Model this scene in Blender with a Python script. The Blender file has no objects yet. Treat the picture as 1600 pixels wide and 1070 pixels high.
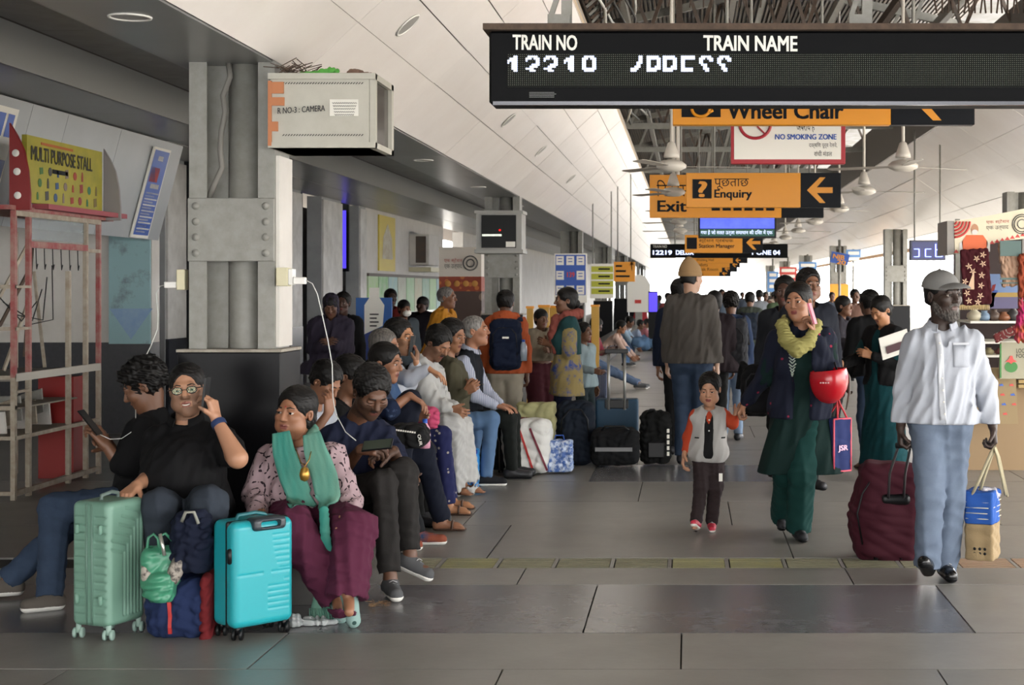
import bpy, bmesh, math, random
import numpy as np
from mathutils import Vector, Matrix, Euler
import openvdb as vdb
C = bpy.data.collections.new('scene'); bpy.context.scene.collection.children.link(C)
R = math.radians
sc = bpy.context.scene
# ---------------------------------------------------------------- camera, sky, exposure
EYE = 1.6; F = 2400.0; CX = 1075.0; CY = 452.0
cam_d = bpy.data.cameras.new('camera'); cam = bpy.data.objects.new('camera', cam_d); C.objects.link(cam)
cam_d.sensor_width = 36; cam_d.lens = F / 1600 * 36
cam_d.shift_x = -(CX - 800) / 1600; cam_d.shift_y = -(535 - CY) / 1600
cam_d.clip_end = 600; cam.location = (0, 0, EYE); cam.rotation_euler = (R(90), 0, 0)
cam_d.dof.use_dof = True; cam_d.dof.focus_distance = 8.8; cam_d.dof.aperture_fstop = 7.0
sc.camera = cam
sc.view_settings.view_transform = 'Standard'; sc.view_settings.look = 'None'
sc.view_settings.gamma = 1; sc.view_settings.use_curve_mapping = False
sc.view_settings.exposure = 0.3
sc.cycles.use_denoising = True
sc.cycles.max_bounces = 7; sc.cycles.diffuse_bounces = 5; sc.cycles.glossy_bounces = 3
sc.cycles.sample_clamp_indirect = 8
wd = bpy.data.worlds.new('overcast sky'); sc.world = wd; wd.use_nodes = True
bg = wd.node_tree.nodes['Background']; bg.inputs[0].default_value = (1, .99, .97, 1); bg.inputs[1].default_value = 8.5
sun_d = bpy.data.lights.new('sun', 'SUN'); sun_d.energy = 22.0; sun_d.angle = R(3); sun_d.color = (1, .96, .9)
sun = bpy.data.objects.new('sun', sun_d); C.objects.link(sun); sun.rotation_euler = (R(8), R(31), 0)

def P(px, py, d):
    """the point at distance d (metres along the platform) seen at pixel px, py of the photograph"""
    return Vector(((px - CX) / F * d, d, EYE + (CY - py) / F * d))
def X(px, d): return (px - CX) / F * d
def Z(py, d): return EYE + (CY - py) / F * d

# ---------------------------------------------------------------- materials
MATS = {}
def srgb(c):
    if isinstance(c, str):
        c = [int(c[i:i + 2], 16) / 255 for i in (0, 2, 4)]
    return tuple((x / 12.92 if x <= .04045 else ((x + .055) / 1.055) ** 2.4) for x in c) + (1,)
def mat(name, col, rough=.6, metal=0, kind=None, col2=None, scale=8, bump=0, bscale=60, emit=0, alpha=1, trans=0, amt=.5, rnd=0, spec=.5):
    if name in MATS: return MATS[name]
    m = bpy.data.materials.new(name); m.use_nodes = True; MATS[name] = m
    nt = m.node_tree; N = nt.nodes; L = nt.links; b = N['Principled BSDF']
    c1 = srgb(col); c2 = srgb(col2) if col2 else tuple(x * .6 for x in c1[:3]) + (1,)
    b.inputs['Base Color'].default_value = c1; b.inputs['Roughness'].default_value = rough
    b.inputs['Metallic'].default_value = metal; b.inputs['Specular IOR Level'].default_value = spec
    m.diffuse_color = c1
    tc = N.new('ShaderNodeTexCoord')
    out = None
    if kind:
        mp = N.new('ShaderNodeMapping'); L.new(tc.outputs['Object'], mp.inputs[0])
        rp = N.new('ShaderNodeValToRGB'); rp.color_ramp.elements[0].color = c1; rp.color_ramp.elements[1].color = c2
        if kind in ('noise', 'stain'):
            t = N.new('ShaderNodeTexNoise'); t.inputs['Scale'].default_value = scale; t.inputs['Detail'].default_value = 6; t.inputs['Roughness'].default_value = .65
            L.new(mp.outputs[0], t.inputs[0]); L.new(t.outputs[0], rp.inputs[0])
            w = .25 if kind == 'noise' else .07
            rp.color_ramp.elements[0].position = amt - w; rp.color_ramp.elements[1].position = amt + w
        elif kind == 'streak':
            t = N.new('ShaderNodeTexNoise'); t.inputs['Scale'].default_value = scale; t.inputs['Detail'].default_value = 5
            mp.inputs['Scale'].default_value = (1, 1, .12)
            L.new(mp.outputs[0], t.inputs[0]); L.new(t.outputs[0], rp.inputs[0])
            rp.color_ramp.elements[0].position = amt - .15; rp.color_ramp.elements[1].position = amt + .15
        elif kind in ('dots', 'cells'):
            t = N.new('ShaderNodeTexVoronoi'); t.inputs['Scale'].default_value = scale
            t.inputs['Randomness'].default_value = .6 if kind == 'dots' else 1
            L.new(mp.outputs[0], t.inputs[0]); L.new(t.outputs['Distance'], rp.inputs[0])
            rp.color_ramp.elements[0].color = c2; rp.color_ramp.elements[1].color = c1
            rp.color_ramp.elements[0].position = amt - .04; rp.color_ramp.elements[1].position = amt + .02
        elif kind == 'rings':
            t = N.new('ShaderNodeTexVoronoi'); t.inputs['Scale'].default_value = scale; t.inputs['Randomness'].default_value = .35
            L.new(mp.outputs[0], t.inputs[0])
            s = N.new('ShaderNodeMath'); s.operation = 'SINE'; mu = N.new('ShaderNodeMath'); mu.operation = 'MULTIPLY'; mu.inputs[1].default_value = 26
            L.new(t.outputs['Distance'], mu.inputs[0]); L.new(mu.outputs[0], s.inputs[0])
            t2 = N.new('ShaderNodeTexVoronoi'); t2.inputs['Scale'].default_value = scale * 5; L.new(mp.outputs[0], t2.inputs[0])
            a = N.new('ShaderNodeMath'); a.operation = 'MULTIPLY_ADD'; L.new(t2.outputs['Distance'], a.inputs[0]); a.inputs[1].default_value = -1.6; L.new(s.outputs[0], a.inputs[2])
            L.new(a.outputs[0], rp.inputs[0]); rp.color_ramp.elements[0].position = -.0; rp.color_ramp.elements[1].position = .12
        elif kind in ('hstripe', 'vstripe', 'check'):
            t = N.new('ShaderNodeTexWave'); t.inputs['Scale'].default_value = scale; t.inputs['Distortion'].default_value = .6 if kind != 'check' else .1
            t.bands_direction = 'Z' if kind == 'hstripe' else 'X'
            L.new(mp.outputs[0], t.inputs[0])
            if kind == 'check':
                t2 = N.new('ShaderNodeTexWave'); t2.inputs['Scale'].default_value = scale; t2.bands_direction = 'Z'; L.new(mp.outputs[0], t2.inputs[0])
                mx = N.new('ShaderNodeMath'); mx.operation = 'MAXIMUM'; L.new(t.outputs[0], mx.inputs[0]); L.new(t2.outputs[0], mx.inputs[1]); L.new(mx.outputs[0], rp.inputs[0])
            else: L.new(t.outputs[0], rp.inputs[0])
            rp.color_ramp.elements[0].position = amt; rp.color_ramp.elements[1].position = amt + .1
        out = rp.outputs[0]
        L.new(out, b.inputs['Base Color'])
    if rnd:
        oi = N.new('ShaderNodeObjectInfo'); hv = N.new('ShaderNodeHueSaturation')
        mr = N.new('ShaderNodeMapRange'); L.new(oi.outputs['Random'], mr.inputs[0]); mr.inputs[3].default_value = 1 - rnd; mr.inputs[4].default_value = 1 + rnd
        L.new(mr.outputs[0], hv.inputs['Value']); hv.inputs['Color'].default_value = c1
        if out: L.new(out, hv.inputs['Color'])
        L.new(hv.outputs[0], b.inputs['Base Color'])
    if bump:
        t = N.new('ShaderNodeTexNoise'); t.inputs['Scale'].default_value = bscale; t.inputs['Detail'].default_value = 4
        L.new(tc.outputs['Object'], t.inputs[0]); bp = N.new('ShaderNodeBump'); bp.inputs['Strength'].default_value = bump; bp.inputs['Distance'].default_value = .01
        L.new(t.outputs[0], bp.inputs['Height']); L.new(bp.outputs[0], b.inputs['Normal'])
    if emit:
        b.inputs['Emission Strength'].default_value = emit
        b.inputs['Emission Color'].default_value = c1
        if out: L.new(out, b.inputs['Emission Color'])
    if trans: b.inputs['Transmission Weight'].default_value = trans; b.inputs['IOR'].default_value = 1.15
    if alpha < 1: b.inputs['Alpha'].default_value = alpha
    return m

# ---------------------------------------------------------------- object helpers
def tag(o, label=None, cat=None, group=None, kind=None):
    if label: o['label'] = label
    if cat: o['category'] = cat
    if group: o['group'] = group
    if kind: o['kind'] = kind
    return o
def thing(name, label, cat, loc=(0, 0, 0), group=None, kind=None, rz=0):
    o = bpy.data.objects.new(name, None); C.objects.link(o); o.location = loc; o.empty_display_size = .1
    o.rotation_euler = (0, 0, rz)
    return tag(o, label, cat, group, kind)
def link(name, me, parent=None, loc=None):
    o = bpy.data.objects.new(name, me); C.objects.link(o)
    if parent: o.parent = parent
    if loc is not None: o.location = loc
    return o
def dup(root, loc=None, rz=None, label=None, group=None):
    def cp(o, par):
        c = o.copy(); C.objects.link(c); c.parent = par
        for ch in kids.get(o, ()): cp(ch, c)
        return c
    kids = {}
    for o in C.objects:
        if o.parent: kids.setdefault(o.parent, []).append(o)
    r = cp(root, None)
    if loc is not None: r.location = loc
    if rz is not None: r.rotation_euler = (0, 0, rz)
    if label: r['label'] = label
    if group: r['group'] = group
    return r
def frame(d, up=(0, 0, 1)):
    d = Vector(d).normalized(); u = Vector(up)
    if abs(d.dot(u)) > .98: u = Vector((0, 1, 0))
    x = d.cross(u).normalized(); return x, x.cross(d).normalized(), d
class M:
    """collects simple shapes into ONE mesh"""
    def __init__(s, org=(0, 0, 0)): s.v = []; s.f = []; s.mi = []; s.o = Vector(org); s.cur = 0; s.sm = []
    def add(s, vs, fs, smooth=False):
        b = len(s.v); s.v += [tuple(Vector(v) - s.o) for v in vs]
        for f in fs: s.f.append([b + i for i in f]); s.mi.append(s.cur); s.sm.append(smooth)
        return s
    def box(s, lo, hi, ch=0):
        (a, b, c), (d, e, f) = lo, hi
        if a > d: a, d = d, a
        if b > e: b, e = e, b
        if c > f: c, f = f, c
        if ch <= 0:
            return s.add([(a, b, c), (d, b, c), (d, e, c), (a, e, c), (a, b, f), (d, b, f), (d, e, f), (a, e, f)],
                         [(3, 2, 1, 0), (4, 5, 6, 7), (0, 1, 5, 4), (1, 2, 6, 5), (2, 3, 7, 6), (3, 0, 4, 7)])
        bm = bmesh.new(); bmesh.ops.create_cube(bm, size=1)
        for v in bm.verts: v.co = Vector(((a + d) / 2 + v.co.x * (d - a), (b + e) / 2 + v.co.y * (e - b), (c + f) / 2 + v.co.z * (f - c)))
        bmesh.ops.bevel(bm, geom=bm.edges[:], offset=ch, segments=2 if ch > .012 else 1, affect='EDGES', profile=.5)
        bm.verts.ensure_lookup_table()
        s.add([v.co.copy() for v in bm.verts], [[v.index for v in fc.verts] for fc in bm.faces], ch > .012); bm.free(); return s
    def obox(s, c, ax, ay, az, hx, hy, hz):
        c = Vector(c); ax, ay, az = Vector(ax).normalized() * hx, Vector(ay).normalized() * hy, Vector(az).normalized() * hz
        vs = [c + i * ax + j * ay + k * az for k in (-1, 1) for (i, j) in ((-1, -1), (1, -1), (1, 1), (-1, 1))]
        return s.add(vs, [(3, 2, 1, 0), (4, 5, 6, 7), (0, 1, 5, 4), (1, 2, 6, 5), (2, 3, 7, 6), (3, 0, 4, 7)])
    def bar(s, a, b, w, h=None, up=(0, 0, 1)):
        h = h or w; a = Vector(a); b = Vector(b); x, u, d = frame(b - a, up)
        return s.obox((a + b) / 2, x, d, u, w / 2, (b - a).length / 2, h / 2)
    def tube(s, pts, r, n=8, close=True):
        pts = [Vector(p) for p in pts]; rs = r if isinstance(r, (list, tuple)) else [r] * len(pts)
        vs = []; fs = []; u = None
        for i, p in enumerate(pts):
            d = (pts[min(i + 1, len(pts) - 1)] - pts[max(i - 1, 0)])
            if d.length < 1e-9: d = Vector((0, 0, 1))
            d.normalize()
            if u is None: x, u, _ = frame(d)
            else:
                u = (u - d * u.dot(d));
                if u.length < 1e-6: x, u, _ = frame(d)
                u.normalize()
            x = d.cross(u)
            for k in range(n):
                a = 2 * math.pi * k / n; vs.append(p + (x * math.cos(a) + u * math.sin(a)) * rs[i])
        for i in range(len(pts) - 1):
            for k in range(n):
                a, b = i * n + k, i * n + (k + 1) % n; fs.append((a, a + n, b + n, b))
        if close: fs.append(tuple(range(n))); fs.append(tuple(reversed(range(len(vs) - n, len(vs)))))
        fs2 = fs
        s.add(vs, fs2, True); return s
    def lathe(s, c, prof, n=16, axis=(0, 0, 1)):
        x, u, d = frame(axis, (0, 1, 0) if abs(Vector(axis).normalized().z) > .9 else (0, 0, 1)); c = Vector(c)
        vs = [c + d * h + (x * math.cos(2 * math.pi * k / n) + u * math.sin(2 * math.pi * k / n)) * r for (r, h) in prof for k in range(n)]
        fs = [(i * n + k, i * n + (k + 1) % n, (i + 1) * n + (k + 1) % n, (i + 1) * n + k) for i in range(len(prof) - 1) for k in range(n)]
        return s.add(vs, fs, True)
    def prism(s, poly, o, ex, ey, th):
        """poly (2-D) in the plane o + x*ex + y*ey, thickness th along the plane's normal"""
        o = Vector(o); ex = Vector(ex); ey = Vector(ey); nn = ex.cross(ey).normalized()
        n = len(poly); vs = [o + ex * x + ey * y for x, y in poly] + [o + ex * x + ey * y + nn * th for x, y in poly]
        return s.add(vs, [tuple(reversed(range(n))), tuple(range(n, 2 * n))] + [(i, (i + 1) % n, n + (i + 1) % n, n + i) for i in range(n)])
    def obj(s, name, m, parent=None, loc=None):
        me = bpy.data.meshes.new(name); me.from_pydata(s.v, [], s.f)
        for x in (m if isinstance(m, (list, tuple)) else [m]): me.materials.append(x)
        me.polygons.foreach_set('material_index', s.mi); me.polygons.foreach_set('use_smooth', s.sm)
        me.update(); return link(name, me, parent, loc if loc is not None else (s.o if not parent else None))
def circle(r, n=24, cx=0, cy=0): return [(cx + r * math.cos(2 * math.pi * k / n), cy + r * math.sin(2 * math.pi * k / n)) for k in range(n)]

TXT = {}
def text(s, size, o, ex, ey, m, parent, width=None, height=None, bold=0, name='lettering', lift=.002, th=0, label=None, org=None, align='l'):
    """flat lettering: lower left corner at o, running along ex, rising along ey"""
    bold = 0 if any(ord(q) > 2000 for q in s) else min(bold, .014)
    key = (s, bold)
    if key not in TXT:
        cu = bpy.data.curves.new('t', 'FONT'); cu.body = s; cu.size = 1; cu.resolution_u = 3
        ob = bpy.data.objects.new('t', cu); C.objects.link(ob)
        me = bpy.data.meshes.new_from_object(ob.evaluated_get(bpy.context.evaluated_depsgraph_get()))
        C.objects.unlink(ob); bpy.data.objects.remove(ob)
        co = np.empty(len(me.vertices) * 3); me.vertices.foreach_get('co', co); co = co.reshape(-1, 3)
        ff = [tuple(p.vertices) for p in me.polygons]; n_ = len(co)
        if bold: co = np.concatenate([co + np.array([a * bold * 2, b * bold, c_]) for a, b, c_ in ((-1, -1, 0), (1, -1, .0005), (0, 0, .001), (-1, 1, .0015), (1, 1, .002))]); ff = [tuple(i + k * n_ for i in f_) for k in range(5) for f_ in ff]
        TXT[key] = (co, ff); bpy.data.meshes.remove(me)
    co, fs = TXT[key]
    if len(co) == 0: return None
    ex = Vector(ex).normalized(); ey = Vector(ey).normalized(); nn = ex.cross(ey)
    mn, mx = co.min(0), co.max(0)
    sx = sy = size
    if height: sy = height / (mx[1] - mn[1]); sx = sy
    if width: sx = width / (mx[0] - mn[0])
    o = Vector(o); dx = 0
    if align == 'c': dx = -(mx[0] - mn[0]) * sx / 2
    y0 = mn[1] if height else 0
    pr = Vector(org) if org is not None else (parent.location if parent else Vector((0, 0, 0)))
    vs = [tuple(o + ex * (dx + (c[0] - mn[0]) * sx) + ey * ((c[1] - y0) * sy) + nn * (lift + (c[2] if bold else 0)) - pr) for c in co]
    me = bpy.data.meshes.new(name); me.from_pydata(vs, [], fs); me.materials.append(m)
    t = link(name, me, parent)
    if label: t['label'] = label
    return t

# ---------------------------------------------------------------- signed distance volumes for organic shapes
class Vol:
    def __init__(s, lo, hi, h):
        s.h = h; s.lo = np.array(lo, 'f4') - 3 * h
        s.n = np.ceil((np.array(hi) + 3 * h - s.lo) / h).astype(int) + 1
        s.ax = [s.lo[i] + h * np.arange(s.n[i], dtype='f4') for i in range(3)]
        s.BG = np.float32(4 * h); s.a = np.full(s.n, s.BG, 'f4')
    def sl(s, lo, hi):
        i0 = np.clip(np.floor((np.array(lo) - s.lo) / s.h).astype(int), 0, s.n); i1 = np.clip(np.ceil((np.array(hi) - s.lo) / s.h).astype(int) + 1, 0, s.n)
        if (i1 <= i0).any(): return None
        sl = tuple(slice(int(i0[i]), int(i1[i])) for i in range(3))
        return sl, s.ax[0][sl[0]][:, None, None], s.ax[1][sl[1]][None, :, None], s.ax[2][sl[2]][None, None, :]
    def mix(s, sl, d, k, sub):
        a = s.a[sl]
        if sub:
            if k > 0:
                h = np.maximum(k - np.abs(a + d), 0) / k; r = np.maximum(a, -d) + h * h * k * .25
            else: r = np.maximum(a, -d)
        else:
            if k > 0:
                h = np.maximum(k - np.abs(a - d), 0) / k; r = np.minimum(a, d) - h * h * k * .25
            else: r = np.minimum(a, d)
        s.a[sl] = r
    def cap(s, a, b, ra, rb=None, k=0, sub=False, flat=None):
        """round cone; flat = (normal, factor): thickness along that normal divided by factor"""
        rb = ra if rb is None else rb; a = np.array(a, 'f4'); b = np.array(b, 'f4'); m = max(ra, rb) + k + 3 * s.h
        q = s.sl(np.minimum(a, b) - m, np.maximum(a, b) + m)
        if q is None: return s
        sl, x, y, z = q; ab = b - a; L = float(ab @ ab) + 1e-9
        X_, Y_, Z_ = x - a[0], y - a[1], z - a[2]
        t = np.clip((X_ * ab[0] + Y_ * ab[1] + Z_ * ab[2]) / L, 0, 1)
        X_, Y_, Z_ = X_ - t * ab[0], Y_ - t * ab[1], Z_ - t * ab[2]
        if flat:
            n = np.array(Vector(flat[0]).normalized(), 'f4'); dn = (X_ * n[0] + Y_ * n[1] + Z_ * n[2]) * (flat[1] - 1)
            X_, Y_, Z_ = X_ + dn * n[0], Y_ + dn * n[1], Z_ + dn * n[2]
        s.mix(sl, np.sqrt(X_ * X_ + Y_ * Y_ + Z_ * Z_) - (ra + t * (rb - ra)), k, sub); return s
    def ell(s, c, r, rot=None, k=0, sub=False):
        c = np.array(c, 'f4'); m = max(r) + k + 3 * s.h; q = s.sl(c - m, c + m)
        if q is None: return s
        sl, x, y, z = q; X_, Y_, Z_ = x - c[0], y - c[1], z - c[2]
        if rot is not None:
            Rm = np.array(rot, 'f4').T
            X_, Y_, Z_ = (Rm[i, 0] * X_ + Rm[i, 1] * Y_ + Rm[i, 2] * Z_ for i in range(3))
        p = (X_ / r[0]) ** 2 + (Y_ / r[1]) ** 2 + (Z_ / r[2]) ** 2
        g = np.sqrt((X_ / r[0] ** 2) ** 2 + (Y_ / r[1] ** 2) ** 2 + (Z_ / r[2] ** 2) ** 2) + 1e-6
        k0 = np.sqrt(p); s.mix(sl, np.clip(k0 * (k0 - 1) / g, -min(r), 9), k, sub); return s
    def rbox(s, c, hs, r, rot=None, k=0, sub=False):
        c = np.array(c, 'f4'); m = float(np.linalg.norm(hs)) + k + 3 * s.h; q = s.sl(c - m, c + m)
        if q is None: return s
        sl, x, y, z = q; X_, Y_, Z_ = x - c[0], y - c[1], z - c[2]
        if rot is not None:
            Rm = np.array(rot, 'f4').T; X_, Y_, Z_ = (Rm[i, 0] * X_ + Rm[i, 1] * Y_ + Rm[i, 2] * Z_ for i in range(3))
        else: X_, Y_, Z_ = np.broadcast_arrays(X_, Y_, Z_)
        qx, qy, qz = np.abs(X_) - (hs[0] - r), np.abs(Y_) - (hs[1] - r), np.abs(Z_) - (hs[2] - r)
        s.mix(sl, np.sqrt(np.maximum(qx, 0) ** 2 + np.maximum(qy, 0) ** 2 + np.maximum(qz, 0) ** 2) + np.minimum(np.maximum(qx, np.maximum(qy, qz)), 0) - r, k, sub); return s
    def cut(s, p, n, k=0):
        """remove what lies beyond p in direction n"""
        n = Vector(n).normalized(); d = (s.ax[0] - p[0])[:, None, None] * n[0] + (s.ax[1] - p[1])[None, :, None] * n[1] + (s.ax[2] - p[2])[None, None, :] * n[2]
        s.a = np.maximum(s.a, d.astype('f4')); return s
    def fold(s, amp, wl=.06, seed=0, aniso=(1, 1, 1), oct=3):
        if not amp: return s
        """displace the surface by smooth ridges: cloth folds or locks of hair"""
        rs = np.random.RandomState(seed); q = np.abs(s.a) < s.BG * .999
        ii = np.nonzero(q)
        p = [s.ax[i][ii[i]] for i in range(3)]; acc = np.zeros(len(ii[0]), 'f4')
        for o in range(oct):
            w = rs.normal(size=3) * np.array(aniso); w = w / (np.linalg.norm(w) + 1e-6) * 2 * math.pi / wl * (1 + .6 * o); w2 = rs.normal(size=3); w2 = w2 / np.linalg.norm(w2) * 2 * math.pi / (wl * 2.3)
            ph, ph2 = rs.uniform(0, 6.28, 2)
            u = p[0] * w[0] + p[1] * w[1] + p[2] * w[2] + ph + 1.6 * np.sin(p[0] * w2[0] + p[1] * w2[1] + p[2] * w2[2] + ph2)
            acc += (1 - 2 * np.sqrt(np.sin(u * .5) ** 2 + .02)) * amp / (1 + .5 * o)
        s.a[ii] += acc; return s
    def rough(s, amp, wl, seed=0):
        rs = np.random.RandomState(seed); ii = np.nonzero(np.abs(s.a) < s.BG * .999); p = [s.ax[i][ii[i]] for i in range(3)]; acc = np.zeros(len(ii[0]), 'f4')
        for o in range(7):
            w = rs.normal(size=3); w = w / np.linalg.norm(w) * 2 * math.pi / wl * rs.uniform(.6, 1.5); acc += np.sin(p[0] * w[0] + p[1] * w[1] + p[2] * w[2] + rs.uniform(0, 6.28))
        s.a[ii] += acc * amp / 2.2; return s
# ---------------------------------------------------------------- people
def V3(*a): return Vector(a)
def build(name, polys, mats, parent, org, matfn=None):
    cos = []; ti = []; qi = []; b = 0
    for co, tri, quad in polys:
        cos.append(co); ti.append(tri.astype('i4') + b); qi.append(quad.astype('i4') + b); b += len(co)
    co = np.concatenate(cos); tri = np.concatenate(ti); quad = np.concatenate(qi)
    me = bpy.data.meshes.new(name); nt_, nq = len(tri), len(quad)
    me.vertices.add(len(co)); me.vertices.foreach_set('co', (co - np.array(org, 'f4')).astype('f4').ravel())
    idx = np.concatenate([tri[:, ::-1].ravel(), quad[:, ::-1].ravel()]).astype('i4'); st = np.concatenate([np.arange(nt_) * 3, nt_ * 3 + np.arange(nq) * 4]).astype('i4')
    me.loops.add(len(idx)); me.loops.foreach_set('vertex_index', idx)
    me.polygons.add(nt_ + nq); me.polygons.foreach_set('loop_start', st)
    me.polygons.foreach_set('use_smooth', np.ones(nt_ + nq, bool))
    for x in (mats if isinstance(mats, (list, tuple)) else [mats]): me.materials.append(x)
    if matfn:
        cen = np.concatenate([co[tri].mean(1), co[quad].mean(1)]) if nt_ + nq else co[:0]
        me.polygons.foreach_set('material_index', matfn(cen).astype('i4'))
    me.update(calc_edges=True)
    return link(name, me, parent)
def polys(V):
    g = vdb.FloatGrid(float(V.BG)); g.copyFromArray(np.clip(V.a, -V.BG, V.BG))
    p, t, q = g.convertToPolygons(0.0, 0.0)
    return p * V.h + V.lo, t, q
def surf(V, p, d, reach=.35):
    """the outermost surface point met coming from p + d*reach towards p"""
    p = Vector(p); d = Vector(d).normalized(); n = int(reach / (V.h * .25))
    for i in range(n, -1, -1):
        q = p + d * (i * V.h * .25); ix = [int(round((q[k] - V.lo[k]) / V.h)) for k in range(3)]
        if all(0 <= ix[k] < V.n[k] for k in range(3)) and V.a[ix[0], ix[1], ix[2]] < 0:
            v = V.a[ix[0], ix[1], ix[2]]; return q - d * 0 + d * float(min(0, v)) * -0.5
    return p
def ribbon(V, pts, d, w, name, m, parent, org, th=.004, lift=.001, n=2, off=0, wave=0):
    """a strip of cloth lying on the garments in V (one volume or several): pts seen from direction d, w its width (or widths)"""
    Vs = V if isinstance(V, (list, tuple)) else [V]; d = Vector(d).normalized(); b = M(org); q = [Vector(p) for p in pts]; L_ = len(q); ws = w if isinstance(w, (list, tuple)) else [w] * L_
    vs = []; fs = []
    for i, p in enumerate(q):
        t = (q[min(i + 1, L_ - 1)] - q[max(i - 1, 0)]).normalized(); x = d.cross(t).normalized()
        for k in range(n):
            u = (k / (n - 1) - .5) * ws[i]; c = [surf(v, p + x * u, d) for v in Vs]; s = max(c, key=lambda e: e.dot(d)); s = s + d * (off + wave * math.sin(k * 2.6 + i * .35))
            vs += [s - d * .004, s + d * (th + lift)]
    for i in range(L_ - 1):
        for k in range(n - 1):
            a = (i * n + k) * 2; c = a + 2 * n; fs += [(a + 1, a + 3, c + 3, c + 1), (a, c, c + 2, a + 2)]
        a = i * n * 2; c = a + 2 * n; e = a + 2 * (n - 1); g = e + 2 * n; fs += [(a, a + 1, c + 1, c), (e + 1, e, g, g + 1)]
    for r_ in (0, (L_ - 1) * n * 2): fs.append([r_ + 2 * k for k in range(n)] + [r_ + 2 * k + 1 for k in range(n - 1, -1, -1)])
    b.add(vs, fs, n > 2); return b.obj(name, m, parent)
def along(pts, n):
    """n points spread along a polyline"""
    P_ = [Vector(p) for p in pts]; L_ = [0]
    for a, b in zip(P_, P_[1:]): L_.append(L_[-1] + (b - a).length)
    out = []
    for k in range(n):
        t = L_[-1] * k / (n - 1); i = max(j for j in range(len(P_) - 1) if L_[j] <= t + 1e-9); out.append(P_[i].lerp(P_[i + 1], min(1, (t - L_[i]) / max(1e-6, L_[i + 1] - L_[i]))))
    return out
def ik(a, t, l1, l2, pole):
    a = Vector(a); t = Vector(t); d = t - a; L = min(d.length, (l1 + l2) * .995); d.normalize()
    t = a + d * L; c = (l1 * l1 - l2 * l2 + L * L) / (2 * L); h = math.sqrt(max(l1 * l1 - c * c, 0))
    pl = Vector(pole); pl = pl - d * pl.dot(d)
    if pl.length < 1e-5: pl = Vector((0, 0, -1)) - d * d.z * -1
    return a + d * c + pl.normalized() * h, t
def headrot(yaw, pitch, roll):
    ey = Vector((math.sin(R(yaw)), -math.cos(R(yaw)), 0)); ez = Vector((0, 0, 1)); ex = ey.cross(ez)
    q = Matrix.Rotation(R(-pitch), 3, ex); ey, ez = q @ ey, q @ ez
    q = Matrix.Rotation(R(roll), 3, ey); ex, ez = q @ ex, q @ ez
    return Matrix((ex, ey, ez)).transposed()

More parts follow.
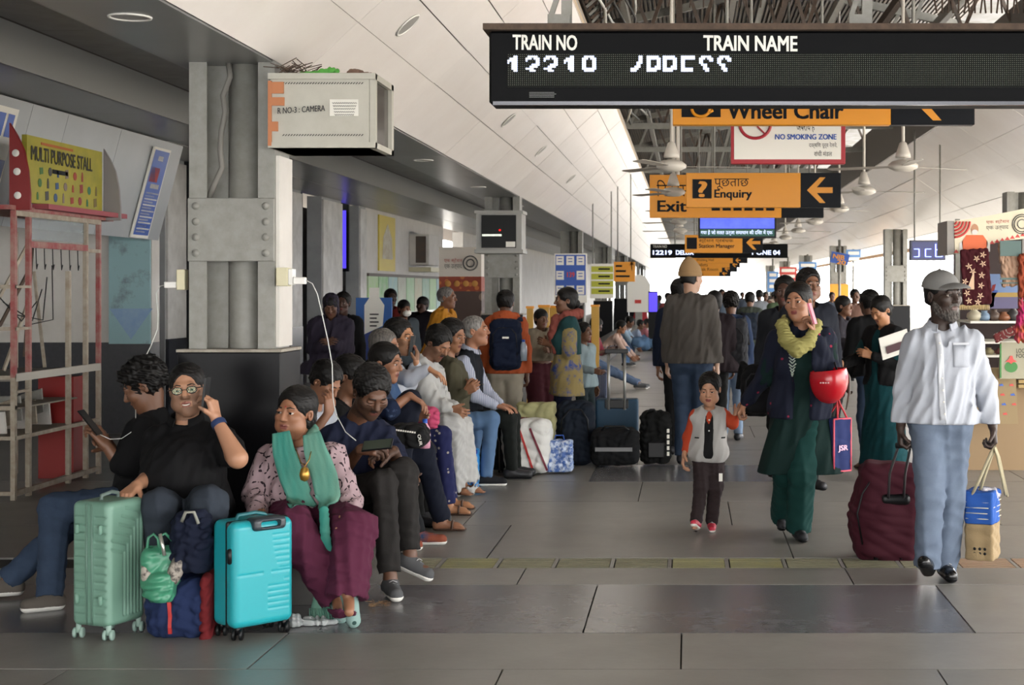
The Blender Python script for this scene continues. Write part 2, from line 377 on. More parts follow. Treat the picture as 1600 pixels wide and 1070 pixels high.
# postures: joints of a figure in world space. A = its right side (left in the picture when it faces the camera), B = its left
def pose(x, d, H=1.68, yaw=0, z=0, kind='stand', A='down', B='down', lean=0, step=0, look=None, hp=0, roll=0, sw=.92, hz=None, feet=None, kneeup=0, spread=1, side=0):
    """yaw 0 faces the camera, 90 the right of the picture, 180 away"""
    s = H / 1.72; f = Vector((math.sin(R(yaw)), -math.cos(R(yaw)), 0)); r = Vector((math.cos(R(yaw)), math.sin(R(yaw)), 0)); o = Vector((x, d, z))
    def W(a, b, c): return o + (r * a + f * b + Vector((0, 0, c))) * s      # a to its B side, b forward, c up
    J = {'s': s, 'f': f}
    if kind == 'stand':
        hz_ = .90; J['hA'] = W(-.085, 0, hz_); J['hB'] = W(.085, 0, hz_)
        fa, fb = -step, step
        for S, sg, st in (('A', -1, -step), ('B', 1, step)):
            up = 0 if st >= 0 else .03 * abs(st) / .25
            J['a' + S] = W(sg * .085 * spread, st, .085 + up)
            J['k' + S], _ = ik(J['h' + S], J['a' + S], .425 * s, .40 * s, f)
            J['t' + S] = J['a' + S] + f * .17 * s + Vector((0, 0, -.055 * s - up * .6)) + r * sg * .03
    elif kind == 'sit':
        sz = hz if hz else .46; J['hA'] = W(-.09, 0, sz + .07); J['hB'] = W(.09, 0, sz + .07)
        feet = feet or ((.44, -.1), (.44, .1))
        for S, sg, (fy, fx) in (('A', -1, feet[0]), ('B', 1, feet[1])):
            J['a' + S] = W(fx, fy, .085)
            J['k' + S], _ = ik(J['h' + S], J['a' + S], .43 * s, .42 * s, f * .6 + Vector((0, 0, 1)) + r * sg * .25 * spread)
            J['t' + S] = J['a' + S] + f * .17 * s + Vector((0, 0, -.055 * s)) + r * sg * .03
    c = (J['hA'] + J['hB']) / 2; l = R(lean)
    def T(a, b, u):    # torso frame, leaning forward
        return c + (r * (a + side * u) + f * (b * math.cos(l) + u * math.sin(l)) + Vector((0, 0, u * math.cos(l) - b * math.sin(l)))) * s
    J['sA'] = T(-.165 * sw, 0, .49); J['sB'] = T(.165 * sw, 0, .49); J['neck'] = T(0, -.01, .535)
    hl = R(lean * .5 + hp * .35)
    J['head'] = J['neck'] + (f * (math.sin(hl) * .17 + .02) + r * roll * .0015 + Vector((0, 0, .185 * math.cos(hl)))) * s
    J['yaw'] = yaw if look is None else look; J['pitch'] = hp; J['roll'] = roll
    ar = {'down': (.22, .04, -.56), 'front': (.08, .32, -.28), 'phone': (.03, .30, -.17), 'ear': (-.07, .08, .13), 'hip': (.18, .02, -.42), 'knee': (.05, .36, -.42), 'lap': (-.06, .28, -.42), 'fwd': (.1, .5, -.25), 'back': (.16, -.22, -.5), 'bag': (.2, .05, -.57), 'chest': (-.12, .2, -.2), 'strap': (-.02, .13, -.1)}
    for S, sg, sp in (('A', -1, A), ('B', 1, B)):
        sh = J['s' + S]
        if isinstance(sp, Vector): w = sp
        else:
            a_, b_, c_ = ar[sp] if isinstance(sp, str) else sp
            w = sh + (r * sg * (a_ if True else 0) - r * sg * .0 + f * b_ + Vector((0, 0, c_))) * s
        if isinstance(sp, str) and sp == 'down': w = sh + (r * sg * .07 + f * .05 + Vector((0, 0, -.53))) * s
        pole = r * sg * .5 - f * .6 - Vector((0, 0, .8))
        if sp == 'ear': pole = r * sg * .8 + f * .3 - Vector((0, 0, .7))
        J['e' + S], J['w' + S] = ik(sh, w, .275 * s, .25 * s, pole)
    return J
def hand(V, w, d, n, sg, curl=.5, u=1., spread=1., thumb=1., k=.006):
    """palm and five fingers; d along the hand, n the way the palm faces, sg the thumb's side along d x n"""
    w = Vector(w); d = Vector(d).normalized(); n = Vector(n); n = (n - d * n.dot(d)).normalized(); l = d.cross(n) * sg
    for i, (o, ln, r) in enumerate(((.029, .068, .0088), (.010, .077, .0092), (-.009, .071, .0088), (-.027, .055, .0078))):
        b = w + (d * (.088 - abs(i - 1) * .005) + l * o) * u
        V.cap(w + l * o * .55 * u, b, .0155 * u, .0118 * u, k * 1.6)
        a = .0; p = b; dd = d; q = (d + l * o * 2.2 * spread).normalized()
        for j, (fr, cj) in enumerate(((.45, .9), (.31, 1.15), (.24, .8))):
            a += curl * cj * (1 + .08 * i); dd = q * math.cos(a) + n * math.sin(a); e = p + dd * ln * fr * 1.05 * u
            V.cap(p, e, (r - .0006 * j) * u, (r - .0006 * (j + 1)) * u, k * .5); p = e
    b = w + (d * .022 + l * .022) * u; t = (d * .75 + l * .75 * thumb + n * .45).normalized()
    V.cap(w + d * .01 * u, b, .016 * u, .015 * u, k * 2); m = b + t * .042 * u; V.cap(b, m, .0135 * u, .0105 * u, k)
    t2 = (t + d * .5 + n * curl * .6).normalized(); V.cap(m, m + t2 * .032 * u, .0105 * u, .008 * u, k * .6)
HS = 1.08
HAIRM = lambda: mat('black hair', '070606', .55, kind='streak', col2='100d0b', scale=90, spec=.3)
SK = {}
def skin(c): return mat('skin ' + c, c, .5, bump=.06, bscale=120)
def torso(V, J, o, g=1., belly=0, bust=0, k=.05, top=1.):
    s = J['s']; hA, hB, sA, sB, nk = J['hA'], J['hB'], J['sA'], J['sB'], J['neck']
    c = (hA + hB) / 2; ac = (sB - sA).normalized(); sc_ = (sA + sB) / 2; up = (sc_ - c).normalized(); fw = ac.cross(up).normalized()
    w = (sB - sA).length; cl = max(.0, w * .5 - .075 * s * g)
    for sg in (-1, 1):
        V.cap(c + ac * sg * .05 * s * g + up * .02, sc_ + ac * sg * cl - up * .07 * s, .098 * s * g + o, .086 * s * g + o, k)
        V.cap(sc_ + ac * sg * cl * .9 - up * .06 * s, sc_ + ac * sg * w * .46 - up * .015 * s, .07 * s + o, .047 * s + o, k)
        V.cap(sc_ + ac * sg * w * .45, nk - up * .01 * s, .042 * s + o, .05 * s + o, k * .8)
        if bust: V.ell(sc_ + ac * sg * .075 * s - up * .17 * s + fw * .085 * s, (.062 * s + o, .062 * s + o, .062 * s + o), None, k)
    V.cap(c, sc_ - up * .1 * s, .105 * s * g + o, .1 * s * g + o, k)
    if belly: V.ell(c + up * .17 * s + fw * (.05 + .07 * belly) * s, [(.13 + .04 * belly) * s + o] * 3, None, k * 1.5)
    return fw, up, ac, c, sc_
def box_of(pts, m): a = np.array([tuple(p) for p in pts]); return a.min(0) - m, a.max(0) + m
def person(label, J, sk='8a5f45', hair='short', top=None, bottom=None, shoes=None, lod=1, group=None, g=1., belly=0, bust=0, hs=HS, beard=None, stubble=0, hands=None, extra=None, hairc=None, name='person', feetbare=False, eyes=True, lips=None, curl=(.5, .5), palm=None, seed=0, glasses=False):
    """top/bottom: dicts (m material, len sleeve fraction, o looseness, hem ...)"""
    s = J['s']; u = s * hs; f = J['f']
    root = thing(name, label, 'person', tuple((J['aA'].xy + J['aB'].xy) / 2) + (0,), group)
    org = root.location
    hb, hh, hd = ((.009, .0034, .0032), (.013, .006, .0055), (.018, .010, .010))[lod]
    sm = skin(sk); Hc = J['head']; Rm = headrot(J['yaw'], J['pitch'], J['roll'])
    L = lambda x, y, z: Hc + Rm @ Vector((x, y, z)) * u
    # ------- body: trunk and limbs, then head and hands on finer grids, one mesh
    pts = [J[q] for q in ('hA', 'hB', 'sA', 'sB', 'neck', 'eA', 'eB', 'wA', 'wB', 'kA', 'kB', 'aA', 'aB', 'tA', 'tB')] + [Hc]
    lo, hi = box_of(pts, .2 * s); V = Vol(lo, hi, hb)
    torso(V, J, -.012, g * .96, belly * .8)
    for S in 'AB':
        V.cap(J['s' + S], J['e' + S], .046 * s * g, .038 * s * g, .02); V.cap(J['e' + S], J['w' + S], .041 * s * g, .026 * s, .012)
        V.cap(J['h' + S], J['k' + S], .08 * s * g, .054 * s, .03); V.cap(J['k' + S], J['a' + S], .05 * s, .034 * s, .02)
        a = J['a' + S]; t = J['t' + S]; fu = J.get('u' + S, Vector((0, 0, 1))); fd = (t - (a - fu * .055 * s)); fl = fd.length; fd.normalize()
        V.cap(a, a - fu * .045 * s - fd * .03 * s, .034 * s, .032 * s, .02); V.cap(a - fu * .045 * s - fd * .03 * s, a - fu * .055 * s + fd * fl * .72, .032 * s, .026 * s, .02)
        if feetbare:
            sd = fu.cross(fd)
            for i in range(5): V.cap(a - fu * .06 * s + fd * fl * .6 + sd * (i - 2) * .014 * s, a - fu * .066 * s + fd * fl * (1 - .04 * abs(i - 1)) + sd * (i - 2) * .017 * s, .014 * s, .011 * s, .006)
    V.cap(J['neck'] - Vector((0, 0, .04)), L(0, -.022, -.05), .052 * s * (1 + (g - 1) * .5), .05 * s, .02)
    P_ = [polys(V)]
    # head
    c = Vector(Hc); H = Vol(np.array(c) - .15 * u - .02, np.array(c) + .15 * u + .02, hh); rr = Rm
    def E(x, y, z, a, b, cc, k=0, sub=False): H.ell(L(x, y, z), (a * u, b * u, cc * u), rr, k * u, sub)
    E(0, -.012, .033, .073, .092, .081); E(0, .020, -.03, .059, .066, .085, .03); fm = .88 if bust or s < .7 else 1; E(0, .026, -.068, .050 * fm, .050, .042, .03); E(0, .066, -.098, .021 * fm, .018, .018, .025)
    H.cap(L(0, -.02, -.04), J['neck'], .052 * s * (1 + (g - 1) * .5), .054 * s, .02)
    for x in (-1, 1):
        E(x * .037, .060, -.02, .026, .026, .024, .02); E(x * .0755, -.010, -.004, .009, .017, .029, .006)
        E(x * .0775, -.004, -.004, .006, .008, .014, .003, True)
        if g > 1.08: E(x * .04, .04, -.06, .032, .035, .032, .02)
    if lod < 2:
        H.cap(L(-.028, .081, .024), L(.028, .081, .024), (.0115 if fm == 1 else .009) * u, None, .015 * u)
        for x in (-1, 1): E(x * .031, .100, .006, .019, .016, .0115, .012, True)
        H.cap(L(0, .086, .014), L(0, .1045, -.024), .0075 * fm * u, .0125 * fm * u, .012 * u)
        for x in (-1, 1): E(x * .0115 * fm, .093, -.029, .0085 * fm, .010, .0075 * fm, .006)
        H.cap(L(-.019, .084, -.055), L(0, .0905, -.053), .0048 * u, .0058 * u, .005 * u); H.cap(L(.019, .084, -.055), L(0, .0905, -.053), .0048 * u, .0058 * u, .005 * u)
        H.cap(L(-.013, .083, -.0645), L(.013, .083, -.0645), .0068 * u, None, .005 * u)
        if lod == 0: H.cap(L(-.021, .092, -.0595), L(.021, .092, -.0595), .0028 * u, None, .003 * u, True)
        for x in (-1, 1):
            E(x * .031, .0795, .0075 if J['pitch'] > 18 else .0122, .0180, .0137, .0085 if J['pitch'] > 18 else .0068, .004); E(x * .031, .0785, -.0070, .0170, .0127, .0062, .004)
    else:
        H.cap(L(0, .09, .0), L(0, .108, -.025), .010 * u, .014 * u, .015 * u)
        for x in (-1, 1): E(x * .031, .102, .008, .019, .015, .012, .012, True)
    P_.append(polys(H))
    # hands
    palm = palm or {}
    for i, S in enumerate('AB'):
        if hands and S not in hands: continue
        w, e = J['w' + S], J['e' + S]; d = palm.get('d' + S, (w - e)); n = palm.get('n' + S, (J['sB'] - J['sA']) * (1 if S == 'A' else -1))
        dn = Vector(d).normalized(); n = Vector(n)
        if abs(dn.dot(n.normalized())) > .9: n = f
        sg = palm.get('t' + S)
        if sg is None:
            l = dn.cross((n - dn * n.dot(dn)).normalized()); sg = 1 if l.dot(f + Vector((0, 0, 1.2)) + (J['sB'] - J['sA']).normalized() * (.3 if S == 'A' else -.3)) > 0 else -1
        q = Vol(np.array(w) - .2 * u, np.array(w) + .2 * u, hd)
        q.cap(e + (w - e) * .6, w, .031 * s, .026 * s); hand(q, Vector(w), d, n, sg, curl[i] if not isinstance(curl, (int, float)) else curl, u * .98, palm.get('spread', 1.))
        P_.append(polys(q))
    Ri = np.array(rr.transposed()); hc = np.array(c)
    def mf(cen):
        q = (cen - hc) @ Ri.T / u; x, y, z = q[:, 0], q[:, 1], q[:, 2]; mi = np.zeros(len(q), int)
        if stubble:
            hl = -.035 + 0 * x
            b = (np.abs(x) < .085) & (z < -.04 + .9 * np.clip(np.abs(x) - .02, 0, .05) + np.where(y > .085, .02, 0)) & (z > -.14) & (y > -.035)
            b &= ~((np.abs(x) < .026) & (y > .06) & (z > -.072) & (z < -.047))
            mi[b] = 2
        mi[(np.abs(x) < .0215 - .5 * np.abs(z + .059)) & (y > .082) & (z > -.0715) & (z < -.0485)] = 1
        return mi
    lipm = mat('lips ' + (lips or sk), lips or '6e3c34', .45)
    build('body', P_, [sm, lipm, mat('stubble ' + sk, srgb2(sk, .74), .6, bump=.2, bscale=300)], root, org, mf if lod < 2 else None)
    # eyes and brows
    if lod < 2 and eyes:
        for x in (-1, 1):
            b = M(org); cc = L(x * .031, .0775, .0045); r_ = .0125 * u; ax = Rm @ Vector((0, 1, 0))
            pr = [(math.sin(a) * r_, math.cos(a) * r_) for a in (3.1, 2.3, 1.6, 1.0, .56)]; b.cur = 0; b.lathe(cc, pr, 12, ax)
            b.cur = 1; b.lathe(cc, [(math.sin(a) * r_ * 1.01, math.cos(a) * r_ * 1.01) for a in (.58, .3, .0)], 12, ax); b.obj('eye', [mat('eye white', 'a89e96', .3), mat('eye iris', '120a07', .5, spec=.2)], root)
        for x in (-1, 1): br = M(org); br.tube([L(x * .014, .0925, .0255), L(x * .030, .0905, .0295), L(x * .047, .077, .0245)], [.003 * u, .0036 * u, .0015 * u], 6); br.obj('eyebrow', HAIRM(), root)
    hm = mat('hair ' + hairc, hairc, .5, kind='streak', col2=srgb2(hairc, .55), scale=90) if hairc else HAIRM()
    # hair
    if hair:
        hr = Vol(np.array(c) - .24 * u, np.array(c) + .22 * u, max(hh, .005))
        def D(x, y, z, a, b, cc, k=0, sub=False): hr.ell(L(x, y, z), (a * u, b * u, cc * u), rr, k * u, sub)
        big = {'fluffy': .016, 'curly': .02, 'short': .010, 'thin': .003, 'cap': .0005}.get(hair, .008)
        D(0, -.017, .036 + big * .6, .078 + big, .096 + big, .083 + big)
        if hair in ('short', 'thin', 'cap'): D(0, -.045, -.02, .068, .058, .055, .02)
        elif hair in ('fluffy', 'curly'): D(0, -.04, -.01, .078, .065, .06, .02); D(0, .04, .085, .065, .05, .03, .02)
        else: D(0, -.035, -.02, .078, .065, .07, .02)
        wy = {'thin': .11, 'fluffy': .088}.get(hair, .092)
        if hair != 'back':
            D(0, wy + (.012 if lod == 0 else .01), -.028, .082 if hair in ('short', 'fluffy', 'thin', 'curly', 'cap') else .066, .078 + (.01 if hair == 'thin' else 0), .124 if hair == 'thin' else .107 if hair == 'short' else .102, .008, True)
        for x in (-1, 1): D(x * .082, .0, -.012, .02, .022, .03, .005, True)
        if hair in ('short', 'fluffy', 'thin', 'curly', 'cap'): hr.cut(L(0, 0, -.062), -(Rm @ Vector((0, .35, 1))))
        if hair == 'bun': D(0, -.118, .035, .042, .036, .042, .012)
        if hair == 'lowbun': D(0, -.105, -.03, .042, .034, .04, .012)
        if hair == 'pony': hr.cap(L(0, -.105, 0), L(0, -.11, -.17), .034 * u, .022 * u, .02)
        if hair == 'side': hr.cap(L(.05, -.05, -.03), L(.085, -.01, -.16), .04 * u, .028 * u, .02); hr.cap(L(.085, -.01, -.14), L(.11, .0, -.22), .028 * u, .016 * u, .02)
        if hair == 'long':
            for x in (-.05, 0, .05): hr.cap(L(x, -.06, 0), L(x, -.085, -.2), .045 * u, .03 * u, .02)
        hr.rough({'short': .0022, 'curly': .006, 'fluffy': .006, 'cap': .0005, 'thin': .0014}.get(hair, .0012) * u, {'curly': .03, 'fluffy': .028}.get(hair, .017), seed + 5)
        build('hair', [polys(hr)], hm, root, org)
    if beard:
        b = Vol(np.array(c) - .2 * u, np.array(c) + .16 * u, hh)
        def D(x, y, z, a, bb, cc, k=0, sub=False): b.ell(L(x, y, z), (a * u, bb * u, cc * u), rr, k * u, sub)
        D(0, .024, -.066, .060, .060, .054); D(0, .062, -.098, .034, .032, .036, .02); D(0, .015, -.045, .0645, .06, .07, .02)
        b.cut(L(0, .03, -.038), Rm @ Vector((0, .62, 1)))
        if beard == 'full': b.cap(L(-.026, .082, -.052), L(0, .092, -.044), .008 * u, .0095 * u, .004); b.cap(L(.026, .082, -.052), L(0, .092, -.044), .008 * u, .0095 * u, .004)
        D(0, .095, -.0625, .022, .02, .0085, .004, True)
        b.cut(L(0, -.03, 0), Rm @ Vector((0, -1, 0)))
        b.rough(.0018 * u, .012, seed); build('beard', [polys(b)], mat('beard grizzled', '2b2725', .8, kind='noise', col2='77706a', scale=60, amt=.6) if beard == 'full' else hm, root, org)
    elif stubble == 2:
        b = M(org); b.tube([L(-.024, .084, -.051), L(-.01, .0945, -.0455), L(0, .0955, -.0445), L(.01, .0945, -.0455), L(.024, .084, -.051)], [.002 * u, .0045 * u, .004 * u, .0045 * u, .002 * u], 6); b.obj('moustache', hm, root)
    if glasses:
        b = M(org)
        for x in (-1, 1):
            e = [(x * .032 + .022 * math.cos(a), .1 - .006 * abs(math.cos(a)), .004 + .016 * math.sin(a)) for a in np.linspace(0, 6.283, 17)]
            b.tube([L(*q) for q in e], .0022 * u, 6); b.tube([L(x * .054, .096, .01), L(x * .078, .06, .008), L(x * .08, -.0, .004)], .0022 * u, 6)
        b.tube([L(-.01, .102, .006), L(0, .104, .008), L(.01, .102, .006)], .0018 * u, 6); b.obj('spectacles', mat('black frame', '0c0c0c', .3), root)
        ln = M(org)
        for x in (-1, 1): ln.prism([(.021 * math.cos(a), .0155 * math.sin(a)) for a in np.linspace(0, 6.283, 17)[:-1]], L(x * .032, .098, .004), Rm @ Vector((1, 0, 0)) * u, Rm @ Vector((0, 0, 1)) * u, .001)
        ln.obj('lens', mat('lens', 'c8e8c8', .05, alpha=.14), root)
    # garments
    res = {'root': root, 'L': L, 'u': u, 'Rm': Rm, 'J': J, 'org': org}
    if bottom:
        B = bottom; o = B.get('o', .010); q = [J[k] for k in ('hA', 'hB', 'kA', 'kB', 'aA', 'aB')]; lo, hi = box_of(q, .22 * s); V = Vol(lo, hi, hb)
        hA, hB = J['hA'], J['hB']; cc = (hA + hB) / 2; up = (J['neck'] - cc).normalized()
        V.cap(hA, hB, .094 * s * g + o, None, .04); V.cap(cc, cc + up * .1 * s, .1 * s * g + o * .5, .095 * s * g, .04)
        ln = B.get('len', .93); fl = B.get('flare', 0)
        for S in 'AB':
            h_, k_, a_ = J['h' + S], J['k' + S], J['a' + S]; e = k_ + (a_ - k_) * ln
            V.cap(h_, k_, .084 * s * g + o, .06 * s + o + fl * .4, .03); V.cap(k_, e + (a_ - k_).normalized() * .05, .058 * s + o + fl * .4, .043 * s + o + fl, .025)
        V.fold(B.get('fold', .005) * -.75, B.get('wl', .11), seed + 3, (1, 1, .6))
        for S in 'AB':
            h_, k_, a_ = J['h' + S], J['k' + S], J['a' + S]; e = k_ + (a_ - k_) * ln
            V.ell(e + (a_ - k_).normalized() * .085 * s, (.085 * s + fl, .085 * s + fl, .05 * s), headrotz(a_ - k_), 0, True)
        build(B.get('name', 'trousers'), [polys(V)], B['m'], root, org); res['bv'] = V
    def upper(T_):
        o = T_.get('o', .016); q = [J[k] for k in ('hA', 'hB', 'sA', 'sB', 'eA', 'eB', 'wA', 'wB')]; 
        if T_.get('skirt'): q += [J['kA'], J['kB'], (J['aA'] + J['aB']) / 2]
        lo, hi = box_of(q, .22 * s + o); V = Vol(lo, hi, hb)
        fw, up, ac, cc, sc_ = torso(V, J, o, g, belly, bust)
        if not T_.get('crop'): V.cap(J['hA'], J['hB'], .105 * s * g + o, None, .04)
        if T_.get('hemd'):
            for sg in (-1, 1): V.cap(cc + ac * sg * .04 + up * .05, cc + ac * sg * .05 - up * T_['hemd'] * s, .115 * s * g + o, .12 * s * g + o, .05)
        if T_.get('skirt'):
            z0 = T_['skirt']; wd_ = T_.get('wide', .16)
            for sg in (-1, 0, 1):
                a = cc + ac * sg * .05 * s; e = cc + ac * sg * wd_ * .7 * s + fw * T_.get('sf', 0) * s; e.z = z0 - .02
                V.cap(a, e, .11 * s * g + o, wd_ * .62 * s + o, .06)
        n = T_.get('len', .95)
        for S in 'AB':
            a, e, w = J['s' + S], J['e' + S], J['w' + S]; so = T_.get('so', o)
            if n > .5:
                V.cap(a, e, .052 * s * g + so, .042 * s + so, .035); V.cap(e, e + (w - e) * (n - .5) * 2, .041 * s + so, .029 * s + so, .02)
            elif n > 0: V.cap(a, a + (e - a) * n * 2, .054 * s * g + so, .052 * s + so + .004, .035)
        V.fold(T_.get('fold', .0042) * -.8, T_.get('wl', .10), seed + 11, (1.2, 1.2, .75))
        if T_.get('skirt'): V.cut((0, 0, T_['skirt']), (0, 0, -1))
        elif T_.get('hem') is not None: V.cut(cc - up * T_['hem'] * s, -up)
        # neck opening
        V.ell(J['neck'] + up * .05 * s + fw * .035 * s, (.068 * s, .068 * s, .062 * s), None, .01, True)
        if T_.get('vneck'): V.cap(J['neck'] + fw * .09 * s + up * .03, J['neck'] + fw * .13 * s - up * T_['vneck'] * s, .04 * s, .012 * s, .01, True)
        if T_.get('open'): V.cap(J['neck'] + fw * .12 * s, cc + fw * .2 * s, T_['open'] * .6, T_['open'], .01, True); V.cap(cc + fw * .2 * s, cc + fw * .2 * s - up * .5 * s, T_['open'], T_['open'] * 1.3, .01, True)
        build(T_.get('name', 'shirt'), [polys(V)], T_['m'], root, org)
        res.update(tv=V, fw=fw, up=up, ac=ac, cc=cc, sc=sc_)
        if T_.get('collar'):
            b = M(org); nk = J['neck'] + up * .0 * s
            pr = [(.064, -.012), (.062, .012), (.058, .03), (.064, .028), (.076, .0), (.078, -.008)]
            vs = []; nn = 22
            for k in range(nn):
                a = R(26) + (2 * math.pi - R(52)) * k / (nn - 1)      # open at the front
                dirv = fw * math.cos(a) + ac * math.sin(a)
                for r_, h_ in pr: vs.append(nk + dirv * (r_ + .012) * s + fw * .012 * s + up * (h_ + .022 - .026 * math.cos(a)) * s)
            m_ = len(pr); fs = [(k * m_ + i, k * m_ + (i + 1) % m_, (k + 1) * m_ + (i + 1) % m_, (k + 1) * m_ + i) for k in range(nn - 1) for i in range(m_)]
            fs += [tuple(range(m_)), tuple(reversed(range((nn - 1) * m_, nn * m_)))]
            b.add(vs, fs, True); b.obj('collar', T_['collar'], root)
    for T_ in (top if isinstance(top, list) else [top] if top else []): upper(T_)
    if shoes:
        for S in 'AB':
            a = J['a' + S]; t = J['t' + S]; fu = Vector(J.get('u' + S, (0, 0, 1))).normalized(); fd = (t - (a - fu * .055 * s)); fd = fd - fu * fd.dot(fu); fl = max(fd.length, .1); fd.normalize(); sd = fu.cross(fd)
            base = a - fu * .085 * s; kd = shoes.get('kind', 'shoe'); v = Vol(*box_of([a, t, base], .09 * s), hb * .55 if lod < 2 else .012)
            heel = base - fd * .035 * s + fu * .036 * s; toe = base + fd * fl * .86 + fu * .034 * s
            if kd == 'sandal':
                v.cap(heel, toe, .04 * s, .045 * s); v.cut(base + fu * .014 * s, fu); v.cut(base - fu * .003, -fu); o_ = build('sandal', [polys(v)], shoes['m'], root, org)
                b = M(org); b.tube([base + sd * x * .042 * s + fd * fl * .5 + fu * (.012 + .05 * math.sqrt(max(0, 1 - x * x))) * s for x in (-1, -.7, -.3, .3, .7, 1)], .008 * s, 6); b.obj('strap', shoes['m'], o_)
                continue
            v.cap(heel, toe, .037 * s, .035 * s, .02); v.cap(heel + fu * .01, base + fd * fl * .45 + fu * .045 * s, .034 * s, .03 * s, .02)
            if kd != 'flat': v.cap(a - fu * .02 * s, heel + fu * .01, .04 * s, .036 * s, .02); v.cap(a - fu * .025 * s, base + fd * fl * .5 + fu * .03 * s, .036 * s, .03 * s, .02)
            else: v.cap(base + fd * .02 + fu * .07 * s, base + fd * fl * .4 + fu * .075 * s, .03 * s, .028 * s, .01, True)
            if kd == 'boot': v.cap(a + fu * .06, a, .045 * s, .042 * s, .02)
            v.cut(base + fu * .02 * s, -fu); up_ = build('shoe', [polys(v)], shoes['m'], root, org)
            v = Vol(*box_of([a, t, base], .09 * s), hb * .55 if lod < 2 else .012); v.cap(heel, toe, .041 * s, .039 * s); v.cut(base + fu * .024 * s, fu); v.cut(base, -fu)
            build('sole', [polys(v)], shoes.get('sole', mat('white rubber', 'd8d6d0', .6)), up_, org)
            if lod == 0 and kd == 'shoe':
                b = M(org)
                for i in range(4):
                    p = base + fd * fl * (.36 + i * .09) + fu * (.088 - .012 * i) * s; b.tube([p - sd * .02 * s - fu * .006, p + fu * .003, p + sd * .02 * s + fd * .01 - fu * .006], .003, 5)
                b.obj('laces', shoes.get('lace', mat('grey lace', '9a9a9a', .8)), up_)
    return res
def srgb2(h, k): return ''.join('%02x' % int(int(h[i:i + 2], 16) * k) for i in (0, 2, 4))
def headrotz(d):
    x, u_, d_ = frame(d, (0, 1, 0)); return Matrix((x, u_, d_)).transposed()
def cap_hat(r, m, kind='cap', m2=None):
    """a worn hat as a child of the person"""
    L, u, Rm = r['L'], r['u'], r['Rm']; c = np.array(L(0, 0, .06)); V = Vol(c - .2 * u, c + .2 * u, .006)
    if kind == 'cap':
        V.ell(L(0, -.016, .045), (.088 * u, .106 * u, .088 * u), Rm); V.cut(L(0, 0, .035), -(Rm @ Vector((0, .12, 1)))); o = build('cap', [polys(V)], m, r['root'], r['org'])
        V = Vol(c - .25 * u, c + .25 * u, .004); V.ell(L(0, .085, .03), (.078 * u, .098 * u, .036 * u), Rm); V.ell(L(0, .08, .016), (.085 * u, .12 * u, .038 * u), Rm, 0, True); V.cut(L(0, .02, 0), Rm @ Vector((0, -1, 0)))
        build('brim', [polys(V)], m, o, r['org']); b = M(r['org']); b.lathe(L(0, -.02, .131), [(0, .008 * u), (.008 * u, .005 * u), (.01 * u, 0)], 10, Rm @ Vector((0, 0, 1))); b.obj('button', m, o)
    elif kind == 'beanie':
        V.ell(L(0, -.016, .045), (.088 * u, .104 * u, .105 * u), Rm); V.ell(L(0, -.03, .105), (.05 * u, .06 * u, .07 * u), Rm, .03 * u); V.cut(L(0, 0, .02), -(Rm @ Vector((0, .0, 1)))); o = build('beanie', [polys(V)], m, r['root'], r['org'])
        V = Vol(c - .25 * u, c + .25 * u, .006); V.ell(L(0, -.016, .04), (.092 * u, .109 * u, .09 * u), Rm); V.cut(L(0, 0, .015), -(Rm @ Vector((0, 0, 1)))); V.cut(L(0, 0, .05), Rm @ Vector((0, 0, 1))); build('cuff', [polys(V)], m, o, r['org'])
    elif kind == 'scarf':
        V.ell(L(0, -.02, .04), (.086 * u, .103 * u, .093 * u), Rm); V.ell(L(0, -.03, -.05), (.085 * u, .08 * u, .09 * u), Rm, .03 * u); V.ell(L(0, .1, -.03), (.055 * u, .085 * u, .095 * u), Rm, .008, True)
        V.fold(.003, .05, 3); build('headscarf', [polys(V)], m, r['root'], r['org'])
def chain(pts, rs, name, m, root, h=.007, flat=None, fold=.004, wl=.05, k=.02, seed=0, cuts=(), an=(1, 1, 1)):
    """cloth or straps as a chain of round cones"""
    pts = [Vector(p) for p in pts]; rs = rs if isinstance(rs, (list, tuple)) else [rs] * len(pts); mx = max(rs) * (1 if not flat else 1)
    V = Vol(*box_of(pts, mx + .02), h)
    for i in range(len(pts) - 1): V.cap(pts[i], pts[i + 1], rs[i], rs[i + 1], k, False, flat)
    for p, n in cuts: V.cut(p, n)
    if fold: V.fold(-fold, wl, seed, an)
    return build(name, [polys(V)], m, root, root.location)
# ---------------------------------------------------------------- materials of the place
m_grout = mat('grout', '2e2d2b', .9)
m_slab = mat('kota stone', '83817c', .36, kind='noise', col2='716f6a', scale=3, rnd=.10, bump=.05, bscale=25)
m_slabd = mat('dark polished stone', '68686a', .24, kind='noise', col2='565659', scale=4, rnd=.22, bump=.04, bscale=25)
m_drain = mat('drain cover', '8c8870', .6, kind='noise', col2='6c6856', scale=9, rnd=.12)
m_white = mat('canopy white', 'f1ece8', .3, kind='noise', col2='e6dfda', scale=1.2, rnd=.025)
m_grey = mat('soffit grey', '8f908f', .28, kind='noise', col2='848583', scale=1.5, rnd=.04)
m_lace = mat('fascia panel', 'a4a8ab', .35, kind='noise', col2='999da0', scale=1.5, rnd=.05)
m_steel = mat('grey painted steel', '8d8c86', .5, kind='noise', col2='77756e', scale=14, amt=.6, bump=.05)
m_steeld = mat('dark steel', '4b4845', .6, kind='noise', col2='5d4a3c', scale=10)
m_rust = mat('rusty steel', '5b4a3d', .8, kind='noise', col2='3a2e27', scale=20)
m_black = mat('black', '101113', .35, spec=.25)
m_granite = mat('black granite', '0c0c0e', .3, kind='noise', col2='131316', scale=60, spec=.12)
m_dado = mat('dado granite', '35373d', .25, kind='noise', col2='2a2c31', scale=30)
m_cream = mat('cream plastic', 'cfc8a8', .5)
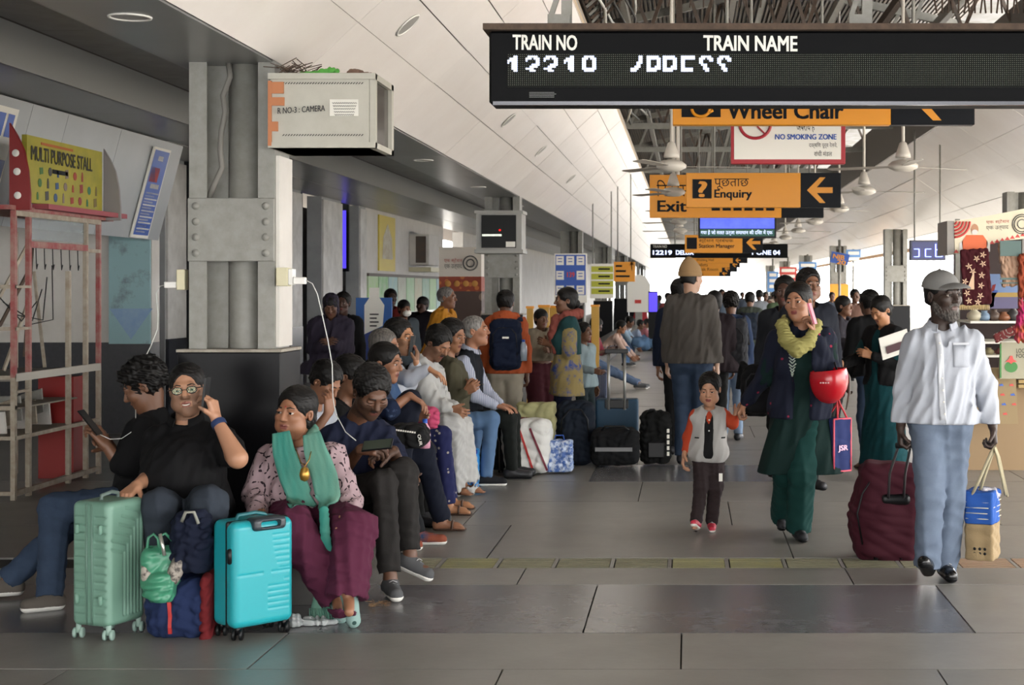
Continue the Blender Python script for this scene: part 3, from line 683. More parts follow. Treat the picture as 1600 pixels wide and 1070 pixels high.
m_whitep = mat('white plastic', 'e4e2dc', .4)
m_wall = mat('wall paint', 'd6d2cc', .7, kind='noise', col2='c2bdb6', scale=2, bump=.04)
m_yellow = mat('sign orange', 'db8f10', .4)
m_signk = mat('sign black', '14161b', .45, spec=.12)
m_signw = mat('sign white', 'e6e3da', .45)
m_blue = mat('sign blue', '2350a8', .4)
m_cable = mat('cable black', '0b0b0b', .5)
m_wcable = mat('cable white', 'cfcfca', .5)

# ---------------------------------------------------------------- floor: slabs as pieces
fl = M(); fl.box((-12, -14, -.12), (6.6, 140, -.012)); floor = tag(fl.obj('floor', m_grout), kind='structure')
rows = [(-1, 1.6), (1.6, 2.9), (2.9, 4.1), (4.1, 5.3), (5.3, 6.475), (6.475, 7.16), (7.16, 8.33), (8.33, 8.83), (9.16, 10.43), (10.43, 11.6), (11.6, 12.8), (12.8, 14.0), (14, 15.3), (15.3, 16.6), (16.6, 18), (18, 19.4), (19.4, 21)]
ph = {7.16: -.49, 6.475: -.03, 5.3: -.78, 8.33: .9, 9.16: -1.2, 10.43: .3}
rnd = random.Random(4)
for (a, b) in rows:
    w = 1.83; x0 = ph.get(a, rnd.uniform(-.9, .9)); k0 = int(math.floor((-8.2 - x0) / w))
    for k in range(k0, k0 + 9):
        xa, xb = x0 + k * w, x0 + (k + 1) * w
        if xb > 6.55: xb = 6.55
        if xb - xa < .1: continue
        s = M(); z = rnd.uniform(-.0015, 0); s.box((xa + .004, a + .004, -.03), (xb - .004, b - .004, z), 0)
        s.obj('slab', m_slabd if (a == 7.16 and k != 1) or (a == 12.8 and k == 0) else m_slab, floor)
rest = M()
y = 21.0
while y < 138:
    h = 1.3 if y < 50 else 4
    x0 = rnd.uniform(-1, 0) - 8.5
    while x0 < 6.5:
        rest.box((x0 + .006, y + .006, -.03), (min(x0 + 1.83, 6.55) - .006, y + h - .006, 0)); x0 += 1.83
    y += h
tag(rest.obj('far_slab', m_slab, floor), kind='stuff')
# drain covers in a line across the platform
x = -2.1; i = 0
while x < 6.4:
    s = M(); s.box((x, 8.84, -.03), (x + .305, 9.15, -.014)); 
    for k in range(6): s.box((x + .002, 8.845 + k * .052, -.02), (x + .303, 8.845 + k * .052 + .036, -.001))
    s.obj('drain_cover', mat('drain yellow', '8f8a5c', .6, kind='noise', col2='77745a', scale=8) if i in (2, 6, 7) else mat('drain ochre', '8d7159', .6) if x > 1.3 else m_drain, floor)
    s = M(); s.box((x + .307, 8.84, -.03), (x + .328, 9.15, -.001)); s.obj('drain_joint', m_slab, floor)
    x += .335; i += 1
# platform edge, track bed, the platform beyond
g = M(); g.box((6.6, -8, -1.1), (6.9, 140, 0)); tag(g.obj('trim_1', mat('edge coping', 'a8a49c', .8)), kind='structure')
g = M(); g.box((-30, -8, -1.3), (80, 260, -1.1)); tag(g.obj('track_bed', mat('ballast', 'b5aea2', .95, kind='noise', col2='9a938a', scale=6)), kind='structure')
g = M(); g.box((12.5, 10, -1.1), (19, 140, 0)); tag(g.obj('far_platform', mat('far platform concrete', 'b0aca4', .9)), kind='structure')

# ---------------------------------------------------------------- canopy
ceil = tag(M().box((-2.9, -12, 5.2), (5.2, 140, 5.25)).obj('ceiling', mat('roof sheet', '76787a', .6, kind='streak', col2='5d5c58', scale=4)), kind='structure')
def panel(p0, p1, y0, y1, m, name='ceiling_panel', th=.012, par=ceil):
    """a cladding panel between two rails of the section (x,z), from y0 to y1"""
    (xa, za), (xb, zb) = p0, p1; d = Vector((xb - xa, 0, zb - za)); L = d.length; d.normalize(); n = Vector((-d.z, 0, d.x))
    if n.z < 0: n = -n
    c = Vector(((xa + xb) / 2, (y0 + y1) / 2, (za + zb) / 2)) + n * th / 2
    b = M(); b.obox(c, d, (0, 1, 0), n, L / 2 - .003, (y1 - y0) / 2 - .003, th / 2); return b.obj(name, m, par)
def lerp(p, q, t): return (p[0] + (q[0] - p[0]) * t, p[1] + (q[1] - p[1]) * t)
A0, A1 = (-2.22, 2.82), (-.95, 4.0)
B0, B1 = (3.25, 3.72), (4.75, 2.70)
ys = [-12, -8, -3, 1.0, 3.6, 6.2, 8.8, 11.4, 14.0, 16.6, 19.2, 21.8, 25, 29, 34, 40, 50, 70, 95, 120]
for j in range(len(ys) - 1):
    y0, y1 = ys[j], ys[j + 1]; dz = rnd.uniform(-.006, .006)
    for t0, t1 in ((0, .26), (.26, .46), (.46, .66), (.66, .86), (.86, 1)):
        p, q = lerp(A0, A1, t0), lerp(A0, A1, t1); e = rnd.uniform(0, .008)
        panel((p[0], p[1] + e), (q[0], q[1] + e), y0, y1, m_white)
    for t0, t1 in ((0, .3), (.3, .55), (.55, .8), (.8, 1)):
        p, q = lerp(B0, B1, t0), lerp(B0, B1, t1); e = rnd.uniform(0, .01); panel((p[0], p[1] + e), (q[0], q[1] + e), y0, y1, m_white)
    panel((-2.77, 2.82), (-2.23, 2.82), y0, y1, m_grey)
    panel((-4.83, 3.52), (-3.9, 3.52), y0, y1, mat('gutter metal', '7b7670', .35, kind='streak', col2='6a645c', scale=5)); panel((-3.89, 3.52), (-2.8, 3.52), y0, y1, MATS['gutter metal'])
    panel((-5.6, 3.2), (-4.86, 3.2), y0, y1, m_grey)
    if y0 > 16: panel((-6.4, 3.2), (-5.62, 3.2), y0, y1, m_grey)
    panel((4.76, 2.69), (6.2, 2.74), y0, y1, m_white)
b = M()
for (p, q), dx in ((((A0), (A1)), -1), (((B0), (B1)), 1)): b.bar((p[0], 54, p[1]), (q[0], 54, q[1]), .01) if 0 else b.prism([(p[0], p[1] + .07), (q[0], q[1] + .07), (q[0], q[1] + .09), (p[0], p[1] + .09)], (0, -12, 0), (1, 0, 0), (0, 0, 1), -132)
b.box((-2.8, -12, 2.9), (-2.2, 120, 2.92)); b.box((4.7, -12, 2.82), (6.2, 120, 2.84)); tag(b.obj('trim_9', mat('backing', 'a5a19d', .7)), kind='structure')  # sheet added above the canopy panels to keep sky light out of their gaps
# rails and fascias running along the platform
s = M(); s.box((-2.8, -8, 2.83), (-2.77, 120, 3.52)); tag(s.obj('trim_2', m_grey), kind='structure')
s = M(); s.box((-4.88, -8, 3.2), (-4.85, 120, 3.42)); s.box((-4.95, -8, 3.42), (-4.86, 120, 3.52)); tag(s.obj('trim_3', mat('beam light', 'b9bab8', .4)), kind='structure')
s = M(); s.prism([(0, 0), (.09, .02), (-.1, .42), (-.14, .40)], (-.95, -8, 4.0), (1, 0, 0), (0, 0, 1), .01); s = M()
s.bar((-.98, -8, 4.06), (-.98, 120, 4.06), .05, .12); tag(s.obj('trim_4', mat('trough edge', 'cdb79b', .6)), kind='structure')
s = M(); s.bar((3.22, -8, 4.05), (3.22, 120, 4.05), .03, .68); tag(s.obj('trim_5', mat('trough dark fascia', '6f6965', .6)), kind='structure')
s = M(); s.bar((6.22, -8, 2.72), (6.22, 120, 2.72), .06, .16); tag(s.obj('trim_6', mat('eave beam', 'a27c5d', .8, kind='noise', col2='b9a48c', scale=1.5)), kind='structure')
s = M(); s.box((-6.4, -8, 3.25), (-2.7, 120, 3.9)); s.v = []; 
s = M(); s.box((-9.7, -8, 3.56), (-2.6, 120, 3.62)); s.box((-2.85, -8, 3.62), (-2.7, 120, 5.2)); tag(s.obj('trim_7', m_steeld), kind='structure')
# roof steel in the open trough between the two canopies
ORD = 'first second third fourth fifth sixth seventh eighth ninth tenth'.split()
def truss(y, near):
    t = thing('roof_truss', 'steel lattice truss across the open roof trough, %s from the front' % ORD[near], 'truss', (1.1, y, 4.1), 'roof trusses over the trough')
    o = t.location
    b = M(o); b.bar((-1.0, y, 4.15), (3.3, y, 4.15), .07, .09); b.obj('bottom_chord', m_steel, t)
    b = M(o); b.bar((-1.6, y, 4.55), (1.1, y, 5.15), .07, .09); b.bar((1.1, y, 5.15), (3.9, y, 4.55), .07, .09); b.obj('top_chord', m_steel, t)
    n = 8
    for k in range(n):
        xa = -.9 + k * .52; za = 4.17; zb = 4.7 + .4 * (1 - abs(xa + .26 - 1.1) / 2.4)
        b = M(o); b.bar((xa, y, za), (xa + .26, y, zb), .035); b.obj('web_member', m_rust if k % 3 else m_steel, t)
        b = M(o); b.bar((xa + .26, y, zb), (xa + .52, y, za), .035); b.obj('web_member', m_steeld, t)
for i, y in enumerate((4.5, 7.2, 9.9, 12.6, 15.3, 18, 20.7, 24, 28, 33)): truss(y, i)
for k, x in enumerate((-.7, -.1, .5, 1.1, 1.7, 2.3, 2.9)):      # purlins along the roof
    b = M(); b.bar((x, -4, 4.9 - abs(x - 1.1) * .12), (x, 60, 4.9 - abs(x - 1.1) * .12), .07, .1); tag(b.obj('purlin', m_rust if k % 2 else m_steel), 'long steel purlin under the roof sheets, %s from the left' % ORD[k], 'beam', 'purlins under the roof sheets')
ridge = M()
for k in range(90):
    x = -1.3 + k * .055
    ridge.bar((x, -4, 5.17), (x, 70, 5.17), .028, .03)
o = ridge.obj('corrugation', mat('corrugated sheet', '6e7173', .5, kind='noise', col2='7a6a58', scale=3), ceil); tag(o, kind='stuff')
# bundles of cable and thin rods lying in the trough
for i in range(7):
    y = 8.5 + i * .5; 
    pts = [(-.85 + .1 * math.sin(k * 1.3 + i), 5.5 + k * 1.4, 4.12 + .10 * ((i * 7 + k) % 5) / 5 + .03 * i) for k in range(14)]
    b = M(); b.tube([(p[0] + i * .045, p[1], p[2]) for p in pts], .014, 6); tag(b.obj('cable', m_wcable if i % 3 == 0 else m_cable), 'electric cable lying along the trough edge above the left canopy', 'cable', 'cables along the trough edge')
for i in range(26):
    y = 9.6 + i * .2; b = M(); b.bar((-.9, y, 4.1), (-.35 + .1 * (i % 3), y + .12, 4.75), .022); tag(b.obj('steel_rod', m_rust if i % 2 else m_steel), 'thin slanting steel rod in the roof trough', 'rod', 'slanting rods in the roof trough')
for i in range(18):
    x = -.42 + i * .06 + (i % 3) * .01; b = M(); b.tube([(x, 7.85, 3.04), (x + .01 * (i % 2), 7.85, 3.04 + .06 + .05 * ((i * 5) % 4) / 4)], .004, 5); o = b.obj('bird_spike', m_rust); tag(o, 'rusty upright spike on top of the big train display', 'spike', 'spikes on the big display')
for i in range(22):
    x = 1.28 + i * .028; hgt = .07 + .07 * ((i * 7) % 5) / 5; b = M(); b.tube([(x, 7.9, 3.02), (x + .012 * ((i % 3) - 1), 7.9, 3.02 + hgt)], .005, 5); tag(b.obj('bird_spike', m_rust), 'rusty upright spike on the right end of the big train display', 'spike', 'spikes on the right of the display')

# ---------------------------------------------------------------- recessed ceiling lamps
def downlight(x, y, z, n, label, group):
    t = thing('ceiling_lamp', label, 'lamp', (x, y, z), group); r = .085
    b = M(t.location); b.lathe((x, y, z), [(r + .012, 0), (r + .010, .006), (r, .006), (r - .004, 0)], 24, n); b.obj('rim', m_whitep, t)
    b = M(t.location); b.lathe((x, y, z), [(r - .002, .001), (0, .001)], 24, n); b.obj('diffuser', mat('unlit diffuser', '9a9894', .4), t)
for i, y in enumerate((3.0, 6.88, 10.7, 14.5, 18.3, 22.5)):
    downlight(-2.5, y, 2.82, (0, 0, -1), ['', 'round lamp with bright rim in grey soffit, left of the first pillar', 'round lamp in grey soffit just beyond the first pillar'][i] if i in (1, 2) else 'round recessed lamp in the grey soffit, %s along its line' % ORD[i], None if i in (1, 2) else 'far lamps in the soffit')
nn = Vector((-.68, 0, -.73)).normalized() * -1; nn = Vector((.68, 0, -.73))
for i, (t_, y) in enumerate(((.37, 9.6), (.37, 15.0), (.37, 18.3), (.37, 23))):
    p = lerp(A0, A1, t_); downlight(p[0], y, p[1] - .006, nn, ['oval-looking recessed lamp in white canopy above the camera cabinet', 'recessed lamp in white canopy below the big display left edge', 'recessed lamp in white canopy, third in line from the front', 'recessed lamp in white canopy, farthest of its line'][i], None)

# ---------------------------------------------------------------- left side: fascia, walls, piers
fas = thing('wall_fascia', None, None, (-5.6, 10, 3.2), kind='structure')
yb = [4.0, 5.2, 5.9, 7.1, 8.3, 9.5, 10.7, 11.42, 13.15, 13.9, 15.2, 17.05]
for a, b in zip(yb, yb[1:]): panel((-5.6, 3.19), (-5.88, 2.14), a, b, m_lace, 'fascia_panel', .02, None).parent = None
for o in [o for o in C.objects if o.name.startswith('fascia_panel')]:
    o.parent = fas; o.matrix_parent_inverse = Matrix.Translation(-fas.location)
s = M(); s.box((-6.5, -8, 2.2), (-6.35, 17.1, 3.3)); tag(s.obj('trim_8', m_steeld), kind='structure')
w = M(); w.box((-9.5, 17.1, 1.01), (-5.97, 17.35, 3.3)); wl = tag(w.obj('wall_back', m_wall), kind='structure')
w = M(); w.box((-9.5, 17.05, 0), (-5.97, 17.36, 1.01)); tag(w.obj('baseboard_back', m_dado), kind='structure')
w = M(); w.box((-9.6, -8, 0), (-9.5, 17.3, 3.3)); tag(w.obj('wall_left', m_wall), kind='structure')
w = M(); w.box((-9.5, -8, 3.205), (-5.58, 17.1, 3.25)); tag(w.obj('ceiling_left', m_grey), kind='structure')
t = thing('painted_notice', 'peeling pale teal painted panel with dark wear on left wall end', 'panel', (-6.0, 17.04, 1.0))
s = M(t.location); s.box((X(172, 17.04), 17.0, Z(537, 17.04)), (X(236, 17.04), 17.04, Z(366, 17.04))); s.obj('board', mat('teal paint', '8fb0b4', .6, kind='stain', col2='6b7478', scale=3, amt=.6), t)
s = M(t.location); s.prism([(0, 0), (.24, .34), (-.24, .34)], (X(205, 17.0), 16.995, Z(530, 17)), (1, 0, 0), (0, 0, 1), .004); s.obj('blue_stain', mat('blue paint', '7795bd', .6, kind='noise', col2='8fa9c0', scale=9), t)
# dark doorway: black sheet in place of the shade inside the opening
d_ = M(); d_.box((-6.9, 19.2, 0), (-5.5, 19.3, 3.2)); tag(d_.obj('doorway_shade', m_black), kind='structure')
# left wall with piers from 18.8 m on
def wallbox(name, x0, x1, y0, y1, z0, z1, m, kind='structure'):
    b = M(); b.box((x0, y0, z0), (x1, y1, z1)); return tag(b.obj(name, m), kind=kind)
m_pier = mat('pier grey', 'a3a5a6', .6, kind='noise', col2='929495', scale=3)
m_pierw = mat('pier white', 'dcdad6', .6, kind='noise', col2='a5a29d', scale=2)
piers = [(18.5, 19.3), (24.2, 25.0), (26.4, 27.9), (29.4, 30.0)]
for i, (a, b) in enumerate(piers):
    q = tag(M().box((-6.55, a, 0), (-6.3, b, 3.2)).obj('pillar_%d' % i if 0 else 'wall_pier', m_pier), kind='structure')
    k = M(); k.box((-6.3, a + .02, 1.0), (-6.27, b - .02, 3.15)); k.obj('cladding', m_pierw, q)
    k = M(); k.box((-6.3, a + .02, 0), (-6.26, b - .02, 1.0)); k.obj('dado', m_dado, q)
wallbox('wall_left_far', -6.6, -6.3, 30.0, 39.5, 0, 3.2, m_wall)
wallbox('baseboard_left', -6.3, -6.26, 30.0, 39.5, 0, 1.1, m_dado)
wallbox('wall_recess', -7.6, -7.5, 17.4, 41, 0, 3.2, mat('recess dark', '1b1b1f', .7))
wallbox('wall_left_end', -6.6, -6.3, 43, 120, 0, 3.2, m_wall)
# mural panels along the far left wall
cols = ['9fc77f', '6fb36a', '86b5c0', 'a9a59b', '8fbf8a', 'b7a98c', '7fae9e', '9ecb8c', '8ab6c8']
mur = thing('wall_mural', 'row of green and grey painted dado panels along far left wall', 'mural', (-6.25, 34, 1.1))
for i in range(9):
    k = M(mur.location); k.box((-6.29, 30.05 + i * 1.02, 1.1), (-6.25, 31.0 + i * 1.02, 1.86)); k.obj('painted_panel', mat('mural %d' % i, cols[i], .6, kind='noise', col2='b8c4b0', scale=4), mur)
k = M(mur.location); k.box((-6.31, 30.0, 1.86), (-6.23, 39.3, 1.92)); k.obj('rail', m_steeld, mur)
# lit violet screens between the piers
for i, (xa, xb, y, z0, z1) in enumerate(((-6.95, -6.56, 25.9, 2.0, 3.1), (-6.8, -6.5, 29.2, 2.0, 3.1))):
    t = thing('display_screen', ['violet lit display in the gap between the left piers', 'narrow violet display in the last pier gap'][i], 'screen', ((xa + xb) / 2, y, z0))
    k = M(t.location); k.box((xa - .1, y, z0 - .06), (xb + .05, y + .06, 3.54)); k.obj('casing', m_black, t)
    k = M(t.location); k.box((xa, y - .006, z0), (xb, y, z1)); k.obj('panel', mat('violet screen', '5040d8', .4, emit=1.1), t)
# ---------------------------------------------------------------- pillars
def pillar(x, y, label, group=None, full=True, near=False):
    t = thing('platform_pillar', label, 'pillar', (x, y, 0), group); o = t.location; zt = 2.83
    def part(name, m, f): b = M(o); f(b); return b.obj(name, m, t)
    f0 = y - .15
    # two channels facing each other, a round tube between
    part('channel', m_steel, lambda b: (b.box((x - .23, f0, 0), (x - .22, f0 + .30, zt)), b.box((x - .22, f0, 0), (x - .135, f0 + .012, zt)), b.box((x - .22, f0 + .288, 0), (x - .135, f0 + .30, zt)), b.box((x - .22, f0 + .14, 0), (x - .06, f0 + .15, zt))))
    part('channel', m_steel, lambda b: (b.box((x + .22, f0, 0), (x + .23, f0 + .30, zt)), b.box((x + .14, f0, 0), (x + .22, f0 + .012, zt)), b.box((x + .14, f0 + .288, 0), (x + .22, f0 + .30, zt))))
    part('tube', m_steel, lambda b: b.tube([(x + .035, y, 0), (x + .035, y, zt)], .09, 20))
    pl = part('batten_plate', m_steel, lambda b: b.box((x - .235, f0 - .014, 1.75), (x + .23, f0, 2.09), .004))
    for sx in (-.19, .185):
        for k in range(4):
            b = M(o); b.lathe((x + sx, f0 - .014, 1.795 + k * .084), [(.021, 0), (.019, .008), (.012, .014), (0, .017)], 10, (0, -1, 0)); b.obj('rivet', m_steel, pl)
    if full:
        part('plinth', m_granite, lambda b: b.box((x - .27, y - .22, .02), (x + .28, y + .2, 1.265), .006))
        part('plinth_top', mat('plinth top', 'a9a295', .6, kind='noise', col2='776f63', scale=12), lambda b: b.box((x - .275, y - .225, 1.265), (x + .285, y + .205, 1.28)))
    return t
p1 = pillar(-2.45, 8.40, 'nearest grey riveted steel pillar with round tube and black plinth')
pillar(-2.45, 20.4, 'second left steel pillar, behind the luggage heap, with dark cabinet on it')
pillar(-2.45, 32.4, 'third left steel pillar beside blue and white notice board')
for y in (44.4, 56.4, 68.4, 80.4): pillar(-2.45, y, 'far steel pillar in the left row', 'far pillars of the left row')
pillar(4.25, 19.5, 'right steel pillar behind the textile stall sign', full=False)
pillar(4.25, 31.5, 'right steel pillar with pale riveted plate behind the white shirt man')
pillar(4.25, 43.5, 'right steel pillar with yellow band behind the woman on phone')
for y in (55.5, 67.5, 79.5): pillar(4.25, y, 'far steel pillar in the right row', 'far pillars of the right row')
# yellow bands on one right pillar
b = M(); b.box((3.98, 43.2, 1.05), (4.52, 43.26, 1.75)); tag(b.obj('painted_band', m_yellow), 'yellow number board on the right pillar behind the woman', 'sign')
# hose climbing the nearest pillar
b = M(); b.tube([P(357, 98, 8.3), P(360, 120, 8.28), P(348, 150, 8.27), P(352, 175, 8.27), P(346, 205, 8.27), P(344, 235, 8.27), P(347, 262, 8.27), P(334, 290, 8.27), P(325, 312, 8.3)], .016, 8); tag(b.obj('conduit', mat('old hose', '74716b', .7)), 'crooked grey conduit running down between the pillar channels', 'pipe')
# white strip on the right channel and socket boxes on the nearest pillar
t = thing('pillar_board', 'tall white strip along the right side of the nearest pillar', 'board', (-2.2, 8.6, 1.3))
s = M(t.location); s.box((-2.219, 8.27, 1.29), (-2.20, 8.54, 2.32)); s.obj('strip', m_wall, t)
t = thing('wall_socket', 'cream socket box with white charger, right side of nearest pillar', 'socket', tuple(P(440, 432, 8.2)))
s = M(t.location); a, b_ = P(431, 447, 8.2), P(450, 418, 8.2); s.box((a.x, 8.2, a.z), (b_.x, 8.27, b_.z), .004); s.obj('box', m_cream, t)
s = M(t.location); a, b_ = P(450, 445, 8.2), P(458, 420, 8.2); s.box((a.x, 8.2, a.z), (b_.x, 8.26, b_.z), .003); s.obj('lid', m_whitep, t)
t = thing('phone_charger', 'white charger plugged in right of the nearest pillar', 'charger', tuple(P(466, 438, 8.2)))
s = M(t.location); a, b_ = P(458, 444, 8.2), P(478, 433, 8.2); s.box((a.x, 8.19, a.z), (b_.x, 8.22, b_.z), .004); s.obj('plug', m_whitep, t)
s = M(t.location); s.tube([P(478, 438, 8.2), P(488, 443, 8.2), P(496, 460, 8.2), P(503, 490, 8.2), P(512, 530, 8.2), P(519, 570, 8.2), P(520, 620, 8.2), P(524, 645, 8.15), P(540, 675, 8.05), P(556, 688, 7.95)], .0028, 6); s.obj('cord', m_wcable, t)
t = thing('wall_socket', 'cream socket box with charger, left side of nearest pillar', 'socket', tuple(P(285, 436, 8.3)))
s = M(t.location); a, b_ = P(279, 453, 8.3), P(292, 421, 8.3); s.box((a.x, 8.26, a.z), (b_.x, 8.33, b_.z), .004); s.obj('box', m_cream, t)
t = thing('phone_charger', 'white charger plugged in left of the nearest pillar', 'charger', tuple(P(268, 444, 8.3)))
s = M(t.location); a, b_ = P(259, 450, 8.3), P(279, 440, 8.3); s.box((a.x, 8.27, a.z), (b_.x, 8.3, b_.z), .004); s.obj('plug', m_whitep, t)
s = M(t.location); s.tube([P(259, 445, 8.3), P(250, 447, 8.3), P(244, 458, 8.3), P(247, 490, 8.3), P(246, 515, 8.3), P(236, 540, 8.3), P(226, 560, 8.25)], .0028, 6); s.obj('cord', m_wcable, t)

# benches of granite under the seated people
for x0, x1, y0, y1, hole, lb in ((-3.08, -1.66, 7.76, 9.1, (-2.74, -2.15, 8.17, 8.62), 'dark stone bench around the nearest pillar under the seated people'), (-3.3, -2.02, 9.5, 14.6, None, 'long dark stone bench under the row of seated people'), (-2.14, -1.72, 24, 47, None, 'far stone bench line along the left pillars')):
    t = thing('stone_bench', lb, 'bench', ((x0 + x1) / 2, (y0 + y1) / 2, 0)); o = t.location
    def ring(b, g_, z0, z1):
        a0, a1, c0, c1 = x0 + g_, x1 - g_, y0 + g_, y1 - g_
        if not hole: b.box((a0, c0, z0), (a1, c1, z1)); return
        h0, h1, k0, k1 = hole; b.box((a0, c0, z0), (a1, k0, z1)); b.box((a0, k1, z0), (a1, c1, z1)); b.box((a0, k0, z0), (h0, k1, z1)); b.box((h1, k0, z0), (a1, k1, z1))
    b = M(o); ring(b, 0, .38, .42); b.obj('seat', m_granite, t)
    b = M(o); ring(b, .025, 0, .38); b.obj('base', mat('bench base', '3f3e3d', .25, kind='noise', col2='4c4a47', scale=5), t)

# equipment cabinet at the head of the nearest pillar
t = thing('equipment_cabinet', 'grey white metal cabinet with vent slots hung high on nearest pillar', 'cabinet', (-1.95, 8.3, 2.35)); o = t.location
x0, x1, y0, y1, z0, z1 = X(421, 8.1), X(578, 8.1), 8.1, 8.60, Z(231, 8.1), Z(115, 8.1)
m_cab = mat('cabinet cream grey', 'b3b1a6', .5, kind='noise', col2='a3a094', scale=5)
b = M(o); b.box((x0, y0, z0), (x1, y1, z1), .006); b.obj('body', m_cab, t)
b = M(o); b.box((x0 - .005, y0 - .012, z1 - .03), (x1 + .03, y1, z1 + .002)); b.obj('top_frame', m_cab, t)
b = M(o); b.box((x0 - .005, y0 - .012, z0), (x1 + .03, y1, z0 + .03)); b.obj('bottom_frame', m_cab, t)
b = M(o); b.box((x1, y0, z0), (x1 + .03, y0 + .04, z1)); b.obj('window_frame', m_cab, t); b = M(o); b.box((x1, y1 - .06, z0), (x1 + .03, y1, z1)); b.obj('window_frame', m_cab, t)
b = M(o); b.box((x1 + .004, y0 + .04, z0 + .03), (x1 + .01, y1 - .06, z1 - .03)); b.obj('window', mat('smoked glass', '3a3330', .1), t)
sl = M(o)
for k in range(30):
    for zz in (Z(130, 8.1), Z(211, 8.1)):
        xx = X(443, 8.1) + k * (X(566, 8.1) - X(443, 8.1)) / 29; sl.obox((xx, y0 - .001, zz), (1, 0, .9), (0, 1, 0), (-.9, 0, 1), .0065, .002, .0016)
tag(sl.obj('vent_slot', m_black, t), kind='stuff')
for (a, c, e, f) in ((421, 128, 443, 146), (421, 152, 444, 165), (421, 190, 434, 205)):
    b = M(o); b.box((X(a, 8.09), 8.085, Z(f, 8.09)), (X(e, 8.09), 8.099, Z(c, 8.09))); b.obj('tape', mat('brown tape', 'b07048', .6), t)
b = M(o); b.box((x0 - .004, 8.084, z0 + .01), (x0 + .014, 8.096, z1 - .04)); b.obj('tape', MATS['brown tape'], t)
b = M(o); b.box((X(515, 8.09), 8.094, Z(181, 8.09)), (X(560, 8.09), 8.0985, Z(155, 8.09))); b.obj('paper_label', mat('paper', 'd6d4cb', .7), t)
ink = mat('ink', '22222a', .7)
text('R NO-3 : CAMERA', .03, P(434, 178, 8.086), (1, 0, .06), (0, 0, 1), ink, t, width=.25, height=.032, bold=-.005, name='handwriting')
for k in range(5): b = M(o); b.tube([P(519 + k + q * 1.1, 160 + k * 4.6 + (q * 7 % 3) * .9, 8.09) for q in range(36 - k * 2)], .0011, 4); b.obj('handwriting', ink, t)
t = thing('rubbish_heap', 'twigs, green cloth and paper lying on top of the equipment cabinet', 'rubbish', (-2.0, 8.3, z1), kind='stuff'); o = t.location
b = M(o)
for k in range(60):
    a = rnd.uniform(0, 6.28); p = Vector((-2.13 + rnd.uniform(-.09, .09), 8.3 + rnd.uniform(-.1, .1), z1 + .01 + rnd.uniform(0, .05))); b.bar(p, p + Vector((math.cos(a) * .09, math.sin(a) * .05, rnd.uniform(-.01, .05))), .004)
b.obj('twigs', m_rust, t)
V = Vol((-2.1, 8.15, z1 - .01), (-1.7, 8.5, z1 + .1), .006); V.ell((-1.97, 8.25, z1 + .005), (.12, .08, .02)); V.ell((-1.92, 8.22, z1 + .02), (.05, .06, .022)); V.fold(.006, .05, 2); build('cloth', [polys(V)], mat('green cloth', '4f9a3e', .8), t, o)
V = Vol((-1.95, 8.15, z1 - .01), (-1.6, 8.5, z1 + .1), .006); V.ell((-1.78, 8.22, z1 + .012), (.045, .06, .025)); V.ell((-1.73, 8.22, z1 + .004), (.06, .06, .014)); V.fold(.004, .05, 5); build('stone', [polys(V)], mat('brown lump', '6d5548', .9), t, o)

# cabinet with smoked door on the second pillar
t = thing('equipment_cabinet', 'grey cabinet with smoked glass door on the second pillar', 'cabinet', (X(783, 19.8), 19.9, 2.4)); o = t.location
x0, x1, z0, z1, y0 = X(744, 19.8), X(815, 19.8), Z(392, 19.8), Z(330, 19.8), 19.8
b = M(o); b.box((x0, y0, z0), (x1, 20.3, z1)); b.obj('body', mat('cabinet grey', '9a9994', .5), t)
b = M(o); b.box((x0 + .07, y0 - .02, z0 + .04), (x1 - .07, y0, z1 - .05)); d = b.obj('door', mat('dark door glass', '141515', .3, spec=.1), t)
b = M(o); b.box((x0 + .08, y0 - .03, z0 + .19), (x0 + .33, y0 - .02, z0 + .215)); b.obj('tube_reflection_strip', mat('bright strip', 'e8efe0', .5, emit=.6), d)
b = M(o); b.lathe(P(781, 359.5, 19.77), [(.012, 0), (0, .004)], 8, (0, -1, 0)); b.obj('lamp', mat('red lamp', 'ff1111', .4, emit=2), d)
b = M(o); b.box((x1 - .2, y0 - .026, z0 + .05), (x1 - .08, y0 - .02, z0 + .12)); b.obj('sticker', m_signw, d)
b = M(o); b.box((x0 - .02, y0 - .03, z1 - .03), (x1 + .02, 20.3, z1 + .01)); b.obj('top_frame', mat('cabinet grey'), t) if 0 else b.obj('top_frame', MATS['cabinet grey'], t)
b = M(o); b.box((x0 - .02, y0 - .03, z0 - .03), (x1 + .02, 20.3, z0 + .02)); b.obj('bottom_frame', MATS['cabinet grey'], t)

# ---------------------------------------------------------------- hanging signs
def hangers(t, xs, y, z0, z1, m=None):
    for x in xs:
        b = M(t.location); b.tube([(x, y, z0), (x, y, z1)], .012, 6); b.obj('hanger', m or m_steel, t)
m_ledw = mat('led white', 'cfdcff', .4, emit=1.3)
FONT57 = {'1': ['..#', '.##', '#.#', '..#', '..#', '..#'], }
def leddots(t, px0, px1, py0, py1, d, rowsA, cell, name, m, r):
    pass
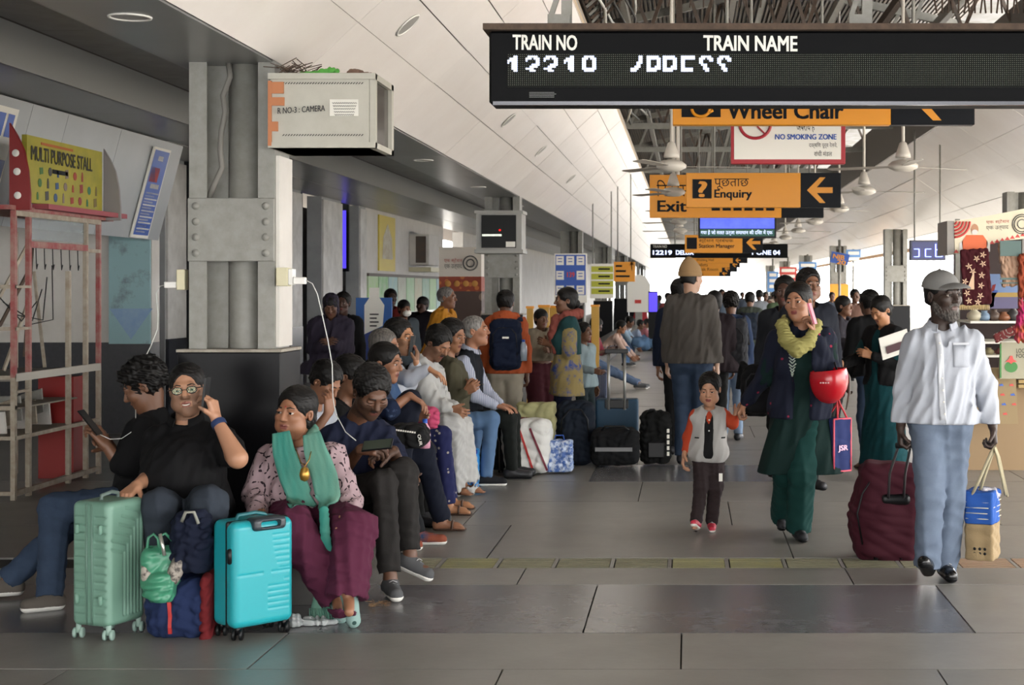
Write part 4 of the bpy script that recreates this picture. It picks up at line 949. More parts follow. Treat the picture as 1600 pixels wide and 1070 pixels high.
# the big train display
t = thing('train_display', 'big black train display board with white lettering nearest overhead', 'display', (.9, 7.6, 2.5)); o = t.location
dd = 7.5; x0, x1 = X(764, dd), X(764, dd) + 3.3; z0, z1 = Z(163, dd), Z(48, dd)
m_dis = mat('display casing', '0b0c0e', .5, spec=.08)
b = M(o); b.box((x0, dd, z0), (x1, dd + .2, z1), .012); b.obj('casing', m_dis, t)
b = M(o); b.box((x0 - .025, dd - .04, z1), (x1, dd + .24, z1 + .03)); b.obj('top_cover', m_rust, t)
b = M(o); b.box((x0 + .02, dd - .008, z0 - .004), (x1, dd + .02, z0 + .014)); b.obj('bottom_rail', mat('dark chrome', '55565a', .25, metal=.8), t)
px0, px1, py0, py1 = 793, 1600, 84, 137
b = M(o); b.box((X(px0, dd), dd - .003, Z(py1, dd)), (x1 - .06, dd, Z(py0, dd))); b.obj('led_panel', mat('led panel', '141614', .6, spec=.1), t)
pitch = (X(796, dd) - X(793, dd)) * 1.05; nx = int((x1 - .08 - X(px0, dd)) / pitch); nz = int((Z(py0, dd) - Z(py1, dd)) / pitch)
GL = {  # what the scrolling dot display shows, drawn dot by dot (12 columns by 11 rows at most)
 '1': ['...##', '.####', '#####', '#.###', '..###', '..###', '..###', '...##'],
 '2': ['.#####.', '###.###', '#....##', '.....##', '...####', '..####.', '####...', '..###..'],
 '0': ['.#####.', '###.###', '##...##', '##...##', '##...##', '##...##', '#######', '.#####.'],
 'J': ['....##.', '....##.', '....##.', '...###.', '...##..', '..###..', '####...', '###....'],
 'D': ['######.', '#######', '##...##', '##...##', '##...##', '##..###', '#######', '#####..'],
 'E': ['#######', '#######', '##.....', '##.....', '##.....', '##.....', '######.', '######.'],
 'S': ['.#####.', '###.###', '##...##', '##.....', '.###...', '..##...', '..###..', '...##..'],
}
lit = set()
def put(ch, px):
    c0 = int(round((X(px, dd) - X(px0, dd)) / pitch))
    for r_, row in enumerate(GL[ch]):
        for c_, q in enumerate(row):
            if q == '#': lit.add((c0 + c_, 1 + r_))
for ch, px in (('1', 793), ('2', 822), ('2', 851), ('1', 882), ('0', 911), ('J', 984), ('D', 1009), ('D', 1036), ('E', 1064), ('S', 1092), ('S', 1121)): put(ch, px)
on, off = M(o), M(o)
for i in range(nx):
    for j in range(nz):
        cx, cz = X(px0, dd) + (i + .5) * pitch, Z(py0, dd) - (j + .5) * pitch
        w = on if (i, j) in lit else off; r_ = pitch * (.44 if w is on else .12)
        w.add([(cx - r_, dd - .006, cz - r_), (cx + r_, dd - .006, cz - r_), (cx + r_, dd - .006, cz + r_), (cx - r_, dd - .006, cz + r_)], [(0, 1, 2, 3)])
tag(off.obj('unlit_led', mat('unlit led', '8d9182', .5), t), kind='stuff'); tag(on.obj('lit_led', m_ledw, t), kind='stuff')
mtx = mat('lettering white', 'e4e4de', .5)
text('TRAIN NO', .1, P(801, 78, dd), (1, 0, -.01), (0, 0, 1), mtx, t, width=(902 - 801) / F * dd, height=24 / F * dd, bold=.018)
text('TRAIN NAME', .1, P(1099, 79, dd), (1, 0, -.01), (0, 0, 1), mtx, t, width=(1246 - 1099) / F * dd, height=24 / F * dd, bold=.018)
b = M(o)
for k in range(4): b.box((X(827, dd), dd - .003, Z(144 + k * 2.4, dd)), (X(866 + 3 * (k == 1), dd), dd, Z(145 + k * 2.4, dd)))
b.obj('maker_print', mat('grey print', '66686a', .5), t)
for xx in (X(870, dd), X(1345, dd)):
    b = M(o); b.box((xx - .05, dd + .05, z1 + .03), (xx + .06, dd + .15, z1 + .09)); b.bar((xx + .04, dd + .1, z1 + .05), (xx + .05, dd + .1, 4.15), .05); b.bar((xx - .04, dd + .1, z1 + .08), (xx + .05, dd + .1, z1 + .35), .025); b.obj('bracket', m_steel, t)

def arrow(b, c, w, dirx=-1):
    """left pointing arrow"""
    c = Vector(c); h = w * .5
    b.prism([(-w * .5 * -dirx, 0), (0, h), (w * .22, h), (-w * .12, w * .11), (w * .5, w * .11), (w * .5, -w * .11), (-w * .12, -w * .11), (w * .22, -h), (0, -h)] if dirx < 0 else [(-w * .5, 0), (0, h), (w * .22, h), (-w * .12, w * .11), (w * .5, w * .11), (w * .5, -w * .11), (-w * .12, -w * .11), (w * .22, -h), (0, -h)], c, (1, 0, 0), (0, 0, 1), -.004)
def board(name, label, d, px0, py0, px1, py1, split=None, mo=None, th=.1, cat='sign', hang=True, top=None):
    t = thing(name, label, cat, (X((px0 + px1) / 2, d), d + th / 2, Z(py1, d))); o = t.location
    xs = X(split, d) if split else X(px1, d); zt = top if top else Z(py0, d)
    b = M(o); b.box((X(px0, d), d, Z(py1, d)), (xs, d + th, zt), .004); b.obj('face', mo or m_yellow, t)
    if split: b = M(o); b.box((xs, d, Z(py1, d)), (X(px1, d), d + th, zt), .004); b.obj('arrow_face', m_signk, t)
    if hang: hangers(t, (X(px0, d) + (X(px1, d) - X(px0, d)) * .18, X(px0, d) + (X(px1, d) - X(px0, d)) * .8), d + th / 2, zt, 5.19)
    return t
d = 10.5; t = board('direction_sign', 'orange wheel chair direction sign partly behind the big display', d, 1051, 120, 1523, 195, 1392)
text('Wheel Chair', .2, P(1136, 186, d), (1, 0, 0), (0, 0, 1), m_signk, t, width=182 / F * d, height=26 / F * d, bold=.02)
b = M(t.location); b.box((X(1065, d), d - .004, Z(183, d)), (X(1126, d), d, Z(128, d))); b.obj('pictogram_panel', m_signk, t)
b = M(t.location); b.tube([P(1095 + 14 * math.cos(a), 170 + 12 * math.sin(a), d - .008) for a in np.linspace(-.6, 3.9, 16)], .012, 6); b.tube([P(1107, 176, d - .008), P(1114, 172, d - .008)], .012, 6); b.obj('pictogram', m_yellow, t)
b = M(t.location); arrow(b, P(1458, 158, d - .006), 60 / F * d); b.obj('arrow', m_yellow, t)
d = 12.6; t = board('no_smoking_sign', 'white no smoking zone sign with dark red frame', d, 1142, 140, 1321, 256, None, mat('sign maroon red', 'a3202c', .4), cat='sign')
b = M(t.location); b.box((X(1147, d), d - .004, Z(249, d)), (X(1314, d), d, Z(143, d)), .001); b.obj('white_panel', m_signw, t)
text('NO SMOKING ZONE', .1, P(1211, 218, d - .004), (1, 0, 0), (0, 0, 1), m_blue, t, width=96 / F * d, height=8.5 / F * d, bold=.03)
text('अपराध है', .1, P(1245, 204, d - .004), (1, 0, 0), (0, 0, 1), m_signk, t, width=28 / F * d, bold=.01)
text('दक्षिण पूर्व रेलवे,', .1, P(1264, 232, d - .004), (1, 0, 0), (0, 0, 1), m_signk, t, width=44 / F * d, height=10 / F * d, bold=.01)
text('रांची मंडल', .1, P(1272, 244, d - .004), (1, 0, 0), (0, 0, 1), m_signk, t, width=28 / F * d, height=9 / F * d, bold=.01)
b = M(t.location); b.tube([P(1180 + 24 * math.cos(a), 194 + 22 * math.sin(a), d - .008) for a in np.linspace(0, 6.283, 30)], .013, 6); b.bar(P(1164, 178, d - .008), P(1196, 210, d - .008), .026, .01); b.obj('prohibition_ring', MATS['sign maroon red'], t)
b = M(t.location); b.box((X(1156, d), d - .0075, Z(197, d)), (X(1200, d), d - .0045, Z(190, d))); b.obj('cigarette', m_signk, t)
d = 15.6; t = board('direction_sign', 'orange enquiry sign with question mark and black arrow end', d, 1072, 270, 1314, 324, 1251)
b = M(t.location); b.box((X(1082, d), d - .004, Z(310, d)), (X(1112, d), d, Z(280, d))); b.obj('pictogram_panel', m_signk, t)
text('?', .1, P(1091, 308, d - .005), (1, 0, 0), (0, 0, 1), m_yellow, t, width=14 / F * d, height=25 / F * d, bold=.03)
text('पूछताछ', .1, P(1116, 296, d), (1, 0, 0), (0, 0, 1), m_signk, t, width=54 / F * d, height=17 / F * d, bold=.02)
text('Enquiry', .1, P(1116, 313, d), (1, 0, 0), (0, 0, 1), m_signk, t, width=59 / F * d, height=17 / F * d, bold=.018)
b = M(t.location); arrow(b, P(1281, 297, d - .004), 40 / F * d); b.obj('arrow', m_yellow, t)
d = 18.5; t = board('direction_sign', 'orange exit sign half hidden behind the enquiry sign', d, 1015, 273, 1287, 340, 1221)
text('िनकास', .1, P(1026, 307, d), (1, 0, 0), (0, 0, 1), m_signk, t, width=50 / F * d, height=26 / F * d, bold=.02)
text('Exit', .1, P(1027, 331, d), (1, 0, 0), (0, 0, 1), m_signk, t, width=46 / F * d, height=18 / F * d, bold=.02)
for k in range(6): b = M(t.location); b.box((X(1112 + k * 17, d), d - .004, Z(329, d)), (X(1125 + k * 17, d), d, Z(319, d))); b.obj('pictogram_panel', m_signk, t)
d = 22.5; t = board('information_screen', 'blue lit information screen with green caption strip under the exit sign', d, 1091, 336, 1213, 372, None, m_black, cat='screen')
b = M(t.location); b.box((X(1094, d), d - .004, Z(357, d)), (X(1210, d), d, Z(338, d))); b.obj('picture', mat('screen blue', '5a6bea', .4, kind='noise', col2='3a48c8', scale=3, emit=1.0), t)
b = M(t.location); b.box((X(1094, d), d - .004, Z(369, d)), (X(1210, d), d, Z(358, d))); b.obj('caption_strip', mat('screen green', '154a40', .4, emit=.4), t)
text('गया है जो सतत ऊर्जा समाधान की दिशा में एक', .1, P(1095, 368, d - .004), (1, 0, 0), (0, 0, 1), m_ledw, t, width=112 / F * d, height=9 / F * d)
d = 26.5; t = board('direction_sign', 'orange station manager sign with black arrow end', d, 1070, 367, 1192, 395, 1160)
b = M(t.location); b.box((X(1073, d), d - .004, Z(389, d)), (X(1089, d), d, Z(371, d))); b.obj('pictogram_panel', m_signk, t)
text('स्टेशन प्रबंधक', .1, P(1092, 380, d), (1, 0, 0), (0, 0, 1), m_signk, t, width=54 / F * d, height=8 / F * d)
text('Station Manager', .1, P(1092, 389, d), (1, 0, 0), (0, 0, 1), m_signk, t, width=56 / F * d, height=8 / F * d, bold=.01)
b = M(t.location); arrow(b, P(1177, 379, d - .004), 22 / F * d); b.obj('arrow', m_yellow, t)
d = 29; t = board('train_display', 'long thin far train display behind the station manager sign', d, 1016, 381, 1231, 403, None, m_dis, cat='display')
text('TRAIN NO', .1, P(1020, 387, d), (1, 0, 0), (0, 0, 1), mtx, t, width=22 / F * d, height=4 / F * d)
text('12219', .1, P(1020, 398, d), (1, 0, 0), (0, 0, 1), m_ledw, t, width=30 / F * d, height=7 / F * d, bold=.03)
text('DELUX', .1, P(1056, 398, d), (1, 0, 0), (0, 0, 1), m_ledw, t, width=28 / F * d, height=7 / F * d, bold=.03)
text('1 ONE 04', .1, P(1175, 398, d), (1, 0, 0), (0, 0, 1), m_ledw, t, width=44 / F * d, height=7 / F * d, bold=.03)
for i, (d, a, b0, c, e, sp, tx) in enumerate(((34, 1072, 402, 1168, 411, 1145, 'Waiting Hall'), (38, 1070, 408, 1156, 418, 1140, 'Toilets'), (44, 1070, 415, 1152, 425, 1128, 'Cloak Room'), (50, 1072, 422, 1142, 432, 1124, 'Exit'))):
    t = board('direction_sign', ['orange sign just below the far train display', 'orange sign, second in the far receding stack', 'orange sign, third in the far receding stack', 'orange sign, farthest in the receding stack'][i], d, a, b0, c, e, sp)
    text(tx, .1, P(a + 16, e - 2, d), (1, 0, 0), (0, 0, 1), m_signk, t, height=5 / F * d)
    b = M(t.location); arrow(b, P(sp + 8, (b0 + e) / 2, d - .004), 8 / F * d); b.obj('arrow', m_yellow, t)
d = 30; t = board('direction_sign', 'orange sign with up arrow left of the far display', d, 959, 409, 992, 440, None)
b = M(t.location); b.prism([(-.01, -.1), (.01, -.1), (.01, .02), (.05, .0), (0, .09), (-.05, 0), (-.01, .02)], P(987, 415, d), (1, 0, 0), (0, 0, 1), -.004); b.obj('arrow', m_signk, t)
for k in range(3): b = M(t.location); b.box((X(962, d), d - .003, Z(417 + k * 8, d)), (X(972 + k * 6, d), d, Z(414 + k * 8, d))); b.obj('print_line', m_signk, t)

# ---------------------------------------------------------------- ceiling fans
m_fan = mat('fan cream white', 'c9c3b9', .45); m_blade = mat('fan blade', 'a39c92', .5)
def make_fan(label, loc):
    t = thing('ceiling_fan', label, 'fan', loc); o = t.location; x, y, z = loc
    b = M(o); b.tube([(x, y, z + .1), (x, y, 5.19)], .014, 8); b.obj('rod', m_fan, t)
    b = M(o); b.lathe((x, y, z + .08), [(.015, .13), (.03, .12), (.06, .03), (.065, 0), (.02, 0)], 16); b.obj('canopy_cup', m_fan, t)
    b = M(o); b.lathe((x, y, z), [(0, -.035), (.07, -.03), (.12, -.005), (.125, .02), (.09, .05), (.03, .065), (0, .065)], 20); b.obj('motor', m_fan, t)
    return t
def blades(t, rz):
    x, y, z = t.location
    for k in range(3):
        a = rz + k * 2 * math.pi / 3; dx = Vector((math.cos(a), math.sin(a), 0)); n_ = Vector((-math.sin(a), math.cos(a), .1)).normalized()
        b = M(t.location); c = t.location + Vector((0, 0, .005)); vs = []
        for r_, w_ in ((.1, .025), (.2, .035), (.24, .048), (.62, .055), (.66, .04)):
            for q in (-w_, w_): vs += [c + dx * r_ + n_ * q, c + dx * r_ + n_ * q + Vector((0, 0, .004))]
        fs = []
        for i in range(4):
            u_ = i * 4; fs += [(u_, u_ + 2, u_ + 6, u_ + 4), (u_ + 1, u_ + 5, u_ + 7, u_ + 3), (u_, u_ + 4, u_ + 5, u_ + 1), (u_ + 2, u_ + 3, u_ + 7, u_ + 6)]
        fs += [(0, 1, 3, 2), (16, 18, 19, 17)]
        b.add(vs, fs); b.obj('blade', m_blade, t)
for i, (x, y, rz) in enumerate(((X(1049, 12.6), 12.6, .12), (X(1052, 16), 16, .15), (X(1058, 19.3), 19.3, .1), (-.14, 23, .4), (-.14, 26.5, .8), (-.14, 30, .2), (X(1411, 12.6), 12.6, .55), (X(1350, 15.8), 15.8, .25), (1.9, 19.3, .9), (1.9, 23, .3), (1.9, 26.5, .5), (1.9, 30, .7), (1.9, 34, .1))):
    lab = ['nearest fan of the left row, beside the wheel chair sign', 'second fan of the left row, over the orange enquiry board', 'third fan of the left row, over the exit lettering', None, None, None, 'nearest fan of the right row, against the white canopy', 'second fan of the right row, right of the enquiry arrow', 'third fan of the right row', None, None, None, None][i]
    t = make_fan('white three-blade ceiling fan, ' + lab if lab else 'small far ceiling fan, %s of the %s row' % (ORD[i if i < 6 else i - 6], 'left' if i < 6 else 'right'), (x, y, 2.6)); blades(t, rz)
    if not lab: t['group'] = 'far ceiling fans'
# ---------------------------------------------------------------- people in front, joint by joint
def PJ(d, s, yaw, face, **kw):
    J = {'s': s, 'f': Vector((math.sin(R(yaw)), -math.cos(R(yaw)), 0)), 'yaw': face[0], 'pitch': face[1], 'roll': face[2] if len(face) > 2 else 0}
    for k, v in kw.items():
        if isinstance(v, Vector): J[k] = v
        else: J[k] = P(v[0], v[1], d + (v[2] if len(v) > 2 else 0))
    return J
def Gd(px, d, z=.085): return Vector((X(px, d), d, z))
def mute(c):
    v = [int(c[i:i + 2], 16) for i in (0, 2, 4)]; g = sum(v) / 3; return ''.join('%02x' % int(max(0, (x * .86 + g * .14) * .86)) for x in v)
def cl(n, c, **k):
    if c: c = mute(c)
    if k.get('col2'): k['col2'] = mute(k['col2'])
    return cl_(n, c, **k)
cl_ = lambda n, c, **k: mat('cloth ' + n, c, k.pop('rough', .85), bump=k.pop('bump', .15), bscale=k.pop('bscale', 220), spec=.2, **k)
c_white = cl('white shirt', 'bfc5d1'); c_jean = cl('light grey jeans', '74839b', kind='noise', col2='65748d', scale=9)
c_black = cl('black', '101012'); c_blackp = cl('black trousers', '1d1c1c'); c_navy = cl('navy', '181f3a'); c_denim = cl('denim', '40536f', kind='noise', col2='30415b', scale=8)
c_dgreen = cl('dark green kurta', '0a2725'); c_teal = cl('teal trousers', '0f3f3b'); c_dim = cl('dark jacket', '23262c')
k_black = dict(m=mat('black leather', '0e0e0f', .25), sole=m_black); k_flat = dict(m=mat('black suede', '15161c', .7), kind='flat', sole=m_black)
k_grey = dict(m=cl('grey shoe', '5c5e60')); k_dark = dict(m=mat('dark shoe', '222226', .5), sole=m_black)
k_sandal = dict(m=mat('brown sandal', '4a3327', .6), kind='sandal')

# man in white shirt and grey cap, walking
J = PJ(8.42, 1.0, 0, (32, 0, 2), head=(1473, 462), neck=(1471, 514, .03), sA=(1432, 538), sB=(1514, 536), eA=(1416, 604, .05), wA=(1407, 668, .0), eB=(1538, 604, .05), wB=(1551, 665, -.02),
       hA=(1451, 655), hB=(1492, 655), kA=(1454, 776, -.08), kB=(1487, 774, .02), aA=Gd(1448, 8.40, .125), aB=Gd(1477, 8.52, .09), tA=Gd(1443, 8.22, .15), tB=Gd(1488, 8.34, .035))
J['uA'] = Vector((0, .42, 1))
r = person('man in grey cap, white shirt and pale jeans walking with a maroon suitcase', J, '33241d', 'cap', dict(m=c_white, hem=.02, o=.026, collar=c_white, vneck=.09, fold=.008, wl=.10), dict(m=c_jean, flare=.018, o=.014, fold=.007, wl=.12, len=.99), k_black, 0, beard='full', g=1.06, palm=dict(dA=Vector((0, 0, -1)), dB=Vector((.1, 0, -1))), curl=(1.1, .9), lips='46271f')
cap_hat(r, cl('cap grey', '8d8b88'))
Vt = r['tv']; fr = Vector((0, -1, 0)); cc = r['cc']; rt = r['root']; og = r['org']
mid = [P(1462 + k * .6, 520 + k * 17.5, 8.42) for k in range(9)]
ribbon(Vt, along(mid, 20), fr, .034, 'placket', cl('placket', 'e0e4ec'), rt, og, .004, .002, 5, .001)
for k in range(8):
    p = surf(Vt, P(1463 + k, 535 + k * 18, 8.42), fr); b = M(og); b.lathe(p - Vector((0, .007, 0)), [(.006, 0), (.005, .003), (0, .003)], 10, (0, -1, 0)); b.obj('button', m_signw, rt)
ribbon(Vt, [P(1484, 536, 8.42), P(1509, 536, 8.42)], fr, .012, 'pocket_hem', cl('placket', 'e0e4ec'), rt, og, .003)
ribbon(Vt, along([P(1497, 538, 8.42), P(1497, 572, 8.42)], 8), fr, .095, 'pocket', c_white, rt, og, .003, .001, 8)

# woman with phone
J = PJ(9.8, .955, -8, (-24, 2, 4), head=(1247, 472), neck=(1253, 514, .03), sA=(1216, 532), sB=(1289, 530), eA=(1194, 590, .08), wA=(1165, 628, .18), eB=(1300, 583, -.06), wB=(1272, 523, -.12),
       hA=(1232, 630), hB=(1268, 630), kA=(1230, 742, .1), kB=(1253, 740, -.1), aA=Gd(1223, 10.16, .11), aB=Gd(1247, 9.85, .085), tA=Gd(1222, 9.98, .05), tB=Gd(1256, 9.66, .03))
dots = cl('cardigan dots', '161c30', kind='dots', col2='b02848', scale=13, amt=.12)
r = person('woman in dark green kurta and yellow scarf holding a pink phone to her ear', J, '9a6c52', 'side', [dict(m=c_dgreen, skirt=.43, wide=.21, len=.5, o=.012, name='kurta', fold=.006, wl=.14), dict(m=dots, o=.034, so=.02, hem=.1, hemd=.2, open=.075, len=.97, name='cardigan', fold=.005)],
           dict(m=c_teal, o=.026, flare=.02, name='salwar', fold=.006, wl=.12), k_flat, 0, bust=1, curl=(.9, .75), palm=dict(dB=Vector((-.12, .1, 1)), nB=Vector((-1, .1, 0)), dA=Vector((-.5, .1, -.8)), nA=Vector((.4, 0, -.2))), g=.98, lips='7a3a36')
rt = r['root']; og = r['org']
chain([P(1222, 508, 9.72), P(1228, 530, 9.62), P(1245, 545, 9.57), P(1262, 536, 9.6), P(1274, 514, 9.7), P(1277, 505, 9.85), P(1255, 497, 9.98), P(1228, 500, 9.9), P(1222, 508, 9.72)], [.04, .048, .052, .045, .035, .03, .03, .032, .04], 'scarf', cl('yellow scarf', 'a89f58'), rt, .005, None, .0032, .04, an=(.4, .5, 1.4))
em = M(og)
for k in range(7):
    q = surf(r['tv'] if 0 else r['tv'], P(1238, 553 + k * 5, 9.8), (0, -1, 0)); w = [.02, .022, .02, .026, .022, .014, .008][k]
    em.box((q.x - w, q.y - .012, q.z - .008), (q.x + w, q.y - .002, q.z + .008))
em2 = M(og)
for k in range(8):
    w = [12, 10, 11, 9, 12, 9, 6, 3][k]; zz = 548 + k * 5
    for q_ in (-1, 1): em2.tube([P(1238 + q_ * w * .5, zz, 9.8 - .185), P(1238 + q_ * w * .25, zz + 2.5, 9.8 - .187), P(1238, zz + 5, 9.8 - .185)], .004, 5)
em2.obj('embroidery', mat('embroidery silver', '8f9a90', .6), rt)
t = thing('mobile_phone', 'pink and white phone held at the walking woman\'s ear', 'phone', tuple(P(1268, 490, 9.6)))
b = M(t.location); b.obox(P(1269, 490, 9.62), (1, -.35, .3), (.35, 1, 0), (-.3, 0, 1), .006, .033, .068); b.obj('case', mat('pink case', 'c86a7d', .4), t)
b = M(t.location); b.obox(P(1268, 489.5, 9.62), (1, -.35, .3), (.35, 1, 0), (-.3, 0, 1), .0055, .029, .062); b.obj('screen', m_signw, t)

# small boy
J = PJ(10.12, .62, -4, (-10, 14, 0), head=(1109, 608, -.02), neck=(1108, 641), sA=(1088, 652), sB=(1130, 650), eA=(1075, 682, .02), wA=(1070, 708, -.02), eB=(1146, 662, -.02), wB=(1151, 650, -.02),
       hA=(1097, 706), hB=(1116, 706), kA=(1095, 760, -.06), kB=(1118, 760, .0), aA=Gd(1088, 10.05, .085), aB=Gd(1112, 10.22, .055), tA=Gd(1083, 9.93, .06), tB=Gd(1113, 10.08, .025))
J['uA'] = Vector((0, .35, 1))
org_ = cl('orange shirt', 'c8401f')
r = person('small boy in silver waistcoat and orange shirt holding the woman\'s hand', J, 'a5795f', 'short', [dict(m=org_, hem=.02, o=.010, len=.9), dict(m=cl('black front', '141416'), o=.013, hem=.06, len=0, vneck=.12, name='shirt_front'), dict(m=cl('silver waistcoat', 'b5b3ae'), o=.019, so=.0, hem=.10, len=0, open=.036, name='waistcoat')],
           dict(m=cl('brown trousers', '35292a'), o=.012, flare=.004, fold=.005, wl=.05), dict(m=mat('red shoe', 'b3283f', .5)), 0, hs=1.4, curl=(.5, 1.1), g=1.12, palm=dict(dB=Vector((.5, 0, .8)), nB=Vector((0, -1, 0))), lips='7d423c')
for k in range(3):
    p = P(1108, 660 + k * 18, 10.12); q = surf(r['tv'], p, (0, -1, 0)); b = M(r['org']); b.lathe(P(1108, 656 + k * 17, 10.12 - .095), [(.006, 0), (.004, .004), (0, .004)], 8, (0, -1, 0)); b.obj('button', m_signw, r['root'])
for x_ in (1088, 1126):
    q = surf(r['tv'], P(x_ + 2, 682, 10.12), (0, -1, 0)); b = M(r['org']); b.obox(q - Vector((0, .002, 0)), (1, 0, .08 if x_ > 1100 else -.08), (0, 1, 0), (0, 0, 1), .02, .003, .004); b.obj('pocket_trim', c_black, r['root'])
q = P(1126, 744, 10.02); b = M(r['org']); b.box((q.x - .012, 9.995, q.z - .03), (q.x + .012, 10.01, q.z + .02)); b.obj('patch', m_signw, r['root'])

# man in black with spectacles, on the phone
J = PJ(7.62, 1.0, 5, (10, 2, 6), head=(293, 608, -.02), neck=(291, 662, .04), sA=(250, 690), sB=(345, 690), eA=(240, 742, -.12), wA=(214, 758, -.34), eB=(371, 716, -.22), wB=(338, 655, -.12),
       hA=(262, 792), hB=(318, 792), kA=(250, 790, -.42), kB=(328, 786, -.42), aA=Gd(252, 7.4), aB=Gd(330, 7.4), tA=Gd(248, 7.23, .03), tB=Gd(334, 7.23, .03))
r = person('stout bearded man in black polo and spectacles smiling into his phone', J, 'a87b60', 'thin', dict(m=c_black, hem=.02, len=.30, collar=c_black, o=.02), dict(m=cl('grey jeans', '3c4450', kind='noise', col2='303844', scale=7), o=.022), k_dark, 0, g=1.22, belly=.9, stubble=1, glasses=True, palm=dict(dA=Vector((-.25, -.8, -.35)), nA=Vector((0, 0, -1)), dB=Vector((-.22, .0, 1)), nB=Vector((-1, .25, 0))), curl=(.35, .75), lips='8a544a')
b = M(r['org']); w = r['J']['wB']; e = r['J']['eB']; dd_ = (w - e).normalized(); b.lathe(w - dd_ * .03, [(.035, -.016), (.037, -.01), (.037, .01), (.035, .016)], 16, dd_); b.obj('watch', mat('blue strap', '1c2f57', .5), r['root'])
b = M(r['org']); b.tube([r['L'](-.016, .094, -.06), r['L'](-.006, .0985, -.0625), r['L'](.006, .0985, -.0625), r['L'](.016, .094, -.06)], .0028, 6); b.obj('teeth', m_signw, r['root'])
t = thing('mobile_phone', 'black phone at the ear of the man with spectacles', 'phone', tuple(P(325, 615, 7.52)))
b = M(t.location); b.obox(P(322, 614, 7.5), (.9, .4, 0), (0, 1, 0), (.1, 0, 1), .005, .037, .075); b.obj('case', m_black, t)

# young man in profile reading his phone, far left
J = PJ(7.98, 1.0, -90, (-78, 26, 0), head=(226, 603), neck=(240, 652), sB=(222, 674, -.14), sA=(238, 676, .17), eB=(192, 732, -.2), wB=(165, 694, -.22), eA=(205, 735, .15), wA=(172, 700, .0),
       hB=(212, 788, -.1), hA=(220, 788, .1), kB=(86, 793, -.2), kA=(130, 800, .1), aB=Gd(78, 7.66), aA=Gd(14, 7.95, .1), tB=Gd(38, 7.6, .03), tA=Gd(-34, 7.9, .05))
r = person('young man in black in profile reading his phone, jeans, at far left of the bench', J, '6d4a36', 'fluffy', dict(m=c_black, hem=.04, len=.42, o=.022), dict(m=c_denim, o=.02), dict(m=cl('beige shoe', '6a625a')), 0, palm=dict(dB=Vector((-.4, -.1, .6)), nB=Vector((-.8, .2, .2))), curl=(.6, .7), stubble=0)
t = thing('mobile_phone', 'dark phone in the hand of the young man in profile', 'phone', tuple(P(138, 655, 7.75)))
b = M(t.location); b.obox(P(141, 660, 7.72), (.7, -.25, .5), (0, 1, 0), (-.62, 0, .78), .004, .037, .078); b.obj('case', m_black, t)
b = M(); b.tube([P(212, 640, 7.85), P(212, 660, 7.8), P(205, 675, 7.76), P(190, 685, 7.73), P(172, 686, 7.72), P(150, 676, 7.72)], .0022, 6); tag(b.obj('earphone_cord', m_wcable), 'white earphone cord hanging from the young man in profile', 'cord')

# woman with teal scarf
J = PJ(7.78, .93, -6, (-20, -2, -3), head=(462, 645, -.03), neck=(470, 698, .03), sA=(424, 718), sB=(518, 716), eA=(399, 772, -.04), wA=(402, 806, -.25), eB=(546, 780, -.08), wB=(545, 815, -.32),
       hA=(452, 806), hB=(508, 806), kA=(456, 822, -.42), kB=(556, 826, -.40), aA=(524, 922, -.38), aB=(542, 921, -.5), tA=(528, 958, -.48), tB=(546, 968, -.62))
J['uA'] = Vector((0, -.8, .5)); J['uB'] = Vector((0, -.85, .4))
swt = cl('patterned sweater', 'b99aa2', kind='rings', col2='33242c', scale=10)
r = person('woman in pink patterned sweater and maroon trousers with teal scarf, seated', J, '8d6148', 'lowbun', dict(m=swt, o=.026, hem=.10, hemd=.06, len=.96, name='sweater', fold=.006), dict(m=cl('maroon trousers', '5c1f3c'), o=.034, flare=.03, fold=.009, wl=.10, len=.95), dict(m=cl('pale slippers', '93b5ad', kind='dots', col2='2f4f4b', scale=18, amt=.2), sole=mat('slipper sole', '7fa19a', .8)), 0, bust=1, g=1.12, hs=1.17, curl=.5, lips='7a4640')
rt = r['root']; teal = cl('teal scarf', '2f9383', kind='streak', col2='74a892', scale=6)
VV = [r['tv'], r['bv']]; fv = (0, -1, .25)
chain([P(444, 678, 7.74), P(452, 672, 7.90), P(470, 670, 7.96), P(486, 672, 7.88), P(490, 680, 7.76)], .036, 'scarf', teal, rt, .006, None, .002, .04)
ribbon(VV, along([P(440, 676, 7.62), P(444, 705, 7.6), P(456, 745, 7.6), P(470, 775, 7.6), P(486, 796, 7.6)], 26), fv, [.085 + .035 * math.sin(k / 25 * 2.6) - .03 * (k > 20) for k in range(26)], 'scarf', teal, rt, rt.location, .010, .004, 9, .004, .005)
ribbon(VV, along([P(488, 678, 7.62), P(494, 705, 7.6), P(508, 745, 7.6), P(514, 775, 7.6), P(507, 798, 7.6)], 26), fv, [.085 + .04 * math.sin(k / 25 * 2.6) - .05 * (k > 22) for k in range(26)], 'scarf', teal, rt, rt.location, .012, .006, 9, .008, .005)
chain(along([P(506, 798, 7.36), P(508, 830, 7.34), P(512, 870, 7.38), P(505, 920, 7.42), P(500, 958, 7.42)], 12), [.026] * 6 + [.03, .034, .038, .042, .046, .05], 'scarf', teal, rt, .006, ((0, 1, 0), 2.2), .002, .03, .004, 9, an=(1.6, .1, .1))
fr_ = M(rt.location)
for k in range(16): fr_.tube([P(484 + k * 2.3, 950, 7.40), P(484 + k * 2.5 + (k % 3), 962, 7.39), P(482 + k * 2.7, 972, 7.38)], .003, 5)
tag(fr_.obj('fringe', teal, rt), kind='stuff')
